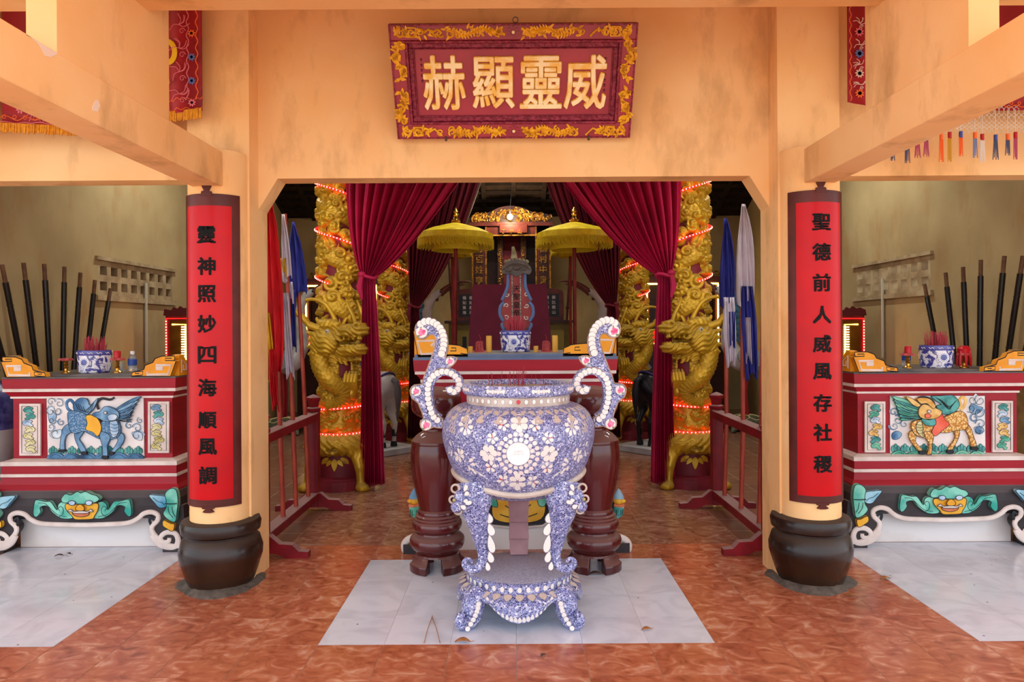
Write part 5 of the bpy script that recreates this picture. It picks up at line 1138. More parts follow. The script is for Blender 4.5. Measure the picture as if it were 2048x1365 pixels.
def lion_base_sdf(X, Y, Z):
    R_ = np.hypot(X, Y); d = np.sqrt(((R_ - .205) / 1.15) ** 2 + (Z - .40) ** 2) - .10
    for k in range(4):
        a = PI / 4 * 1.0 + k * PI / 2; e = np.array([math.cos(a), math.sin(a)])
        d = smin(d, s_cap(X, Y, Z, (*(e * .25), .37), (*(e * .315), .21), .07, .046), .04)
        d = smin(d, s_cap(X, Y, Z, (*(e * .315), .21), (*(e * .335), .05), .040, .036), .02)
        d = smin(d, s_ell(X, Y, Z, (*(e * .355), .03), (.062, .062, .042)), .02)
        for q in (-1, 0, 1):
            n = np.array([-e[1], e[0]]); p = e * .395 + n * q * .03; d = smin(d, s_ell(X, Y, Z, (*p, .022), (.022, .022, .022)), .008)
        for q in range(5):
            b = a + (q - 2) * .16; d = smin(d, s_cap(X, Y, Z, (.27 * math.cos(b), .27 * math.sin(b), .47), (.305 * math.cos(b + .05), .305 * math.sin(b + .05), .33), .018, .012), .008)
    for a in (-PI / 2, 0, PI / 2, PI):                                 # lion faces between the legs
        e = np.array([math.cos(a), math.sin(a)]); n = np.array([-e[1], e[0]])
        d = smin(d, s_ell(X, Y, Z, (*(e * .255), .40), (.07, .07, .06)), .03)
        for q in (-1, 1): d = smin(d, s_ell(X, Y, Z, (*(e * .30 + n * q * .032), .445), (.022, .022, .016)), .01)
        d = smin(d, s_ell(X, Y, Z, (*(e * .32), .42), (.02, .02, .018)), .012)
        d = np.maximum(d, -s_ell(X, Y, Z, (*(e * .32), .372), (.05, .05, .016)))
        d = smin(d, s_ell(X, Y, Z, (*(e * .31), .345), (.045, .045, .014)), .012)
    w = .008 * np.sin(np.arctan2(Y, X) * 26 + Z * 60 + 2 * np.sin(Z * 30))
    return d + w * (Z > .30)
def head_sdf(X, Y, Z):
    """dragon head looking along +X, about 0.46 m long"""
    d = s_ell(X, Y, Z, (-.12, 0, .0), (.16, .155, .15))
    d = smin(d, s_ell(X, Y, Z, (.09, 0, .065), (.16, .115, .066)), .05)
    d = smin(d, s_ell(X, Y, Z, (.19, 0, .085), (.065, .085, .055)), .03)
    for s in (-1, 1):
        d = smin(d, s_ell(X, Y, Z, (.185, s * .055, .115), (.045, .035, .035)), .02)
        d = np.maximum(d, -s_ell(X, Y, Z, (.195, s * .088, .112), (.018, .022, .014)))
        d = smin(d, s_ell(X, Y, Z, (-.075, s * .085, .125), (.105, .055, .048)), .025)
        d = np.maximum(d, -s_ell(X, Y, Z, (-.055, s * .165, .066), (.055, .045, .032)))
        d = smin(d, s_ell(X, Y, Z, (-.09, s * .125, -.035), (.12, .055, .10)), .03)
        d = smin(d, s_cap(X, Y, Z, (.02, s * .10, .035), (.045, s * .095, -.015), .02, .016), .012)
        for q in range(4):
            zq = -.10 + .045 * q; d = smin(d, s_cap(X, Y, Z, (-.18, s * .125, zq), (-.235 - .012 * (q % 2), s * .145, zq - .02 + .015 * q), .034, .014), .02)
        for q in range(5): d = smin(d, s_ell(X, Y, Z, (.03 + .045 * q, s * (.092 - .006 * q), .018), (.013, .013, .02)), .006)
        for q in range(4): d = smin(d, s_ell(X, Y, Z, (.05 + .045 * q, s * (.08 - .006 * q), -.055), (.012, .012, .018)), .006)
        d = smin(d, s_cap(X, Y, Z, (.215, s * .05, .03), (.218, s * .05, -.025), .014, .004), .006)
    d = smin(d, s_ell(X, Y, Z, (.09, 0, -.088), (.155, .10, .052)), .02)
    d = smin(d, s_ell(X, Y, Z, (.19, 0, -.078), (.055, .075, .042)), .02)
    d = smin(d, s_ell(X, Y, Z, (-.02, 0, -.085), (.10, .10, .06)), .03)
    for q in range(9):
        a = -.9 + q * .225; d = smin(d, s_cap(X, Y, Z, (-.08 + .02 * q, .07 * math.sin(a * 2), -.12), (-.07 + .026 * q, .085 * math.sin(a * 2), -.205 + .03 * abs(q - 4) / 4), .032, .014), .016)
    for q in range(6):
        d = smin(d, s_cap(X, Y, Z, (-.16 + .025 * q, (q - 2.5) * .03, .12), (-.20 + .03 * q, (q - 2.5) * .035, .20 - .01 * abs(q - 2.5)), .034, .012), .016)
    return d + .006 * np.sin(Z * 150 + X * 70 + 2.5 * np.sin(X * 40)) * ((X > -.2) & (Z < .12)) + .004 * np.sin(X * 130 - Z * 40) * (Z > .1)
VC, QC = carve(); VB, QB = carve_band()
VL, QL = surface_nets(lion_base_sdf, (-.46, -.46, -.01), (.46, .46, .56), .0135)
VH, QH = surface_nets(head_sdf, (-.31, -.20, -.27), (.28, .20, .25), .0085)
def dragon_column(loc, mirror, label, grp, proto=None):
    if proto is not None:
        t = copy_tree(proto); t.location = loc; t['label'] = label; t.scale = (-1 if mirror else 1, 1, 1); return t
    t = thing('dragon_column', label, 'column', loc, 0, grp)
    MB().lathe([(.315, 0), (.315, .085), (.285, .09), (.285, .10), (.22, .11)], 16).build('plinth', dred, t, smooth=False)
    MB().lathe([(.22, .10), (.22, .34)], 32).build('drum', dred, t)
    MB().lathe([(RS + .004, .30), (RS + .004, 3.3)], 32).build('shaft', dred, t)
    np_obj('lion_base', VL, QL, dgold, t); np_obj('carved_band', VB, QB, dgold, t); np_obj('carved_dragon_coil', VC, QC, dgold, t)
    for a in (-PI / 2, 0, PI):                                       # leaf ornaments hanging on the drum
        m = MB()
        for x, z, l, w, an in ((0, .28, .11, .05, -PI / 2), (-.03, .27, .07, .035, -2.2), (.03, .27, .07, .035, -.95), (-.05, .285, .07, .03, -2.8), (.05, .285, .07, .03, -.35), (-.09, .27, .05, .03, -2.2), (.09, .27, .05, .03, -.95)): leaf(m, (x, z), l, w, an, -.012, .008)
        curl(m, (-.085, .255), .025, 1, 1.5, .007, 1, -.006); curl(m, (.085, .255), .025, 1, 1.6, .007, -1, -.006)
        m.v = [((.222 - y) * math.cos(a + x / .22), (.222 - y) * math.sin(a + x / .22), z) for x, y, z in m.v]; m.build('leaf_ornament', dgold, t)
    Mh = Matrix.Translation((.06, -.135, 1.345)) @ Matrix.Rotation(math.radians(-24), 4, 'Z') @ Matrix.Scale(1.08, 4)
    hd = np_obj('dragon_head', VH, QH, dgold, t); hd.matrix_local = Mh
    for s in (-1, 1):
        MB().sphere((-.055, s * .132, .066), .021, 12, 8).build('eye', M('glass_eye', '#b9ad98', .1, coat=.5), hd); MB().sphere((-.050, s * .150, .066), .006, 8, 6).build('pupil', line_black, hd)
        h1 = smooth_path([(-.02, s * .06, .13, .022), (-.05, s * .08, .22, .019), (-.11, s * .10, .30, .017), (-.20, s * .12, .335, .015), (-.28, s * .13, .33, .013)], 4)
        MB().tube([q[:3] for q in h1], [q[3] for q in h1], 10).build('whisker', dgold, hd)
        h2 = smooth_path([(-.16, s * .10, .09, .035), (-.23, s * .14, .12, .03), (-.27, s * .17, .18, .026), (-.31, s * .18, .21, .024), (-.35, s * .19, .24, .018)], 4)
        MB().tube([q[:3] for q in h2], [q[3] * (1 + .1 * math.sin(i * 2.2)) for i, q in enumerate(h2)], 10).build('horn', dgold, hd)
        h3 = smooth_path([(.17, s * .05, .12, .018), (.15, s * .065, .2, .015), (.11, s * .075, .28, .012), (.09, s * .07, .33, .008)], 4)
        MB().tube([q[:3] for q in h3], [q[3] for q in h3], 8).build('whisker', dgold, hd)
    # neck and fore claw below the head
    nk = smooth_path([(-.13, -.10, 1.33, .09), (-.15, -.13, 1.20, .085), (-.11, -.17, 1.06, .08), (-.02, -.19, .96, .078), (.06, -.17, .87, .075), (.03, -.16, .78, .07), (-.08, -.16, .74, .06)], 8)
    nk = smooth_path(nk[::2], 10); SG = 48
    m = MB().tube([q[:3] for q in nk], [q[3] for q in nk], SG); sv = []
    for i in range(len(nk)):
        for k_ in range(SG):
            p = Vector(m.v[i * SG + k_]); c = Vector(nk[i][:3]); row = i // 8; f = ((i % 8) / 8); w = abs(((k_ / 4 + .5 * (row % 2)) % 1) - .5) * 2
            sv.append(tuple(c + (p - c) * (1 + .14 * max(0, 1 - f - .55 * w * w * f) * (1 - .5 * w) )))
    m.v = sv; m.build('neck', dgold, t, ang=70)
    cl = MB(); cl.sphere((.13, -.13, .86), .065, 12, 8, (1, 1, 1.2))
    for q in range(4):
        x = .09 + .03 * q; cl.tube([(x, -.17, .90), (x + .005, -.21, .97), (x + .01, -.20, 1.03), (x + .008, -.17, 1.06)], [.022, .024, .018, .006], 8)
    cl.tube([(.13, -.10, .86), (.11, -.12, .78), (.02, -.13, .75)], [.06, .05, .04], 10); cl.build('fore_claw', dgold, t)
    # LED rope: spiral above the head, two rings near the base
    def rope(pts, nm='led_rope'):
        o = MB().tube(pts, .009, 6).build(nm, led_rope, t); P_ = [Vector(p) for p in pts]; d = MB(); acc = 0
        for a, b in zip(P_, P_[1:]):
            acc += (b - a).length
            if acc > .028: acc = 0; e = Vector((b.x, b.y, 0)).normalized(); d.sphere(b + e * .006, .0062, 6, 4)
        do = d.build('led_dots', led_dot, o); do['kind'] = 'stuff'
    rope([((RS + .062) * math.sin(a), -(RS + .062) * math.cos(a), 2.69 - .43 * a / (2 * PI)) for a in np.linspace(-6.28, 12.4, 420)])
    rope([(.215 * math.sin(a), -.215 * math.cos(a), .725 + .012 * math.sin(a)) for a in np.linspace(-3.1, 3.1, 170)]); rope([(.232 * math.sin(a), -.232 * math.cos(a), .498) for a in np.linspace(-3.1, 3.1, 170)])
    return t
dc = dragon_column((-1.61, 6.62, 0), False, 'gilt dragon column with red LED rope beside the nearer red curtain and red flags', 'gilt dragon columns')
dragon_column((1.60, 6.62, 0), True, 'gilt dragon column with red LED rope beside the nearer curtain and blue white flags', 'gilt dragon columns', dc)
dragon_column((-1.58, 9.45, 0), False, 'gilt dragon column with red LED rope standing behind the white horse', 'gilt dragon columns', dc)
dragon_column((1.56, 9.45, 0), True, 'gilt dragon column with red LED rope standing behind the black horse', 'gilt dragon columns', dc)

# ------------------------------------------------------------------ curtains
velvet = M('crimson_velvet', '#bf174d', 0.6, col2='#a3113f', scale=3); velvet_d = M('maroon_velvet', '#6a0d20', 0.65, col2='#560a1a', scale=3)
def curtain(s, D, x_out, x_in, ztop, tie, ctrl, zfloor, mat, label, flare=.10, grp='red curtains'):
    """tied-back curtain; s=-1: left side, hangs from x_out (outer) to x_in (inner edge)"""
    t = thing('curtain', label, 'curtain', (0, D, 0), 0, grp)
    nu, nv, nw = 120, 46, 20; vs = []; fs = []; rn = random.Random(int(D * 10) + s)
    ph = rn.uniform(0, 6)
    for i in range(nu + 1):
        u = i / nu; xt = x_out + (x_in - x_out) * u; fold = math.sin(u * 2 * PI * 11 + ph) + .5 * math.sin(u * 2 * PI * 23 + 1.3 * ph)
        tx_ = tie[0] + (u - .5) * .11 * (-s); tz = tie[1] + .0 * u
        cx_ = x_out + (ctrl[0] - x_out) * u; cz = ctrl[1] + (1 - u) * .10
        for j in range(nv + 1):
            v = j / nv; a = (1 - v) ** 2; b = 2 * v * (1 - v); c = v * v
            x = a * xt + b * cx_ + c * tx_; z = a * ztop + b * cz + c * tz; A = .05 * (1 - v) ** .8 + .012
            vs.append((x, fold * A - .02 + .04 * (u - .5) * v, z))
        for j in range(1, nw + 1):
            v = j / nw; x = tx_ + (u - .5) * flare * v * (-s) - s * .02 * v; z = tz + (zfloor - tz) * v; A = .012 + .03 * min(1, v * 3); vs.append((x, fold * A - .02 + .03 * math.sin(v * 3), z))
    n = nv + nw + 1
    for i in range(nu):
        for j in range(n - 1): fs.append((i * n + j, i * n + j + 1, (i + 1) * n + j + 1, (i + 1) * n + j))
    o = MB().add(vs, fs).build('drape', mat, t, ang=80); sd = o.modifiers.new('thick', 'SOLIDIFY'); sd.thickness = .004
    m = MB(); m.tube([(tie[0] + .075 * math.cos(a), -.02 + .05 * math.sin(a), tie[1] + .012 * math.sin(2 * a)) for a in np.linspace(0, 2 * PI, 24, endpoint=False)], .016, 8, closed=True); m.build('tieback', mat, t)
    k = MB(); k.sphere((tie[0] + s * .05, -.07, tie[1] + .02), .032, 10, 8, (1.1, .8, .9)); k.tube([(tie[0] + s * .05, -.07, tie[1]), (tie[0] + s * .07, -.07, tie[1] - .09), (tie[0] + s * .05, -.06, tie[1] - .2)], [.02, .03, .012], 8); k.build('knot', mat, t)
    return t
curtain(-1, 6.42, -1.50, -.34, 2.98, (-1.30, 1.90), (-.92, 2.10), .05, velvet, 'crimson curtain tied back, hanging in front beside the red flags rack')
curtain(1, 6.42, 1.50, .27, 2.98, (1.34, 1.90), (.88, 2.12), .05, velvet, 'crimson curtain tied back, hanging in front beside the blue white flags')
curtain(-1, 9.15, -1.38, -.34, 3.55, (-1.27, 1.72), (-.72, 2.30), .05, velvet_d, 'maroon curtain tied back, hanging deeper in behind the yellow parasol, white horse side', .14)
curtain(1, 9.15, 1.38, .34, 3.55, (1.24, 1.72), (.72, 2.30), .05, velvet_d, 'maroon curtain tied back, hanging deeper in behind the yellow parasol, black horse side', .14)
rod_m = M('curtain_rod_wood', '#4a2a1c', .5)
for D, z in ((6.42, 3.0), (9.15, 3.57)):
    t = thing('curtain_rod', 'dark wooden curtain rod spanning the %s dragon columns' % ('nearer' if D < 7 else 'deeper'), 'rod', (0, D, z)); MB().tube([(-1.62, 0, 0), (1.62, 0, 0)], .022, 10).build('rod', rod_m, t)
    for s in (-1, 1): MB().sphere((s * 1.63, 0, 0), .04, 10, 8).build('finial', rod_m, t)

# ------------------------------------------------------------------ flag racks and flags
rack_red = M('rack_red_paint', '#8a1520', 0.45, col2='#6e1019', scale=8); dusty(rack_red, '#9b7f7c', .85)
pole_red = M('flag_pole_red', '#a8452f', 0.4, col2='#8c2f22', scale=30, stretch=(1, 1, .2))
def rack(s):
    t = thing('flag_rack', 'red wooden flag rack with two rails holding the %s flags' % ('red, white and dark blue' if s < 0 else 'yellow, tall white and blue-white'), 'rack', (s * 1.60, 5.1, 0))
    y0, y1 = -.62, .60
    for nm, z, w in (('top_rail', .745, .045), ('bottom_rail', .115, .045)): MB().box(-w, w, y0, y1, z - .03, z + .03).build(nm, rack_red, t, smooth=False, bevel=.004)
    for y in (y0 + .04, y1):
        p = MB(); p.box(-.042, .042, y - .042, y + .042, .03, .78); po = p.build('post', rack_red, t, smooth=False, bevel=.004)
        c = MB(); c.lathe([(.045, .78), (.06, .79), (.06, .81), (.04, .82), (.045, .86), (.058, .88), (.058, .895), (.03, .91), (.001, .92)], 4, (0, y, 0)); c.build('post_cap', rack_red, po, smooth=False)
        f = MB(); pr = [(-.30, .0), (-.30, .04), (-.24, .045), (-.20, .085), (-.12, .09), (-.06, .14), (.06, .14), (.12, .09), (.20, .085), (.24, .045), (.30, .04), (.30, 0), (.16, 0), (.10, .03), (-.10, .03), (-.16, 0)]
        f.prism(pr, y - .03, y + .03); f.build('foot', rack_red, t, smooth=False)
    return t
rack(-1); rack(1)
fl_red = M('flag_red', '#c00a18', .7, col2='#a80814', scale=5); fl_yel = M('flag_yellow', '#d8a821', .7, col2='#c08f14', scale=5); fl_blue = M('flag_blue', '#2b2f86', .7, col2='#20246c', scale=5); fl_white = M('flag_white', '#cfc6d0', .7, col2='#b9aebb', scale=5)
def flagpole(s, D, ztop, lean, panels, label, grp):
    """pole through both rails; panels: list of (name, material, list of (z, half width, x offset))"""
    t = thing('flag', label, 'flag', (s * 1.60, D, 0), 0, grp)
    MB().tube([(0, 0, .09), (s * .02, -.0, .75), (s * (.02 + lean), .0, ztop)], [.017, .017, .014], 10).build('pole', pole_red, t)
    for i, (nm, mt, pr) in enumerate(panels):
        vs = []; fs = []; nu = 18
        pr = smooth_path(pr, 4)
        for z, hw, xo in pr:
            xc = s * (.02 + lean * (z - .75) / (ztop - .75)) + xo
            for k in range(nu + 1):
                u = k / nu * 2 - 1; f = .02 * math.sin(u * 7 + i + z * 2) * min(1, hw * 14) + .012 * math.sin(u * 13 + z * 5); vs.append((xc + u * hw, -.035 - .012 * i + f, z + .03 * math.sin(u * 3 + i) * (1 if z < pr[0][0] - .1 else 0)))
        n = nu + 1
        for j in range(len(pr) - 1):
            for k in range(nu): fs.append((j * n + k, j * n + k + 1, j * n + n + k + 1, j * n + n + k))
        o = MB().add(vs, fs).build(nm, mt, t, ang=80); sd = o.modifiers.new('thick', 'SOLIDIFY'); sd.thickness = .003
    return t
gl = 'furled flags on the rack facing the blue kylin side'; gr = 'furled flags on the rack facing the yellow kylin side'
flagpole(-1, 4.95, 2.30, .05, [('red_cloth', fl_red, [(2.34, .01, 0), (2.1, .055, .0), (1.7, .075, -.005), (1.35, .07, -.01), (1.12, .055, -.02)]), ('yellow_cloth', fl_yel, [(1.55, .03, -.055), (1.3, .045, -.05), (1.05, .04, -.055)]), ('red_tail', fl_red, [(1.3, .02, -.01), (1.05, .025, -.008), (.90, .02, .0)])], 'red flag with yellow lower strip furled on its pole, nearest the plastered jamb', gl)
flagpole(-1, 5.24, 2.28, .05, [('white_cloth', fl_white, [(2.27, .008, 0), (2.0, .03, .01), (1.8, .035, .012)]), ('yellow_hem', fl_yel, [(1.95, .025, -.02), (1.82, .03, -.015)]), ('white_tail', fl_white, [(1.7, .02, 0), (1.35, .025, .01), (1.1, .03, .02)])], 'white flag with yellow hem furled between the red flag and blue flag', gl)
flagpole(-1, 5.55, 2.22, .07, [('blue_cloth', fl_blue, [(2.26, .008, 0), (2.05, .05, .01), (1.8, .075, .01), (1.70, .07, .005)]), ('blue_tail', fl_blue, [(1.74, .03, -.04), (1.5, .03, -.05), (1.28, .025, -.05)]), ('white_patch', fl_white, [(1.8, .02, -.05), (1.66, .025, -.045)])], 'dark blue flag furled on its pole beside the gilt dragon column', gl)
flagpole(1, 4.72, 2.25, .03, [('yellow_cloth', fl_yel, [(2.25, .01, 0), (2.0, .03, .01), (1.7, .03, .01)]), ('red_cloth', fl_red, [(1.75, .03, .01), (1.4, .04, .01), (1.15, .03, .01)]), ('blue_tail', fl_blue, [(.95, .02, .03), (.6, .03, .03), (.35, .02, .03)])], 'yellow flag with red lower half furled at the plastered jamb', gr)
flagpole(1, 5.1, 2.22, .0, [('white_cloth', fl_white, [(2.30, .01, 0), (2.05, .05, .005), (1.75, .06, .01), (1.6, .055, .01)]), ('blue_cloth', fl_blue, [(1.72, .035, .02), (1.5, .05, .03), (1.2, .045, .04), (1.08, .04, .045)]), ('white_tail', fl_white, [(1.5, .015, .02), (1.2, .02, .025)])], 'tall white flag with blue lower part furled on its pole', gr)
flagpole(1, 5.5, 2.18, .0, [('blue_cloth', fl_blue, [(2.26, .01, -.01), (2.0, .045, .0), (1.75, .055, .0), (1.6, .05, 0)]), ('white_cloth', fl_white, [(1.66, .04, .01), (1.4, .045, .015), (1.15, .03, .02)]), ('blue_tail', fl_blue, [(1.55, .025, .03), (1.3, .02, .03)])], 'blue flag with white lower part furled beside the gilt dragon column', gr)

# ------------------------------------------------------------------ horses
def horse_sdf(X, Y, Z):
    d = s_ell(X, Y, Z, (-.02, 0, .66), (.33, .145, .17)); d = smin(d, s_ell(X, Y, Z, (.27, 0, .70), (.17, .145, .175)), .06); d = smin(d, s_ell(X, Y, Z, (-.27, 0, .68), (.16, .13, .19)), .06)
    d = smin(d, s_cap(X, Y, Z, (-.32, 0, .78), (-.50, 0, 1.10), .11, .075), .06); d = smin(d, s_cap(X, Y, Z, (-.49, 0, 1.14), (-.68, 0, 1.00), .07, .045), .03); d = smin(d, s_ell(X, Y, Z, (-.70, 0, .985), (.045, .04, .04)), .02)
    for s in (-1, 1):
        d = smin(d, s_cap(X, Y, Z, (-.47, s * .045, 1.18), (-.46, s * .05, 1.27), .022, .008), .01)
        d = smin(d, s_cap(X, Y, Z, (-.28, s * .075, .58), (-.30, s * .075, .32), .065, .036), .04); d = smin(d, s_cap(X, Y, Z, (-.30, s * .075, .32), (-.29, s * .075, .06), .034, .026), .01); d = smin(d, s_ell(X, Y, Z, (-.30, s * .075, .035), (.04, .034, .035)), .008)
        d = smin(d, s_cap(X, Y, Z, (.31, s * .08, .62), (.27, s * .08, .42), .095, .055), .05); d = smin(d, s_cap(X, Y, Z, (.27, s * .08, .42), (.36, s * .08, .27), .05, .032), .02); d = smin(d, s_cap(X, Y, Z, (.36, s * .08, .27), (.34, s * .08, .06), .030, .025), .01); d = smin(d, s_ell(X, Y, Z, (.33, s * .08, .035), (.042, .034, .035)), .008)
    return d
VHo, QHo = surface_nets(horse_sdf, (-.78, -.2, -.01), (.50, .2, 1.32), .016)
plat_m = M('marble_platform', '#c7ccd2', .35, col2='#aab0ba', scale=6)
def horse(loc, rz, coat, mane_m, label, cuff):
    pf = thing('horse_platform', label.split(' statue')[0] + ' platform of pale marble slab on the hall floor', 'platform', (loc[0], loc[1], 0), rz); MB().box(-.62, .52, -.3, .3, 0, .07).build('slab', plat_m, pf, smooth=False, bevel=.006)
    t = thing('horse_statue', label, 'statue', (loc[0], loc[1], .072), rz); np_obj('body', VHo, QHo, coat, t)
    m = MB()
    for k in range(14):
        q = k / 13; x = -.33 - .20 * q; z = .92 + .33 * q; m.tube([(x + .05, 0, z), (x + .09, .06 * (1 if k % 2 else -1), z - .06), (x + .09, .08 * (1 if k % 2 else -1), z - .16)], [.02, .018, .006], 6)
    m.build('mane', mane_m, t); MB().tube(smooth_path([(.43, 0, .78), (.50, 0, .74), (.52, 0, .55), (.50, 0, .32)], 4), [.03, .03, .03, .035, .035, .035, .04, .04, .035, .03, .02, .015, .008], 10).build('tail', mane_m, t)
    sd = MB(); vs = []; fs = []
    for i in range(13):
        a = -1.35 + 2.7 * i / 12
        for x in (-.18, -.06, .06, .18): vs.append((x, .168 * math.sin(a), .665 + .195 * math.cos(a)))
    for i in range(12):
        for j in range(3): fs.append((i * 4 + j, i * 4 + j + 1, i * 4 + j + 5, i * 4 + j + 4))
    o = sd.add(vs, fs).build('saddle_cloth', M('saddle_maroon', '#6d2434', .7, col2='#8f5b3a', scale=20), t); q = o.modifiers.new('thick', 'SOLIDIFY'); q.thickness = .012
    MB().tube([(x, y, z) for x, y, z in [(.17 + .20 * abs(math.cos(a)), .158 * math.sin(a) * 1.0, .69 + .17 * math.cos(a)) for a in np.linspace(-1.6, 1.6, 20)]], .013, 6).build('crupper_strap', M('purple_strap', '#3d2d66', .6), t)
    for s in (-1, 1):
        MB().tube([(.345, s * .08, .20), (.34, s * .08, .12)], .034, 10).build('cuff', cuff, t); MB().lathe([(.042, 0), (.034, .06)], 12, (.335, s * .08, 0)).build('hoof', line_black, t)
        MB().sphere((-.56, s * .055, 1.10), .012, 8, 6).build('eye', line_black, t)
hw_ = M('white_horse_paint', '#c6c2bf', .4, col2='#a9a5a3', scale=6); hb_ = M('black_horse_paint', '#1b1a22', .35, col2='#0f0f15', scale=6)
horse((-1.72, 8.55, 0), math.radians(-42), hw_, M('grey_mane', '#5a5458', .6), 'white horse statue with maroon saddle on pale slab', line_black)
horse((1.76, 8.55, 0), math.radians(180 + 42), hb_, line_black, 'black horse statue with maroon saddle on pale slab', hb_)

# ------------------------------------------------------------------ cranes on turtles
def crane_sdf(X, Y, Z):
    d = s_ell(X, Y, Z, (0, 0, .98), (.26, .15, .17)); d = smin(d, s_cap(X, Y, Z, (-.18, 0, .98), (-.42, 0, .86), .12, .03), .05)
    path = [(.16, 1.05, .13), (.24, 1.20, .105), (.25, 1.36, .088), (.23, 1.52, .076), (.22, 1.68, .066), (.26, 1.82, .058), (.33, 1.92, .054), (.40, 1.96, .052)]
    for (a, b, r), (c, e, q) in zip(path, path[1:]): d = smin(d, s_cap(X, Y, Z, (a, 0, b), (c, 0, e), r, q), .03)
    return d
VK, QK = surface_nets(crane_sdf, (-.48, -.2, .74), (.50, .2, 2.06), .018)
crane_w = M('crane_white_gloss', '#b9b6b4', .2, col2='#9d9a9b', scale=4, coat=.4); beak_m = M('beak_brown', '#4a2620', .4, col2='#6d3b30', scale=8); feather_b = M('feather_blue', '#3f6f8f', .5, col2='#2a5068', scale=12); shell_m = M('turtle_shell', '#3d4038', .5, col2='#5a5a46', scale=20); shell_l = M('turtle_shell_line', '#c9bf8a', .6); crane_leg = M('crane_leg_red', '#8a1a22', .4)
wing_m = M('wing_grey', '#a3a9b3', .4, col2='#4d5260', scale=40, stretch=(1, 1, 6), kind='wave')
def crane(loc, face, label, grp='crane statues standing on turtles', proto=None):
    if proto is not None:
        t = copy_tree(proto); t.location = loc; t.scale = (face, 1, 1); t['label'] = label; return t
    t = thing('crane_statue', label, 'statue', loc, 0, grp); t.scale = (face, 1, 1)
    np_obj('body', VK, QK, crane_w, t)
    for s in (-1, 1):
        w = MB(); vs = []
        w.prism(smooth_path([(.16, 1.06), (.05, 1.14), (-.15, 1.10), (-.36, .96), (-.44, .86), (-.25, .84), (-.05, .86), (.10, .93)], 4, True), -.02, .02); w.v = [(x, s * (.135 + .05 * math.cos((z - .95) * 6)) + y - s * .03, z) for x, y, z in w.v]; wo = w.build('wing', wing_m, t, ang=60)
        for k in range(6): MB().tube([(.02 - .05 * k, s * .185, .93 + .015 * (k % 2)), (-.12 - .055 * k, s * .175, .87)], [.016, .004], 6).build('quill', crane_w, wo)
        MB().tube([(.0, s * .06, .85), (.02, s * .06, .5), (.0, s * .06, .20)], [.028, .022, .026], 10).build('leg', crane_leg, t)
        MB().sphere((.42, s * .045, 1.97), .014, 8, 6).build('eye', line_black, t)
    bk = smooth_path([(.42, 0, 1.96, .045), (.52, 0, 2.04, .034), (.64, 0, 2.10, .026), (.78, 0, 2.12, .016), (.88, 0, 2.11, .004)], 4); MB().tube([q[:3] for q in bk], [q[3] for q in bk], 10).build('upper_bill', beak_m, t)
    bk = smooth_path([(.42, 0, 1.925, .03), (.52, 0, 2.00, .022), (.64, 0, 2.055, .016), (.76, 0, 2.075, .006)], 4); MB().tube([q[:3] for q in bk], [q[3] for q in bk], 10).build('lower_bill', beak_m, t)
    MB().sphere((.36, 0, 1.865), .03, 10, 8).build('wattle', beak_m, t)
    for k in range(8):
        z = 1.84 - .08 * k; x = .18 - .012 * (k < 3) * (3 - k) + .01 * (k > 4); f = MB(); f.tube([(x + .02, 0, z + .03), (x - .06, 0, z), (x - .12, 0, z - .045)], [.045, .04, .008], 8, flat=.4, up=(0, 1, 0)); f.build('neck_feather', feather_b, t)
    sh = MB(); sh.sphere((0, 0, .10), .26, 24, 12, (1.15, .9, .48)); sh.build('turtle_shell', shell_m, t)
    ln = MB()
    for cx_, cy_ in ((0, 0), (.15, 0), (-.15, 0), (.075, -.12), (-.075, -.12), (.075, .12), (-.075, .12), (.22, -.11), (-.22, -.11)):
        pts = []
        for k in range(6):
            a = k * PI / 3 + PI / 6; x, y = cx_ + .082 * math.cos(a), cy_ + .072 * math.sin(a); q = max(0, 1 - (x / .30) ** 2 - (y / .235) ** 2); pts.append((x, y, .10 + .1265 * math.sqrt(q)))
        ln.tube(pts, .006, 5, closed=True)
    lo = ln.build('shell_lines', shell_l, t); lo['kind'] = 'stuff'
    MB().tube(smooth_path([(.26, 0, .10, .055), (.36, 0, .14, .05), (.42, 0, .2, .05), (.47, 0, .22, .03)], 3) and [(.26, 0, .10), (.36, 0, .14), (.43, 0, .19), (.49, 0, .20)], [.055, .05, .05, .03], 10).build('turtle_head', shell_m, t)
    for s in (-1, 1):
        for x in (-.2, .2): MB().tube([(x, s * .17, .09), (x * 1.25, s * .24, .03), (x * 1.4, s * .27, .012)], [.05, .04, .012], 8).build('turtle_leg', shell_m, t)
    return t
ck = crane((-1.48, 10.35, 0), 1, 'white crane statue on turtle behind the maroon curtain, behind white horse')
crane((1.50, 10.35, 0), -1, 'white crane statue on turtle behind the maroon curtain, behind black horse', proto=ck)
crane((-3.22, 10.0, 0), 1, 'white crane statue on turtle seen between the furled red and blue flags', proto=ck)
crane((3.22, 10.0, 0), -1, 'white crane statue on turtle seen behind the furled white and blue flags', proto=ck)

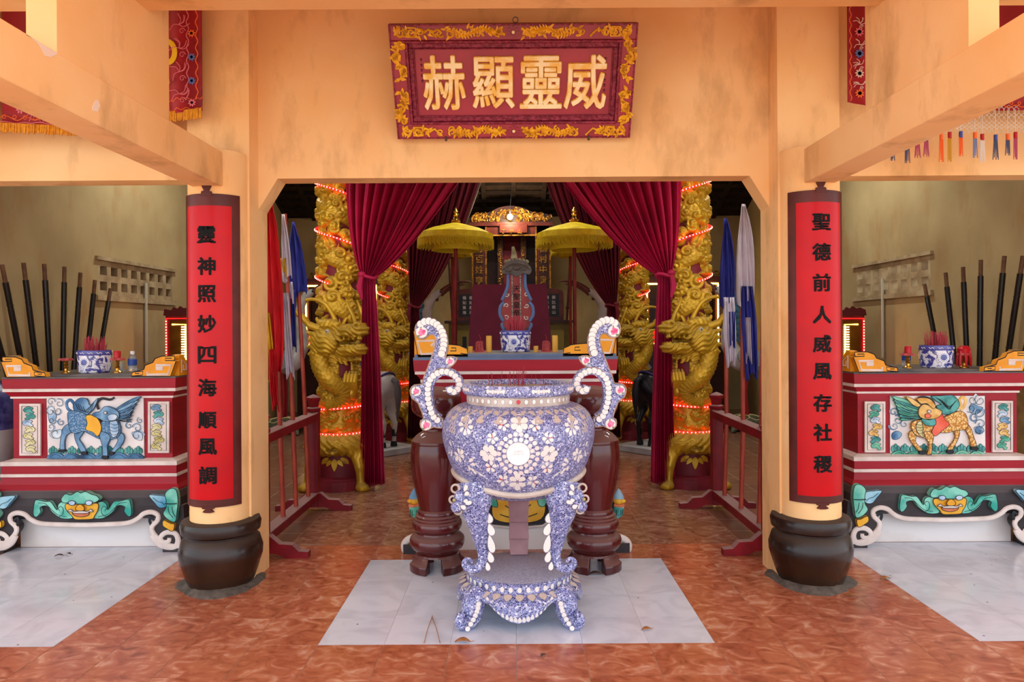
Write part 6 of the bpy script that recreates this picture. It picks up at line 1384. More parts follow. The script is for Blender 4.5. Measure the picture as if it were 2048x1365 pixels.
# ------------------------------------------------------------------ ceremonial parasols
par_y = M('parasol_yellow_silk', '#e6cc1c', .55, col2='#c9a50e', scale=14); par_f = M('parasol_fringe', '#dcc21a', .7, col2='#b8960c', scale=60, stretch=(8, 8, .5))
def parasol(loc, r, z, label, grp, lean=0.0, proto=None):
    t = thing('parasol', label, 'parasol', loc, 0, grp); t.rotation_euler = (0, lean, 0)
    MB().tube([(0, 0, 0), (0, 0, z + .18)], .020, 10).build('pole', M('parasol_pole_red', '#8e1c22', .4, col2='#6d1a1c', scale=9), t)
    MB().lathe([(.035, z + .15), (.05, z + .165), (.05, z + .18), (.03, z + .19), (.022, z + .22), (.03, z + .235), (.02, z + .25), (.028, z + .27), (.001, z + .32)], 16).build('finial', brass, t)
    can = MB().lathe([(r, z + .0), (r * .99, z + .03), (r * .7, z + .085), (r * .3, z + .13), (.03, z + .155)], 40, cap=False).build('canopy', par_y, t); sd = can.modifiers.new('thick', 'SOLIDIFY'); sd.thickness = .006
    fr = MB().lathe([(r * 1.0, z + .03), (r * 1.005, z - .02), (r, z - .05)], 40, cap=False).build('valance', par_y, t)
    f = MB()
    for k in range(150):
        a = 2 * PI * k / 150; f.tube([(r * 1.01 * math.cos(a), r * 1.01 * math.sin(a), z - .03), (r * 1.012 * math.cos(a + .01), r * 1.012 * math.sin(a + .01), z - .10 - .012 * (k % 3))], .006, 4)
    o = f.build('fringe', par_f, t); o['kind'] = 'stuff'
    m2 = MB().lathe([(r * .62, z + .02), (r * .63, z - .13), (r * .62, z - .15)], 32, cap=False).build('inner_valance', par_f, t)
    for k in range(8): a = 2 * PI * k / 8; MB().tube([(.02 * math.cos(a), .02 * math.sin(a), z - .02), (r * .98 * math.cos(a), r * .98 * math.sin(a), z + .02)], .006, 6).build('rib', rod_m, t)
    return t
parasol((P(908, 700, 7.7).x, 7.7, 0), .40, 2.42, 'yellow fringed parasol on red pole, white horse side, front pair', 'parasols', math.radians(.6))
parasol((P(1150, 700, 7.7).x, 7.7, 0), .40, 2.42, 'yellow fringed parasol on red pole, black horse side, front pair', 'parasols')
parasol((P(905, 700, 10.2).x, 10.25, 0), .27, 2.60, 'dim yellow parasol behind the front parasol, by the shrine, white horse side', 'parasols')
parasol((P(1142, 700, 10.2).x, 10.25, 0), .27, 2.60, 'dim yellow parasol behind the front parasol, by the shrine, black horse side', 'parasols')

# ------------------------------------------------------------------ spirit tablet, cloth covered altar, rear shrine
wood_d = M('dark_shrine_wood', '#3a1713', .4, col2='#271010', scale=8); wood_r = M('red_brown_wood', '#5c241c', .4, col2='#43170f', scale=9); gild = M('antique_gilding', '#a9792a', .4, metal=.5, col2='#5e3c14', scale=22, lo=.4, hi=.6)
def tablet():
    D = 6.3; t = thing('spirit_tablet', 'red spirit tablet with blue scalloped sides and carved dark cap behind incense pot', 'tablet', (P(1033, 660, D).x, D, 0)); q = lambda px, py: (P(px, py, D).x - t.location.x, P(px, py, D).z)
    half = [(1033, 545), (1052, 545), (1054, 575), (1064, 602), (1058, 604), (1066, 612), (1067, 632), (1060, 643), (1064, 650), (1056, 664), (1033, 664)]
    def both(sh): r = [(a, b) for a, b in sh]; l = [(2 * 1033 - a, b) for a, b in reversed(sh)]; return [q(*p) for p in r + l[1:-1]]
    pan = MB().prism(both(half), -.02, .02).build('panel', M('tablet_red', '#7d1c22', .45, col2='#9a3026', scale=7), t, smooth=False)
    for s in (-1, 1):
        for pts in ([(1050, 546), (1051, 575), (1062, 601)], [(1058, 605), (1065, 614), (1066, 630), (1059, 643)], [(1060, 647), (1062, 652), (1055, 664)]):
            MB().tube([(x * 1, -.02, z) for x, z in [q(1033 + s * (p[0] - 1033), p[1]) for p in smooth_path(pts, 5)]], .014, 8, up=(0, 1, 0)).build('blue_edge', M('tablet_blue', '#56709f', .5), t)
        MB().box(s * .036 - .004, s * .036 + .004, -.026, -.018, q(0, 650)[1], q(0, 552)[1]).build('pearl_strip', M('pearl_inlay', '#b9b2a0', .4, col2='#5c554b', scale=90, lo=.45, hi=.55), pan, smooth=False)
        for cy in (590, 612, 636):
            m = MB(); c = q(1033 + s * 20, cy); curl(m, c, .022, 1.1, 1 + cy, .005, s, -.024); m.build('scroll_inlay', altar_white, pan)
    for i, ch in enumerate('天聖皇帝'):
        V, Fs = glyph(ch, .055, .002, .01); c = q(1033, 578 + 16 * i); MB().add([(x + c[0], y - .022, z + c[1]) for x, y, z in V], Fs).build('character', ink, pan, smooth=False)
    cap = MB(); c = q(1033, 540); cap.prism(smooth_path([q(*p) for p in [(1003, 540), (1010, 530), (1022, 522), (1044, 522), (1056, 530), (1063, 540), (1058, 550), (1046, 548), (1033, 554), (1020, 548), (1008, 550)]], 4, True), -.06, .02); co = cap.build('carved_cap', M('cap_dark_bronze', '#3f3330', .4, col2='#5a4c46', scale=25), t, smooth=False)
    m = MB(); cc = q(1033, 537); m.sphere((cc[0], -.06, cc[1]), .03, 12, 8, (1.2, .6, .9))
    for s in (-1, 1): curl(m, (cc[0] + s * .075, cc[1] - .01), .03, 1.1, 0, .010, s, -.06)
    m.tube([(x, -.06, z) for x, z in smooth_path([q(1006, 541), q(1020, 532), q(1033, 530), q(1046, 532), q(1060, 541)], 4)], .008, 6, up=(0, 1, 0)); m.build('cap_carving', M('cap_bronze', '#54463f', .4), co)
    MB().tube([(q(1028, 525)[0], 0, q(0, 524)[1]), (q(1028, 512)[0], 0, q(0, 512)[1]), (q(1026, 504)[0], 0, q(0, 500)[1])], [.03, .022, .012], 10).build('flame_finial', M('finial_pale', '#a59a78', .5, col2='#7c7050', scale=15), co)
    for k in range(7): c = q(1012 + 7 * k, 524 - 3 * math.sin(k / 6 * PI)); MB().sphere((c[0], -.0, c[1]), .018, 8, 6).build('cap_bead', M('finial_pale'), co)
    MB().box(-.10, .10, -.05, .05, 1.18, q(0, 662)[1]).build('plinth', wood_r, t, smooth=False); MB().box(-.12, .12, -.07, .07, 0, 1.18).build('stand', wood_d, t, smooth=False)
tablet()
tb = thing('cloth_covered_table', 'tall offering table draped in plain maroon cloth behind the spirit tablet', 'table', (P(1020, 640, 7.3).x, 7.3, 0))
cv = MB(); hw1, hw0 = .36, .44; zt = 1.87; vs = []; fs = []; n = 48
for j, (z, f) in enumerate([(zt, 0), (zt - .02, .02), (1.4, .45), (.8, .8), (.02, 1)]):
    for k in range(n):
        a = 2 * PI * k / n; cx_, sy_ = math.cos(a), math.sin(a); m_ = max(abs(cx_), abs(sy_)); hw = hw1 + (hw0 - hw1) * f; w = 1 + .03 * f * math.sin(k * 5.1); vs.append((cx_ / m_ * hw * w, sy_ / m_ * .25 * w, z))
for j in range(4):
    for k in range(n): fs.append((j * n + k, j * n + (k + 1) % n, (j + 1) * n + (k + 1) % n, (j + 1) * n + k))
fs.append(tuple(range(n))); cv.add(vs, fs).build('cloth', M('maroon_cloth', '#6b1832', .75, col2='#5a1229', scale=4), tb, ang=60); MB().box(-.33, .33, -.22, .22, 0, zt - .01).build('table_body', wood_d, tb, smooth=False)
def shrine():
    D = 11.6; t = thing('rear_shrine', 'dark red lacquered shrine with gilt carved crest and gold couplets at back wall', 'shrine', (P(1022, 600, D).x, D, 0)); q = lambda px, py: (P(px, py, D).x - t.location.x, P(px, py, D).z)
    x0 = q(945, 500)[0]; x1 = q(1100, 500)[0]; ztop = q(0, 455)[1]
    MB().box(x0, x1, .55, .62, 0, ztop).build('back_panel', wood_d, t, smooth=False)
    for s, xa, xb in ((-1, 945, 972), (1, 1072, 1100)):
        a, b = q(xa, 500)[0], q(xb, 500)[0]; MB().box(a, b, .0, .10, 0, ztop).build('pillar', wood_r, t, smooth=False); 
        for e in (a, b): MB().box(e - .012, e + .012, -.012, .0, .9, ztop).build('gilt_edge', gild, t, smooth=False)
        bd = MB().box(a + .045, b - .045, -.03, .0, q(0, 600)[1], q(0, 475)[1]).build('couplet_board', wood_d, t, smooth=False)
        for i, ch in enumerate('恩百姓寧' if s < 0 else '德村中貴'):
            V, Fs = glyph(ch, .125, .004, .012); zc = q(0, 504 + 21 * i)[1]; MB().add([(x + (a + b) / 2, y - .035, z + zc) for x, y, z in V], Fs).build('character', gild, bd, smooth=False)
    for xc in (1000, 1047):
        a = q(xc, 500)[0]; m = MB(); rn = random.Random(xc)
        for k in range(34): curl(m, (a + rn.uniform(-.02, .02), 1.2 + (ztop - 1.35) * k / 34), .03, 1.1, rn.uniform(0, 6), .010, rn.choice((-1, 1)), .2)
        o_ = m.build('carved_strip', gild, t); o_['kind'] = 'stuff'; MB().box(a - .045, a + .045, .205, .25, .9, ztop).build('inner_post', wood_d, t, smooth=False)
    MB().box(q(1003, 0)[0], q(1044, 0)[0], .3, .33, .9, ztop).build('inner_curtain', M('shrine_curtain', '#5c0d1c', .7), t, smooth=False)
    MB().box(x0 - .05, x1 + .05, -.04, .3, ztop - .03, ztop + .03).build('cornice', wood_r, t, smooth=False); MB().box(x0, x1, .0, .06, q(0, 476)[1], ztop).build('frieze', wood_r, t, smooth=False); MB().box(x0, x1, -.02, .0, q(0, 476)[1] - .02, q(0, 476)[1]).build('gilt_edge', gild, t, smooth=False)
    pl = MB().box(q(996, 0)[0], q(1052, 0)[0], -.05, .0, q(0, 473)[1], q(0, 455)[1]).build('plaque', wood_r, t, smooth=False, bevel=.008)
    for i, ch in enumerate('丁字山'):
        V, Fs = glyph(ch, .07, .003, .01); c = q(1007 + 16 * i, 464); MB().add([(x + c[0], y - .053, z + c[1]) for x, y, z in V], Fs).build('character', gild, pl, smooth=False)
    m = MB(); rn = random.Random(4)
    crest = MB().prism(smooth_path([(x0 - .05, ztop + .03), (x0, ztop + .15), (x0 * .6, ztop + .19), (x0 * .3, ztop + .27), (0, ztop + .30), (x1 * .3, ztop + .27), (x1 * .6, ztop + .19), (x1, ztop + .15), (x1 + .05, ztop + .03)], 4), .0, .05).build('crest_board', wood_d, t, smooth=False)
    for k in range(90):
        x = rn.uniform(x0, x1); z = ztop + .06 + rn.uniform(0, 1) * (.10 + .12 * max(0, 1 - abs(x) / .4)); curl(m, (x, z), rn.uniform(.03, .05), 1.2, rn.uniform(0, 6), .012, rn.choice((-1, 1)), -.012)
    o_ = m.build('carved_crest', gild, t); o_['kind'] = 'stuff'
    MB().box(x0, x1, .05, .55, 0, .9).build('shrine_base', wood_d, t, smooth=False)
    return t
shrine()
bl = thing('light_bulb', 'bare glowing light bulb hanging before the gilt shrine crest', 'lamp', (P(1020, 434, 11.4).x, 11.4, P(1020, 434, 11.4).z))
MB().sphere((0, 0, 0), .045, 16, 12).build('bulb', M('bulb_glow', '#ffd9a0', .3, emit=28), bl); MB().tube([(0, 0, .04), (0, 0, .10)], .016, 10).build('socket', line_black, bl); MB().tube([(0, 0, .1), (.02, .0, .35), (.0, .02, .72)], .004, 6).build('wire', line_black, bl)
bp_ = bpy.data.lights.new('bulb_light', 'POINT'); bp_.energy = 28; bp_.color = (1, .74, .45); bp_.shadow_soft_size = .05; bo = bpy.data.objects.new('bulb_light', bp_); COL.objects.link(bo); bo.parent = bl; bo.location = (0, -.10, 0)
for s, txt in ((-1, '福如東海'), (1, '壽比南山')):                     # framed ancestral boards on cabinets
    D = 11.0; px = 938 if s < 0 else 1098; x = P(px, 600, D).x
    cb = thing('olive_cabinet', 'olive painted cabinet with dark top beside the shrine, %s crane side' % ('white horse' if s < 0 else 'black horse'), 'cabinet', (x + s * .06, D, 0))
    MB().box(-.24, .24, -.16, .16, 0, 1.52).build('body', M('olive_paint', '#6b5f25', .5, col2='#574c1c', scale=6), cb, smooth=False); MB().box(-.30, .30, -.20, .20, 1.52, 1.56).build('top', wood_d, cb, smooth=False)
    dr = MB().box(-.16, .16, -.175, -.16, .85, 1.42).build('door', M('olive_door', '#7d7030', .5), cb, smooth=False, bevel=.006); MB().box(-.03, .03, -.182, -.175, 1.08, 1.32).build('door_panel', line_black, dr, smooth=False)
    f = thing('framed_board', 'dark scalloped frame with pale inscription on the cabinet, %s side' % ('white horse' if s < 0 else 'black horse'), 'frame', (x + s * .02, D, 1.562))
    ol = smooth_path([(-.20, 0), (-.20, .38), (-.16, .46), (0, .49), (.16, .46), (.20, .38), (.20, 0)], 3); MB().prism(ol, -.03, .02).build('frame', wood_r, f, smooth=False); bd = MB().box(-.13, .13, -.035, -.02, .06, .40).build('board', line_black, f, smooth=False)
    for c in range(2):
        for r in range(4):
            V, Fs = glyph(txt[r], .055, .002); MB().add([(xx - .05 + .1 * c, yy - .036, zz + .35 - .075 * r) for xx, yy, zz in V], Fs).build('character', altar_white, bd, smooth=False)
for s in (-1, 1):                                                    # corner shrines with yellow LED frames
    D = 11.9; xa, xb = (612, 752) if s < 0 else (1294, 1436); a, b = P(xa, 600, D).x, P(xb, 600, D).x; c = (a + b) / 2; w = (b - a) / 2
    t = thing('corner_shrine', 'dark red corner shrine framed in yellow LED light, %s flags side' % ('red' if s < 0 else 'blue and white'), 'shrine', (c, D, 0)); z1, z0 = P(680, 572, D).z, P(680, 690, D).z
    MB().box(-w - .08, w + .08, -.25, .4, 0, z0 - .05).build('base_cabinet', wood_d, t, smooth=False); MB().box(-w - .1, w + .1, -.3, .45, z0 - .08, z0 - .03).build('counter', wood_r, t, smooth=False)
    MB().box(-w, w, .25, .32, z0, z1 + .1).build('back_panel', wood_d, t, smooth=False); MB().box(-w - .06, w + .06, .0, .3, z1 + .02, z1 + .12).build('lintel', wood_r, t, smooth=False)
    for x in (-w, w): MB().box(x - .04, x + .04, .02, .1, z0 - .03, z1 + .05).build('post', wood_r, t, smooth=False)
    yl = M('yellow_led_rope', '#ffd24a', .4, emit=5.0); dots = M('yellow_led_dot', '#fff0b0', .4, emit=14)
    lo = MB().tube([(-w, -.0, z0), (-w, -.0, z1), (w, -.0, z1), (w, -.0, z0), (-w, 0, z0)], .018, 6).build('led_frame', yl, t)
    d = MB()
    for k in range(36):
        for x in (-w, w): d.sphere((x, -.016, z0 + (z1 - z0) * k / 36), .010, 5, 4)
        d.sphere((-w + 2 * w * k / 36, -.016, z1), .010, 5, 4)
    do = d.build('led_dots', dots, lo); do['kind'] = 'stuff'
    MB().lathe([(.05, 0), (.05, .16), (.02, .2)], 14, (-w * .8, -.05, z0)).build('red_lamp', M('red_lamp_glow', '#e01010', .4, emit=1.2), t); MB().box(-w * .5, w * .5, -.26, -.25, z0 - .75, z0 - .2).build('gilt_panel', gild, t, smooth=False)
    m = MB(); rn = random.Random(s + 3)
    for k in range(30): curl(m, (rn.uniform(-w, w), z1 + .12 + rn.uniform(0, .08)), .05, 1.1, rn.uniform(0, 6), .014, rn.choice((-1, 1)), .05)
    o_ = m.build('carved_crest', gild, t); o_['kind'] = 'stuff'
# ceremonial long weapons standing near the back wall
wp = M('weapon_dark_pole', '#3b1712', .5); 
for px0, px1, D, lb, hd in ((897, 908, 11.3, 'slender dark red halberd pole leaning by the parasol, white horse side', 'blade'), (915, 921, 11.4, 'dark wooden staff with knobs leaning near the framed board, white horse side', 'knob'), (1141, 1131, 11.3, 'slender dark staff with small round head beside the parasol, black horse side', 'knob')):
    a = P(px0, 512, D); b = P(px1, 690, D); t = thing('ceremonial_staff', lb, 'staff', (b.x, D, 0)); dx = a.x - b.x
    pts = [(-dx * b.z / (a.z - b.z) * 0 , 0, 0), (dx * .0, 0, b.z), (dx, .0, a.z)]; MB().tube(pts, .018, 8).build('shaft', wp, t)
    if hd == 'knob': MB().sphere((dx, 0, a.z + .03), .05, 10, 8).build('knob', brass, t); MB().lathe([(.03, 0), (.03, .04)], 10, (dx * .4, 0, b.z + (a.z - b.z) * .4)).build('collar', wp, t)
    else: MB().prism([(dx - .02, a.z), (dx + .02, a.z), (dx + .06, a.z + .18), (dx, a.z + .32), (dx - .03, a.z + .15)], -.008, .008).build('blade', M('dull_iron'), t, smooth=False)
# ------------------------------------------------------------------ embroidered valances over the side bays
val_red = M('valance_red_silk', '#a30a16', .6, col2='#8c0612', scale=6, sheen=.3); fringe_m = M('gold_fringe', '#e59a1c', .6, col2='#c97c10', scale=50); thread_p = M('pink_thread', '#d9707a', .6); thread_o = M('orange_thread', '#e86a2c', .6); thread_b = M('blue_thread', '#5a6ea8', .6); thread_y = M('yellow_applique', '#e8b81e', .6)
def cloth(x0, x1, z0f, z1, y, folds, amp, mat, nm, parent, nu=60, nv=8):
    vs = []; fs = []
    for i in range(nu + 1):
        u = i / nu; x = x0 + (x1 - x0) * u; zb = z0f(u); f = amp * math.sin(u * 2 * PI * folds)
        for j in range(nv + 1): v = j / nv; vs.append((x, y + f * (.5 + .5 * v), z1 + (zb - z1) * v))
    for i in range(nu):
        for j in range(nv): a = i * (nv + 1) + j; fs.append((a, a + 1, a + nv + 2, a + nv + 1))
    o = MB().add(vs, fs).build(nm, mat, parent, ang=80); sd = o.modifiers.new('thick', 'SOLIDIFY'); sd.thickness = .004; return o
def stitch(x0, x1, zf, y, folds, amp, parent, mat, wob=.012, n=90, per=9):
    m = MB(); pts = []
    for i in range(n + 1):
        u = i / n; pts.append((x0 + (x1 - x0) * u, y + amp * math.sin(u * 2 * PI * folds) - .006, zf(u) + wob * math.sin(u * 2 * PI * per)))
    m.tube(pts, .0024, 4, up=(0, 1, 0)); return m.build('stitched_line', mat, parent)
def star(c, r, n, y, parent, mat):
    m = MB()
    for k in range(n): leaf(m, c, r, r * .42, 2 * PI * k / n + .2, y - .008, y - .003)
    return m.build('embroidered_flower', mat, parent)
def loops(x0, x1, zf, y, parent, mat, n, r=.010):
    m = MB()
    for k in range(n):
        u = (k + .5) / n; c = (x0 + (x1 - x0) * u, zf(u)); m.tube([(c[0] + r * math.cos(a), y - .007, c[1] + r * math.sin(a)) for a in np.linspace(0, 2 * PI, 9, endpoint=False)], .002, 4, closed=True, up=(0, 1, 0))
    o = m.build('stitched_loops', mat, parent); o['kind'] = 'stuff'; return o
def fringe(x0, x1, zf, y, l, parent):
    m = MB(); n = int((x1 - x0) / .008)
    for k in range(n):
        u = (k + .5) / n; x = x0 + (x1 - x0) * u; z = zf(u) + .012; m.tube([(x, y - .004, z), (x + random.uniform(-.003, .003), y - .006, z - l + random.uniform(-.006, .006))], .0045, 4)
    o = m.build('gold_fringe', fringe_m, parent); o['kind'] = 'stuff'
def spray(c, r, y, parent, mat, rn):
    m = MB()
    for k in range(5): a = rn.uniform(-.5, 3.6); m.tube(smooth_path([(c[0], y, c[1]), (c[0] + r * .5 * math.cos(a), y, c[1] + r * .5 * math.sin(a)), (c[0] + r * math.cos(a + .5), y, c[1] + r * math.sin(a + .5))], 3), .002, 4, up=(0, 1, 0))
    curl(m, (c[0] + r * .3, c[1] - r * .6), r * .3, 1.3, 0, .0022, 1, y); return m.build('embroidered_spray', mat, parent)
yv = 3.985
vl = thing('valance', 'red embroidered valance with gold fringe over the blue kylin altar bay', 'valance', (0, 0, 0))
for (x0, x1, zb) in ((-3.9, -2.845, lambda u: 2.552 + .01 * u), (-2.835, -1.92, lambda u: 2.575 - .05 * u)):
    o = cloth(x0, x1, zb, 3.30, yv - (.01 if x0 < -3 else 0), 3, .012, val_red, 'valance_cloth', vl); fringe(x0, x1, zb, yv - .012, .05, vl)
    for dz, mt in ((.018, thread_p), (.16, thread_p)): stitch(x0, x1, lambda u, dz=dz: zb(u) + dz, yv - .012, 3, .012, o, mt, .003)
    stitch(x0, x1, lambda u: zb(u) + .042, yv - .012, 3, .012, o, thread_o, .010, 120, 8); loops(x0, x1, lambda u: zb(u) + .044, yv - .02, o, thread_o, 16); stitch(x0, x1, lambda u: zb(u) + .14, yv - .012, 3, .012, o, thread_o, .008, 120, 7)
    rn = random.Random(2)
    for k in range(4): c = (x0 + (x1 - x0) * (k + .5) / 4, 2.66); star(c, .028, 8, yv - .012, o, (thread_p, thread_o)[k % 2]); spray((c[0] + .1, 2.64), .07, yv - .022, o, thread_p, rn)
x0, x1 = -1.955, -1.715; zb = lambda u: 2.615 + .03 * u
o = cloth(x0, x1, zb, 3.30, yv - .02, 1.5, .02, val_red, 'valance_drop', vl, 30); fringe(x0, x1, zb, yv - .03, .055, vl)
for dz in (.02, .075): stitch(x0, x1, lambda u, dz=dz: zb(u) + dz, yv - .02, 1.5, .02, o, thread_o, .006, 60, 5)
for xx, mt in ((-1.735, thread_o), (-1.785, thread_p)):
    m = MB(); m.tube([(xx + .006 * math.sin(z * 90), yv - .045, z) for z in np.linspace(2.70, 3.2, 80)], .0028, 4, up=(0, 1, 0)); m.build('stitched_line', mt, o)
rn = random.Random(8)
for i, z in enumerate((2.68, 2.80, 2.93, 3.06)): star((-1.76, z), .022, 8, yv - .045, o, (thread_p, thread_b, thread_b, thread_o)[i]); spray((-1.83, z + .05), .06, yv - .05, o, thread_p, rn)
m = MB(); m.tube([(-1.90 + .045 * math.sin(a), yv - .045, 2.96 + .06 * math.cos(a)) for a in np.linspace(-.6, 4, 16)], .016, 6, up=(0, 1, 0), flat=.3); m.tube([(-1.905, yv - .045, 2.81), (-1.885, yv - .045, 2.79)], [.02, .004], 6, up=(0, 1, 0)); m.build('yellow_applique', thread_y, o)
vr = thing('valance', 'red embroidered valance with net and coloured tassels over the yellow kylin altar bay', 'valance', (0, 0, 0))
x0, x1 = 2.16, 3.9; zb = lambda u: 2.66 - .035 * math.sin(min(1, u * 1.6) * PI * .75)
o = cloth(x0, x1, zb, 3.30, yv, 4, .012, val_red, 'valance_cloth', vr)
for dz, mt in ((.012, thread_o), (.13, thread_o)): stitch(x0, x1, lambda u, dz=dz: zb(u) + dz + .008, yv - .012, 4, .012, o, mt, .006, 200, 26); loops(x0, x1, lambda u, dz=dz: zb(u) + dz + .02, yv - .02, o, mt, 40, .008)
for k in range(5): c = (x0 + .35 * k + .2, 2.70); star(c, .036, 10, yv - .012, o, thread_o); spray((c[0] - .14, 2.70), .07, yv - .022, o, M('pale_thread', '#d8b8a8', .6), rn)
x0d, x1d = 1.855, 1.975
o2 = cloth(x0d, x1d, lambda u: 2.665 + .012 * math.cos(u * PI), 3.30, yv, 1, .008, val_red, 'valance_drop', vr, 24)
for xx, mt in ((1.868, thread_o), (1.962, thread_p)):
    m = MB(); m.tube([(xx + .005 * math.sin(z * 110), yv - .014, z) for z in np.linspace(2.68, 3.25, 110)], .0026, 4, up=(0, 1, 0)); m.build('stitched_line', mt, o2)
for i, z in enumerate((2.72, 2.83, 2.94, 3.06)): star((1.915, z), .026, 9, yv - .012, o2, (thread_o, M('pale_thread'), thread_b, thread_p)[i]); spray((1.915, z + .05), .035, yv - .018, o2, M('pale_thread'), rn)
tcols = [thread_o, M('white_net', '#d9cfc4', .7), M('grey_tassel', '#51566e', .7), M('mauve_tassel', '#b0506a', .7), M('mustard_net', '#c8952c', .7), M('blue_grey_tassel', '#7f88a8', .7)]
net = MB()
for k in range(60):
    xa = 2.2 + 1.65 * k / 60
    for sg in (-1, 1):
        pts = [(xa + sg * .028 * math.sin(q * 1.2) + sg * .004 * q, yv - .002, 2.655 - .022 * q) for q in range(8)]; net.tube(pts, .0014, 4, up=(0, 1, 0))
no = net.build('string_net', tcols[1], vr); no['kind'] = 'stuff'
for k in range(27):
    x = 1.99 + .062 * k + .012 * math.sin(k * 2.3); c = (0, 5, 2, 2, 3, 3, 0, 4, 0, 5, 1, 2, 2, 3, 3, 4, 4)[k % 17]; ztop = 2.50 + .01 * math.sin(k); zb_ = 2.355 + .02 * math.sin(k * 1.7)
    ts = MB(); 
    for q in range(5): ts.tube([(x + (q - 2) * .004, yv - .004, ztop - .03), (x + (q - 2) * .006 + .004 * math.sin(k + q), yv - .004, zb_ + .012 * (q % 2))], [.0035, .0025], 4)
    to = ts.build('tassel', tcols[c], vr); MB().tube([(x, yv - .004, ztop), (x, yv - .004, ztop - .035)], .010, 8).build('tassel_bead', (thread_o, M('red_bead', '#b01a20', .5), M('blue_bead', '#3f4a90', .5))[k % 3], to); MB().tube([(x, yv - .003, ztop), (x, yv - .003, 2.63)], .0016, 4).build('tassel_cord', tcols[1], to)

# ------------------------------------------------------------------ lacquered poles fanned in a rack along each side wall
bam = M('black_lacquer_bamboo', '#14100f', .3, col2='#1f1815', scale=6); bam_top = M('brown_pole_end', '#6e4a32', .6, col2='#54351f', scale=14); rack_w = M('pole_stand_wood', '#6a4c26', .6, col2='#8a6a3a', scale=8)
PL = [((-44, 545), (5, 713)), ((4, 530), (41, 713)), ((47, 526), (73, 732)), ((88.5, 528), (100, 738)), ((129, 534), (126, 727)), ((161, 546), (150, 708)), ((190, 561), (177, 689)), ((221, 578), (203, 687))]
PR = [((1849, 569), (1872, 667)), ((1891, 546), (1906.6, 700)), ((1926, 534.5), (1933, 700)), ((1961.6, 520), (1959, 731)), ((2009, 512), (1987, 725)), ((2046, 512), (2016, 708)), ((2092, 530), (2050, 700))]
ords = ['first', 'second', 'third', 'fourth', 'fifth', 'sixth', 'seventh', 'eighth']
def on_wall(px, py, X):
    D = 6.0
    for _ in range(4): D = X * F / ((px - CX) - ROLL * (py - CY))
    return P(px, py, D)
for s, L_ in ((-1, PL), (1, PR)):
    X = s * 3.80; seq = list(reversed(L_)) if s < 0 else L_; ys = []
    for a, b in seq:
        A = on_wall(*a, X); B = on_wall(*b, X); ys.append((A + (B - A) * ((A.z - .10) / (A.z - B.z))).y)
    ys[0] = max(ys[0], ys[1] + .06)
    for i in range(1, len(ys)): ys[i] = min(ys[i], ys[i - 1] - .056)
    for i, (a, b) in enumerate(seq):
        A = on_wall(*a, X); B = on_wall(*b, X); k = (A.z - .10) / (A.z - B.z); base = A + (B - A) * k; base.y = ys[i]
        t = thing('lacquered_pole', '%s black lacquered pole from the vent block, %s kylin side' % (ords[i], 'blue' if s < 0 else 'yellow'), 'pole', (X, base.y, .10), 0, 'black poles on the %s kylin side' % ('blue' if s < 0 else 'yellow'))
        d = A - base; L0 = d.length; e = d / L0; pts = []; rr = []
        n = 40
        for q in range(n + 1): u = q / n * .93; pts.append(e * (L0 * u)); rr.append(.0235 * (1.0 - .07 * u) * (.93 if q % 9 == 0 else 1.0))
        MB().tube(pts, rr, 10, up=(0, 1, 0)).build('bamboo', bam, t); MB().tube([e * (L0 * .925), e * L0], .0165, 10, up=(0, 1, 0)).build('pole_end', bam_top, t)
        for q in (9, 18, 27, 36): MB().tube([pts[q] - e * .004, pts[q] + e * .004], rr[q + 1] * 1.06, 10, up=(0, 1, 0)).build('node_ring', bam, t)
    st = thing('pole_stand', 'stepped wooden stand holding the black poles, %s kylin side' % ('blue' if s < 0 else 'yellow'), 'stand', (X, 6.05, 0)); m = MB()
    MB().box(-.12, .12, -.6, .6, 0, .095).build('stand_base', rack_w, st, smooth=False)
    for q in (-1, 1): MB().box(q * .10 - .015, q * .10 + .015, -.62, .62, 1.0, 1.06).build('stand_rail', rack_w, st, smooth=False)
    for q in (-1, 1): MB().box(-.115, .115, q * .60 - .03, q * .60 + .03, .09, 1.06).build('stand_post', rack_w, st, smooth=False)

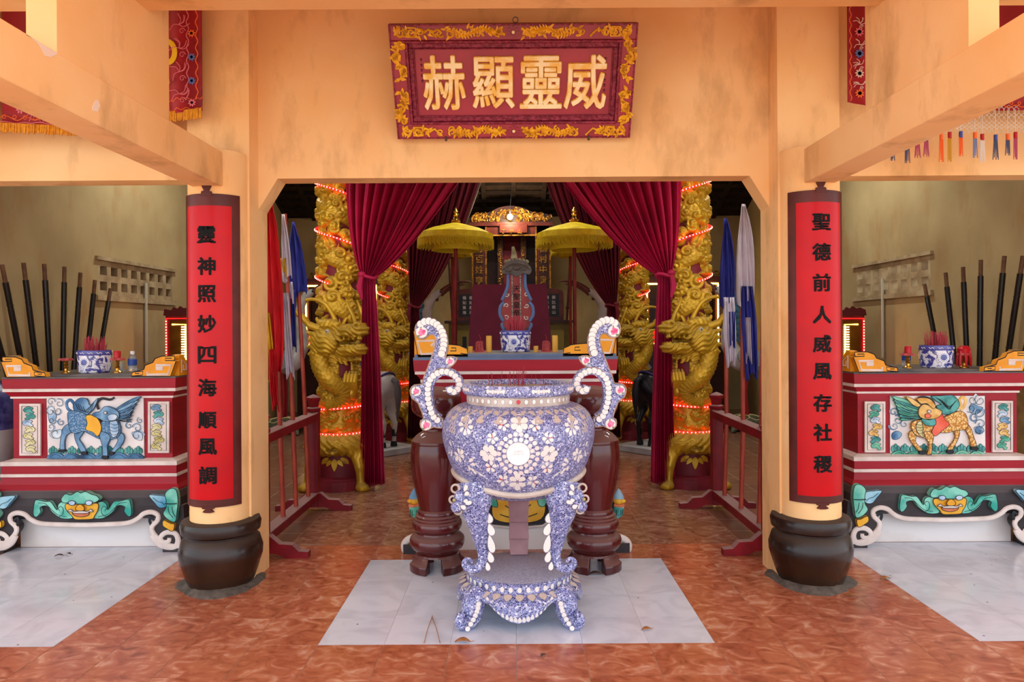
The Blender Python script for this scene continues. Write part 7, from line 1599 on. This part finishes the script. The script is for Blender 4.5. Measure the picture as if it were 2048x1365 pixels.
# ------------------------------------------------------------------ small shrines with red and yellow LED frames in the side bays
glow_y = M('amber_mirror', '#8a5a1c', .25, metal=.7, col2='#5c3410', scale=5)
for s in (-1, 1):
    D = 7.6; xa, xb = (336, 385) if s < 0 else (1676, 1724); a, b = P(xa, 650, D).x, P(xb, 650, D).x; c = (a + b) / 2; w = (b - a) / 2; z1, z0 = P((xa + xb) / 2, 634, D).z, P((xa + xb) / 2, 720, D).z
    tb = thing('lantern_table', 'dark wooden stand under the LED shrine box, %s kylin side' % ('blue' if s < 0 else 'yellow'), 'stand', (c, D, 0)); MB().box(-w - .05, w + .05, -.12, .14, z0 - .06, z0 - .02).build('top', wood_d, tb, smooth=False)
    for i in (-1, 1):
        for j in (-1, 1): MB().box(i * (w + .02) - .02, i * (w + .02) + .02, j * .10 - .02, j * .10 + .02, 0, z0 - .06).build('leg', wood_d, tb, smooth=False)
    t = thing('led_shrine_box', 'small red shrine box framed in red and yellow LEDs, %s kylin side' % ('blue' if s < 0 else 'yellow'), 'shrine', (c, D, z0 - .018)); h = z1 - z0
    MB().box(-w - .015, w + .015, -.02, .13, 0, h + .04).build('case', wood_r, t, smooth=False); MB().box(-w + .03, w - .03, -.028, -.02, .02, h - .02).build('mirror_panel', glow_y, t, smooth=False)
    cr = MB(); cr.prism([(-w - .03, h + .03), (-w - .02, h + .10), (-w * .6, h + .085), (-w * .4, h + .12), (-w * .1, h + .10), (w * .1, h + .13), (w * .4, h + .105), (w * .7, h + .115), (w + .02, h + .09), (w + .03, h + .03)], -.04, -.01); cr.build('carved_crest', M('crest_dark_red', '#5a0f12', .5), t, smooth=False)
    ro = MB().tube([(-w, -.035, .0), (-w, -.035, h), (w, -.035, h), (w, -.035, 0)], .009, 6).build('red_led_frame', M('red_led_rope'), t); d = MB()
    for k in range(15): 
        for x in (-w, w): d.sphere((x, -.042, h * k / 15), .007, 6, 4)
    do = d.build('led_dots', led_dot, ro); do['kind'] = 'stuff'
    xs = -s * (w * .55); yo = MB().tube([(-xs, -.033, h * .86), (xs, -.033, h * .86), (xs, -.033, .0)], .008, 6).build('yellow_led_frame', M('yellow_led_rope'), t); d = MB()
    for k in range(15): d.sphere((xs, -.04, h * .86 * k / 15), .009, 6, 4); d.tube([(xs, -.036, h * .86 * k / 15), (xs - (xs / abs(xs)) * .045, -.034, h * .86 * k / 15)], .004, 4)
    do = d.build('led_dots', M('yellow_led_dot'), yo); do['kind'] = 'stuff'
# large floor vase at the end of the blue kylin altar
t = thing('floor_vase', 'large blue and white floor vase at the end of the blue kylin altar', 'vase', (-3.76, 5.05, 0)); k_ = smooth_path([(.13, 0), (.15, .05), (.14, .12), (.19, .45), (.235, .75), (.225, .95), (.15, 1.05), (.10, 1.10), (.12, 1.16)], 4)
MB().lathe([q for q in k_ if q[1] < .78], 32).build('lower_body', M('vase_pale', '#a8a2a0', .3, col2='#bdb8b6', scale=5), t); MB().lathe([(r * 1.002, z) for r, z in k_ if z > .72], 32).build('upper_body', M('vase_blue', '#2f2f66', .3, col2='#5a5a8f', scale=18), t)

# ------------------------------------------------------------------ hall tube lamps above the door head: side aisle pair, the rest added fill
tube_glow = M('tube_glow', '#f2fff4', .4, emit=8.0); fix_m = M('lamp_fixture', '#d8d8d4', .5)
def tube_lamp(loc, rz, watts, label, col=(1.0, .96, .86)):
    t = thing('tube_lamp', label, 'lamp', loc, rz); MB().box(-.62, .62, -.04, .04, .0, .05).build('housing', fix_m, t, smooth=False); MB().tube([(-.58, 0, -.03), (.58, 0, -.03)], .014, 10).build('tube', tube_glow, t)
    for x in (-.59, .59): MB().box(x - .015, x + .015, -.02, .02, -.045, .0).build('end_cap', fix_m, t, smooth=False)
    for x in (-.4, .4): MB().tube([(x, 0, .05), (x, 0, ((3.4 + .439 * (loc[1] - 4.2)) if loc[1] < 8.3 else (5.2 - .413 * (loc[1] - 8.3))) - loc[2] + .02)], .004, 6).build('hanger', fix_m, t)
    l = bpy.data.lights.new('tube_light', 'AREA'); l.shape = 'RECTANGLE'; l.size = 1.16; l.size_y = .05; l.energy = watts; l.color = col; o = bpy.data.objects.new('tube_light', l); COL.objects.link(o); o.parent = t; o.location = (0, 0, -.05)
for s in (-1, 1):
    tube_lamp((s * 3.1, 7.6, 3.75), PI / 2, 22, 'ceiling tube lamp over the %s kylin side aisle' % ('blue' if s < 0 else 'yellow'), (.98, 1.0, .90))
    tube_lamp((s * 1.9, 5.3, 3.05), 0, 10, 'ceiling tube lamp behind the door head over the %s flag rack' % ('red' if s < 0 else 'blue'))  # unseen pair, like the two below, added to fill the hall
tube_lamp((0, 7.6, 3.95), 0, 18, 'ceiling tube lamp over the middle aisle'); tube_lamp((0, 10.4, 3.75), 0, 12, 'ceiling tube lamp before the rear shrine')

# ------------------------------------------------------------------ leaves and twigs on the floor
dry = M('dry_leaf', '#b57a45', .8, col2='#8f5a2e', scale=30); dryd = M('brown_leaf', '#5c4238', .85)
def dry_leaf(px, py, l, rz, label, mat=dry):
    v = (py - CY) + ROLL * (px - CX); D = F * H / v; p = P(px, py, D); t = thing('dry_leaf', label, 'leaf', (p.x, p.y, .003), rz); n = 10; vs = []; fs = []
    for i in range(n + 1):
        u = i / n; w = .28 * l * math.sin(PI * u) ** .8; z = .012 * math.sin(u * 3) * (l / .05) * .6
        for q in (-1, 0, 1): vs.append(((u - .5) * l, q * w, z + (.004 if q else 0) * (l / .05)))
    for i in range(n):
        for q in range(2): fs.append((i * 3 + q, i * 3 + q + 1, i * 3 + q + 4, i * 3 + q + 3))
    o = MB().add(vs, fs).build('blade', mat, t, ang=60); sd = o.modifiers.new('thick', 'SOLIDIFY'); sd.thickness = .001; MB().tube([(.45 * l, 0, .004), (.75 * l, .01, .002)], .0012, 5).build('stalk', mat, t)
dry_leaf(1293, 1262, .05, .2, 'curled orange dry leaf on the white tiles beside the urn'); dry_leaf(1700, 1194, .05, -.3, 'pale dry leaf on the mortar ring by the dark jar'); dry_leaf(1086, 1314, .032, .8, 'small brown leaf on the red tiles in front of the urn', dryd); dry_leaf(1770, 1160, .06, .1, 'brown dry leaf at the edge of the side white tiles')
dry_leaf(118, 1114, .05, .3, 'dark brown shrivelled leaf on white tiles before the blue kylin altar', dryd); dry_leaf(137, 1110, .04, -.5, 'second dark brown leaf on white tiles, touching the shrivelled one', dryd); dry_leaf(1190, 1151, .07, .1, 'brown dry leaf between the feet of a turned jar', dryd); dry_leaf(925, 1287, .07, .0, 'long dry leaf on the grout line in front of the urn stand')
v = (1290 - CY); p0 = P(848, 1288, F * H / (1288 - CY)); p1 = P(864, 1236, F * H / (1236 - CY)); p2 = P(880, 1288, F * H / (1288 - CY))
t = thing('twig', 'thin forked twig lying on the white tiles before the urn', 'twig', (p1.x, p1.y, .004)); MB().tube([(0, .02, 0), (0, 0, 0), ((p0.x - p1.x) * .5 - .002, (p0.y - p1.y) * .5, .004), (p0.x - p1.x, p0.y - p1.y, 0)], .0018, 5).build('branch', dry, t); MB().tube([(0, 0, 0), ((p2.x - p1.x) * .5 + .003, (p2.y - p1.y) * .5, .004), (p2.x - p1.x, p2.y - p1.y, 0)], .0018, 5).build('branch', dry, t)
